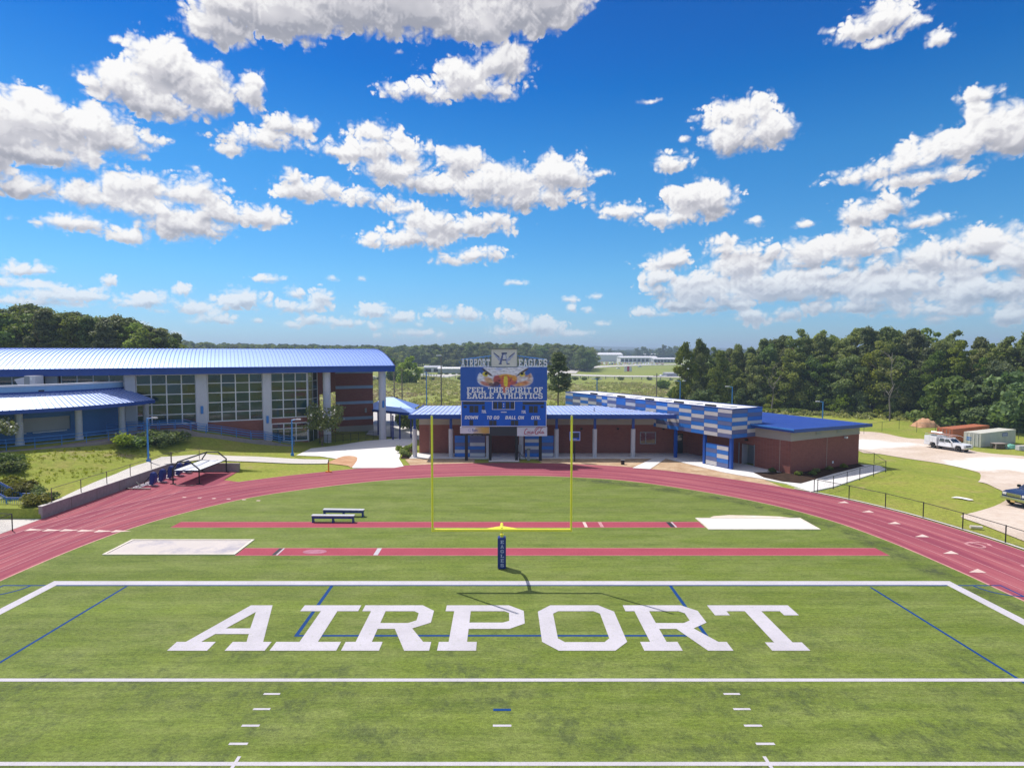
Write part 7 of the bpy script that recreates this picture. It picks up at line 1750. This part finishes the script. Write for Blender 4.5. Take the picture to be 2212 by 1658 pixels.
# low trees and bushes along its foot
d = 0
while d < EC[-1]:
    x, y = along(EP, EC, d); k = rnd.uniform(-4.5, .5)
    l = math.hypot(x, y); X_, Y_ = x + x / l * k, y + y / l * k
    px = 1084 + X_ / Y_ * 1280
    w_ = rnd.randrange(3); plant('understory_tree', 'low', w_, (X_, Y_, zg(X_, Y_)), rnd.uniform(.55, 1.0), 'low %s tree, wood edge, %s' % (('light green', 'mid green', 'dark green')[w_], where(px, WOOD)), 'tree', 'low trees along the wood edge')
    d += rnd.uniform(2.6, 4.2)
d = 0
while d < EC[-1]:
    x, y = along(EP, EC, d); l = math.hypot(x, y); k = -rnd.uniform(4, 9); X_, Y_ = x + x / l * k, y + y / l * k
    w_ = rnd.choice((0, 2, 3, 2)); px = 1084 + X_ / Y_ * 1280; plant('bush', 'shrub', w_, (X_, Y_, zg(X_, Y_)), (rnd.uniform(1.2, 2.2), rnd.uniform(1.2, 2.2), rnd.uniform(.7, 1.5)), '%s bush before the wood, %s' % (('mid green', '', 'light green', 'olive')[w_], where(px, WOOD)), 'bush', 'bushes before the wood', 'foliage', 'stem')
    d += rnd.uniform(1.6, 3.0)
for (px, Y, s, lab) in ((2050, 124, 1.45, 'bright yellow green spreading tree left of the container tops'), (2140, 119, 1.35, 'bushy dark tree directly above the rust container'), (2190, 116, 1.6, 'big bushy dark tree at the right picture edge behind the containers'), (1500, 150, 1.05, 'light green tree standing clear at the left end of the wood'), (1530, 138, .95, 'small rounded tree behind the chequered block roof')):
    x = (px - PX) / FOC * Y; plant('spreading_tree', 'low', 0 if 'light' in lab or 'yellow' in lab else 2, (x, Y, zg(x, Y)), (s * 1.15, s * 1.15, s * 1.05), lab, 'tree')
# vines hang over the front trees
# pines behind the gym
for row in range(4):
    for k in range(17):
        px = -120 + 500 * (k + rnd.uniform(-.3, .3)) / 16; Y = 112 + row * 7 + rnd.uniform(-2, 2)
        top = np.interp(px, [-120, 0, 60, 130, 200, 260, 300, 345, 380], [672, 676, 668, 682, 690, 694, 700, 712, 734]) + rnd.uniform(-4, 9) - row * 1.5
        x = (px - PX) / FOC * Y; ztop = 12.5 - (top - 761) * Y / 1280; z0 = 2.0; s = (ztop - z0) / 17
        kd = 'pine' if rnd.random() < .62 else 'broad'
        plant('pine_tree' if kd == 'pine' else 'broadleaf_tree', kd, rnd.randrange(6), (x, Y, z0), (s * 1.15, s * 1.15, s), ('tall dark pine, %s row behind gym, %s' if kd == 'pine' else 'leafy tree, %s row of pines behind gym, %s') % (('front', 'second', 'third', 'back')[row], where(px, PINES)), 'tree', 'pines behind the gym' if kd == 'pine' else 'leafy trees behind the gym')
# the wooded ridge across the fields
for row in range(4):
    n = 48
    for k in range(n):
        px = 372 + 900 * (k + rnd.uniform(-.45, .45)) / (n - 1); Y = 520 + row * 18 + rnd.uniform(-7, 7)
        if px > 1262: Y += rnd.uniform(-5, 5)
        top = np.interp(px, [372, 480, 600, 700, 800, 880, 960, 1020, 1100, 1180, 1250, 1280], [737, 742, 746, 747, 749, 748, 744, 741, 743, 744, 746, 752]) + rnd.uniform(-1.5, 4)
        x = (px - PX) / FOC * Y; z0 = -3.0 if x > -60 else 0; ztop = 12.5 - (top - 761) * Y / 1280; s = (ztop - z0) / 16.5
        if row == 0: s *= rnd.uniform(.7, 1)
        plant('broadleaf_tree', 'broad', rnd.choice((1, 2, 5, 3)), (x, Y, z0), (s * 1.5, s * 1.5, s), '%s tree of the far ridge, %s' % (('lower front', 'second row', 'third row', 'rearmost skyline')[row], where(px, RIDGE)), 'tree', 'trees of the far ridge')
for k in range(16):
    px = 1262 + rnd.uniform(-26, 18); Y = 470 + rnd.uniform(0, 50); x = (px - PX) / FOC * Y; s = rnd.uniform(.65, 1.2)
    plant('broadleaf_tree', 'broad', rnd.choice((2, 5)), (x, Y, -3), (s * 1.3, s * 1.3, s), 'dark tree rounding off the right end of the far ridge', 'tree', 'trees of the far ridge')
for px, Y, h, w, lab in ((1478, 152, 17.3, 4, 'tall light green tree standing clear at the left end of the right wood'), (1512, 158, 18.2, 4, 'tall slim light green tree second from the left end of the right wood'), (1556, 150, 15.5, 1, 'tall tree left of the near lamp behind the chequered block')):
    x = (px - PX) / FOC * Y; s = h / 16.5; plant('broadleaf_tree', 'broad', w, (x, Y, zg(x, Y)), (s * .72, s * .72, s), lab, 'tree')
# single trees of the middle distance
def single(name, kind, w, px, pybase, Y, height, wide, lab, cat='tree', sub='crown', sub2='trunk'):
    x = (px - PX) / FOC * Y; base = {'broad': 16, 'pine': 17, 'low': 6.7, 'shrub': 1.25}[kind]; s = height / base
    return plant(name, kind, w, (x, Y, zg(x, Y)), (s * wide, s * wide, s), lab, cat, None, sub, sub2)
single('round_tree', 'low', 1, 884, 826, 240, 10.5, .85, 'big round tree standing alone left of the scoreboard across the field')
single('round_tree', 'low', 2, 848, 822, 262, 9.5, 1.0, 'dark round tree just right of the gym roof end far off')
single('loblolly_pine', 'pine', 1, 1206, 880, 128, 12.2, 1.35, 'tall ragged pine standing right behind the right side of the scoreboard')
single('bush', 'shrub', 1, 1216, 872, 112, 2.6, 1.7, 'dark round bush under the pine right of the scoreboard', 'bush', 'foliage', 'stem')
single('far_shrub', 'shrub', 1, 1434, 812, 250, 4.6, .9, 'dark conical bush beside the white guard fence', 'bush', 'foliage', 'stem')
for px, Y, h, w, wd, lab in ((1000 - 26, 96, 3.0, 2, .95, 'flowering pale green shrub left of the scoreboard behind the low roof'), (945, 93, 2.3, 3, 1.2, 'olive shrub behind the low roof left of the scoreboard'), (908, 94, 3.4, 0, .6, 'upright reddish tipped shrub behind the left end of the low roof'), (878, 96, 3.2, 0, .7, 'dark thin shrub by the small hip roofed pavilion'), (990, 91, 2.3, 3, 1.3, 'round olive shrub touching the scoreboard left edge'), (1480, 118, 3.0, 0, 1.6, 'wide bush behind the white roof of the chequered block'), (1540, 112, 3.4, 2, 1.5, 'wide light green bush behind the chequered block'), (1600, 110, 3.6, 0, 1.5, 'dark green bush behind the near end of the chequered block'), (1660, 113, 3.8, 2, 1.3, 'light green bush beside the lamp behind the blue roof'), (1435, 122, 2.6, 3, 1.6, 'olive bush at the scrub edge behind the block')):
    single('garden_shrub', 'shrub', w, px, 0, Y, h, wd, lab, 'bush', 'foliage', 'stem')
# small tree in front of the gym glass
lob = [(random.Random(k).uniform(-2.0, 2.0), random.Random(k + 50).uniform(-1.6, 1.6), random.Random(k + 90).uniform(2.3, 4.9), random.Random(k + 7).uniform(.55, 1.05), .8) for k in range(26)]
q = G(697, 962); MG = thing('magnolia_tree', 'small open magnolia tree in front of the gym glass by the round pillar', 'tree', q)
link('crown', leaf_mesh('crown', lob, 2600, .30, M['leaf_light'], 90, .2, 0, .05), MG); link('trunk', trunk_mesh('trunk', 5.0, .13, M['bark'], 91, 7, .85, .02), MG)
p = AT(-14, 918, 57.5); lob = [(random.Random(k).uniform(-2, 2), random.Random(k + 3).uniform(-1.6, 1.6), random.Random(k + 5).uniform(1.6, 3.2), random.Random(k + 8).uniform(.6, 1.0), .85) for k in range(14)]
CM = thing('flowering_tree', 'white flowering small tree cut by the left picture edge before the round wing', 'tree', (p.x - .6, 57.5, ground_h(p.x, 57.5)))
link('crown', leaf_mesh('crown', lob, 2200, .30, M['leaf_light'], 95, .2, 0, .33), CM); link('trunk', trunk_mesh('trunk', 3.5, .1, M['bark'], 96, 5, .7), CM)
# shrubs round the left mound
for px, py, s, w, lab in ((270, 962, 1.5, 0, 'dark shrub left of the three below the round wing'), (338, 957, 1.9, 1, 'large round dark shrub behind the left lamp post'), (300, 966, 1.6, 1, 'round dark shrub directly left of the left lamp post'), (370, 955, 1.7, 1, 'big dark shrub right of the left lamp post on the lawn'), (356, 963, 1.15, 0, 'small low shrub at the foot of the lawn lamp shrubs'),
    (10, 1004, 1.5, 1, 'dark green bush at the left picture edge on the mound'), (30, 1016, 1.25, 1, 'dark spreading bush on the mound by the left edge'), (18, 1058, 1.2, 3, 'olive bush above the blue stair railing'), (48, 1066, 1.15, 3, 'olive bush right of the stair top on the mound foot'), (98, 1080, .95, 1, 'dark clipped bush at the end of the retaining wall'), (70, 1090, 1.0, 3, 'clipped olive bush beside the blue stair railing'), (80, 1074, .9, 0, 'green bush between the clipped bushes at the wall end')):
    q = G(px, py); plant('shrub', 'shrub', w, (q.x, q.y, q.z - .12), (s, s, s * .8), lab, 'bush', None, 'foliage', 'stem')
for k, (u, w) in enumerate(((-.75, 1.6), (.2, -.9), (1.6, -1.5), (3.2, -.8), (5.6, -.7), (8.0, -.6))):
    x, y = wing(u, w); plant('young_plant', 'shrub', 2, (x, y, .02), .38, 'small young plant set out in the dark mulch beside the brick wing', 'plant', 'young plants in the mulch', 'foliage', 'stem')
for px, py in ((872, 978), (884, 972), (878, 986)):
    q = G(px, py, 0); plant('young_plant', 'shrub', 0, (q.x, q.y, 0), .7, 'low plant in the mulch bed left of the first grey pillar', 'plant', 'plants in the left mulch bed', 'foliage', 'stem')
# rough growth on the fields and weeds on the mound: uncountable
def scatter(name, m, n, f, size, seed, hmul=.5, per=26):
    g = np.random.RandomState(seed); lobes = []
    r2 = random.Random(seed)
    while len(lobes) < n:
        x, y, s = f(r2)
        if x is None: continue
        lobes.append((x, y, ground_h(x, y) + s * .2, s, hmul))
    me = leaf_mesh(name, lobes, n * per, size, m, seed, .5); o = link(name, me); o['kind'] = 'stuff'; return o
def f_scrub(r):
    Y = 118 + 185 * r.random() ** .8; x = r.uniform(-.36, .42) * Y + r.uniform(-4, 4)
    if perlin(np.array([x / 22]), np.array([Y / 30]), 5)[0] < -.28: return None, 0, 0
    return x, Y, r.uniform(.25, .75)
scatter('field_scrub', M['scrub'], 7000, f_scrub, .5, 31, .55, 11)
def f_scrub2(r):
    Y = 130 + 170 * r.random(); x = r.uniform(-.34, .40) * Y
    if perlin(np.array([x / 26 + 9]), np.array([Y / 26]), 8)[0] < .12: return None, 0, 0
    return x, Y, r.uniform(.25, .6)
M['dry_scrub'] = leaf_mat('dry_scrub', (.30, .25, .15), (.44, .37, .25), .45, .2)
scatter('dry_weeds', M['dry_scrub'], 3200, f_scrub2, .42, 32, .5, 10)
def f_mound(r):
    x = r.uniform(-60, -35.6); y = r.uniform(45.5, 66)
    if math.hypot(x - CX, y - CY) < 20.6 or perlin(np.array([x / 4]), np.array([y / 4]), 15)[0] < -.18: return None, 0, 0
    if x > -38.3 and y < 66: return None, 0, 0
    return x, y, r.uniform(.05, .15)
scatter('mound_weeds', M['tuft'], 1100, f_mound, .10, 33, .5, 9)
def f_edge(r):
    d = r.uniform(0, EC[-1]); x, y = along(EP, EC, d); l = math.hypot(x, y); k = -r.uniform(1, 13); return x + x / l * k, y + y / l * k, r.uniform(.4, 1.1)
scatter('wood_edge_weeds', M['scrub'], 420, f_edge, .5, 34, .6)

# ================================================================== FAR THINGS
def hall(name, label, px0, px1, pybase, pytop, depth, m, roof, windows=0, cat='building'):
    a = G((px0 + px1) / 2, pybase); Y = a.y; z0 = ground_h(a.x, Y)
    x0, x1 = (px0 - PX) / FOC * Y, (px1 - PX) / FOC * Y; h = (pybase - pytop) * Y / 1280
    t = thing(name, label, cat, ((x0 + x1) / 2, Y, z0))
    part('wall', MB().box(x0, x1, Y, Y + depth, z0 - .5, z0 + h), m, t)
    part('roof', MB().add([(x0 - .6, Y - .8, z0 + h + .01), (x1 + .6, Y - .8, z0 + h + .01), (x1 + .6, Y + depth + .8, z0 + h + .01), (x0 - .6, Y + depth + .8, z0 + h + .01), (x0 - .6, Y + depth / 2, z0 + h * 1.3), (x1 + .6, Y + depth / 2, z0 + h * 1.3)], [(0, 1, 5, 4), (2, 3, 4, 5), (1, 2, 5), (3, 0, 4), (3, 2, 1, 0)]), roof, t)
    for k in range(windows):
        w = (x1 - x0) / windows; part('window', MB().box(x0 + w * k + w * .15, x0 + w * k + w * .85, Y - .2, Y - .01, z0 + h * .12, z0 + h * .72), M['dark'], t)
    return t
hall('warehouse', 'long pale grey building with white roof across the field left of the scoreboard', 946, 1010, 806, 796, 18, M['far_grey'], M['far_white'], 0)
hall('warehouse', 'small white roofed building beside the lone round tree', 916, 952, 804, 793, 14, M['far_white'], M['far_grey'], 2)
hall('dealership', 'long white car dealership hall far off right of the ridge', 1276, 1345, 781, 766, 40, M['far_white'], M['far_white'], 0)
hall('dealership', 'low white dealership front with dark glass beside the far hall', 1340, 1420, 782, 772, 30, M['far_white'], M['far_white'], 9)
hall('dealership', 'square white showroom block among the far dealership roofs', 1392, 1418, 778, 767, 20, M['far_white'], M['far_white'], 0)
hall('dealership', 'glassy low showroom at the right end of the far dealership', 1412, 1462, 783, 775, 20, M['far_grey'], M['far_white'], 7)
hall('shed', 'grey shed roof by the dark bush near the guard fence', 1440, 1466, 813, 806, 8, M['far_grey'], M['far_grey'], 0)
hall('distant_shed', 'white roofed building showing between trunks of the right wood', 1490, 1530, 800, 793, 12, M['far_white'], M['far_white'], 0)
# parked and passing cars, each a few pixels long
def car_mesh(m):
    mb = slab_profile([(-2.2, .35), (2.2, .35), (2.2, .75), (1.3, .9), (.6, 1.4), (-1.1, 1.42), (-1.8, .95), (-2.2, .9)], .88, .7, .8); return mb.mesh('car_body', m)
CARM = [car_mesh(M['car_white']), car_mesh(M['rim']), car_mesh(M['car_blue']), car_mesh(M['rust'])]
glm = MB().box(-.95, .95, -.80, .80, .92, 1.32).mesh('car_glass', M['glassy'])
def car(p, rot, k, lab, group):
    t = thing('parked_car' if 'dealership' in lab else 'passing_car', lab, 'car', p, rot, group); link('body', CARM[k], t); link('windows', glm, t); return t
for row in range(3):
    for k in range(26):
        px = 1281 + 150 * (k + rnd.uniform(-.2, .2)) / 25; q = G(px, 783.6 + row * 1.9 + (px - 1281) * .006)
        kc = rnd.choice((0, 0, 0, 1, 1, 2, 3)); car(q, R(90) + rnd.uniform(-.1, .1), kc, 'tiny %s car parked in the %s row before the far dealership' % (('white', 'silver', 'blue', 'red')[kc], ('back', 'middle', 'front')[row]), 'cars parked at the far dealership')
for px, py, k, lab in ((1336, 797, 0, 'white car climbing the far side road'), (1382, 793, 1, 'pale van farther along the far side road'), (1431, 813.5, 0, 'white car passing behind the guard fence'), (922, 811, 0, 'white car on the far highway left of the scoreboard')):
    car(G(px, py), R(15), k, lab, None)
q = G(1357, 803); BB = thing('billboard', 'small red and white roadside billboard in the far meadow', 'billboard', q)
part('panel', MB().box(-3.2, -1.0, -.2, .2, .4, 4.6), M['far_white'], BB, True); part('panel', MB().box(-.9, .9, -.2, .2, .4, 4.4), M['cola'], BB, True); part('panel', MB().box(1.0, 2.8, -.2, .2, .4, 4.3), M['far_white'], BB, True)
for x in (-2.5, 2.2): part('leg', MB().box(x - .15, x + .15, -.1, .1, -.2, .4), M['grey'], BB, True)
# white guard fence of the highway
pf = catmull([(p.x, p.y) for p in (G(*q) for q in ((700,822),(860,819),(960,817),(1060,816),(1180,816),(1300,818.5),(1420,821),(1560,824),(1700,828)))], 6); pc = [0]
for a, b in zip(pf, pf[1:]): pc.append(pc[-1] + math.dist(a, b))
GF = thing('guard_fence', 'long white rail fence with dark posts along the far highway', 'fence', (pf[0][0], pf[0][1], 0))
d = 0; rail = []; k = 0
pm2 = MB().box(-.16, .16, -.16, .16, -.3, 1.7).mesh('post', M['pole'])
while d < pc[-1]:
    x, y = along(pf, pc, d); z = ground_h(x, y); rail.append((x, y, z + .95))
    o = link('post', pm2, GF); o.location = Vector((x, y, z)) - GF.location
    d += 5.2
for dz in (0, .45): part('rail', MB().tube([(x, y, z + dz - .25) for x, y, z in rail], .11, 4), M['far_white'], GF)
# dark shrubs standing along that fence
for px in (756, 772, 790, 806, 818, 884, 912, 934, 1000, 1180, 1226, 1240, 1262, 1290, 1340, 1400, 1452):
    q = G(px + rnd.uniform(-4, 4), 820.5); s = rnd.uniform(1.0, 2.2); plant('roadside_shrub', 'shrub', 1, (q.x, q.y, q.z - .2), (s, s, s * rnd.uniform(.9, 1.5)), 'dark shrub along the far white guard fence', 'bush', 'shrubs along the guard fence', 'foliage', 'stem')
for px in (950, 966, 982, 994):
    q = G(px + rnd.uniform(-3, 3), 809); plant('roadside_shrub', 'shrub', 1, (q.x, q.y, q.z - .2), rnd.uniform(1.2, 2.0), 'dark shrub by the pale warehouse across the highway', 'bush', 'shrubs by the warehouse', 'foliage', 'stem')
# trees scattered round the dealership
for px, Y, h, lab in ((1286, 1090, 19, 0), (1300, 1100, 22, 0), (1318, 1120, 21, 0), (1342, 1090, 18, 0), (1368, 960, 11, 1), (1376, 1070, 22, 0), (1390, 1080, 25, 0), (1432, 1060, 27, 0), (1446, 1050, 24, 0), (1460, 1065, 26, 0), (1404, 1100, 20, 0), (1422, 1100, 22, 0), (1352, 955, 10, 1)):
    x = (px - PX) / FOC * Y; s = h / 16; plant('broadleaf_tree', 'broad', rnd.choice((2, 5)), (x, Y, -3), (s * 1.4, s * 1.4, s), 'dark tree rising behind the far dealership roofs' if not lab else 'low dark tree in front of the far dealership', 'tree', 'trees around the dealership')

# look-alikes that still share a label are told apart by their order from left to right
share = {}
for o in S.objects:
    if o.parent is None and o.get('label'): share.setdefault(o['label'], []).append(o)
for lab, os_ in share.items():
    if 2 <= len(os_) <= 6 and len(lab.split()) <= 13:
        os_.sort(key=lambda o: o.location.x / o.location.y)
        tags = {2: ('left one', 'right one'), 3: ('left one', 'middle one', 'right one'), 4: ('leftmost one', 'second from left', 'third from left', 'rightmost one'), 5: ('leftmost one', 'second from left', 'middle one', 'fourth from left', 'rightmost one'), 6: ('leftmost one', 'second from left', 'third from left', 'fourth from left', 'fifth from left', 'rightmost one')}[len(os_)]
        for o, tg in zip(os_, tags): o['label'] = lab + ', ' + tg
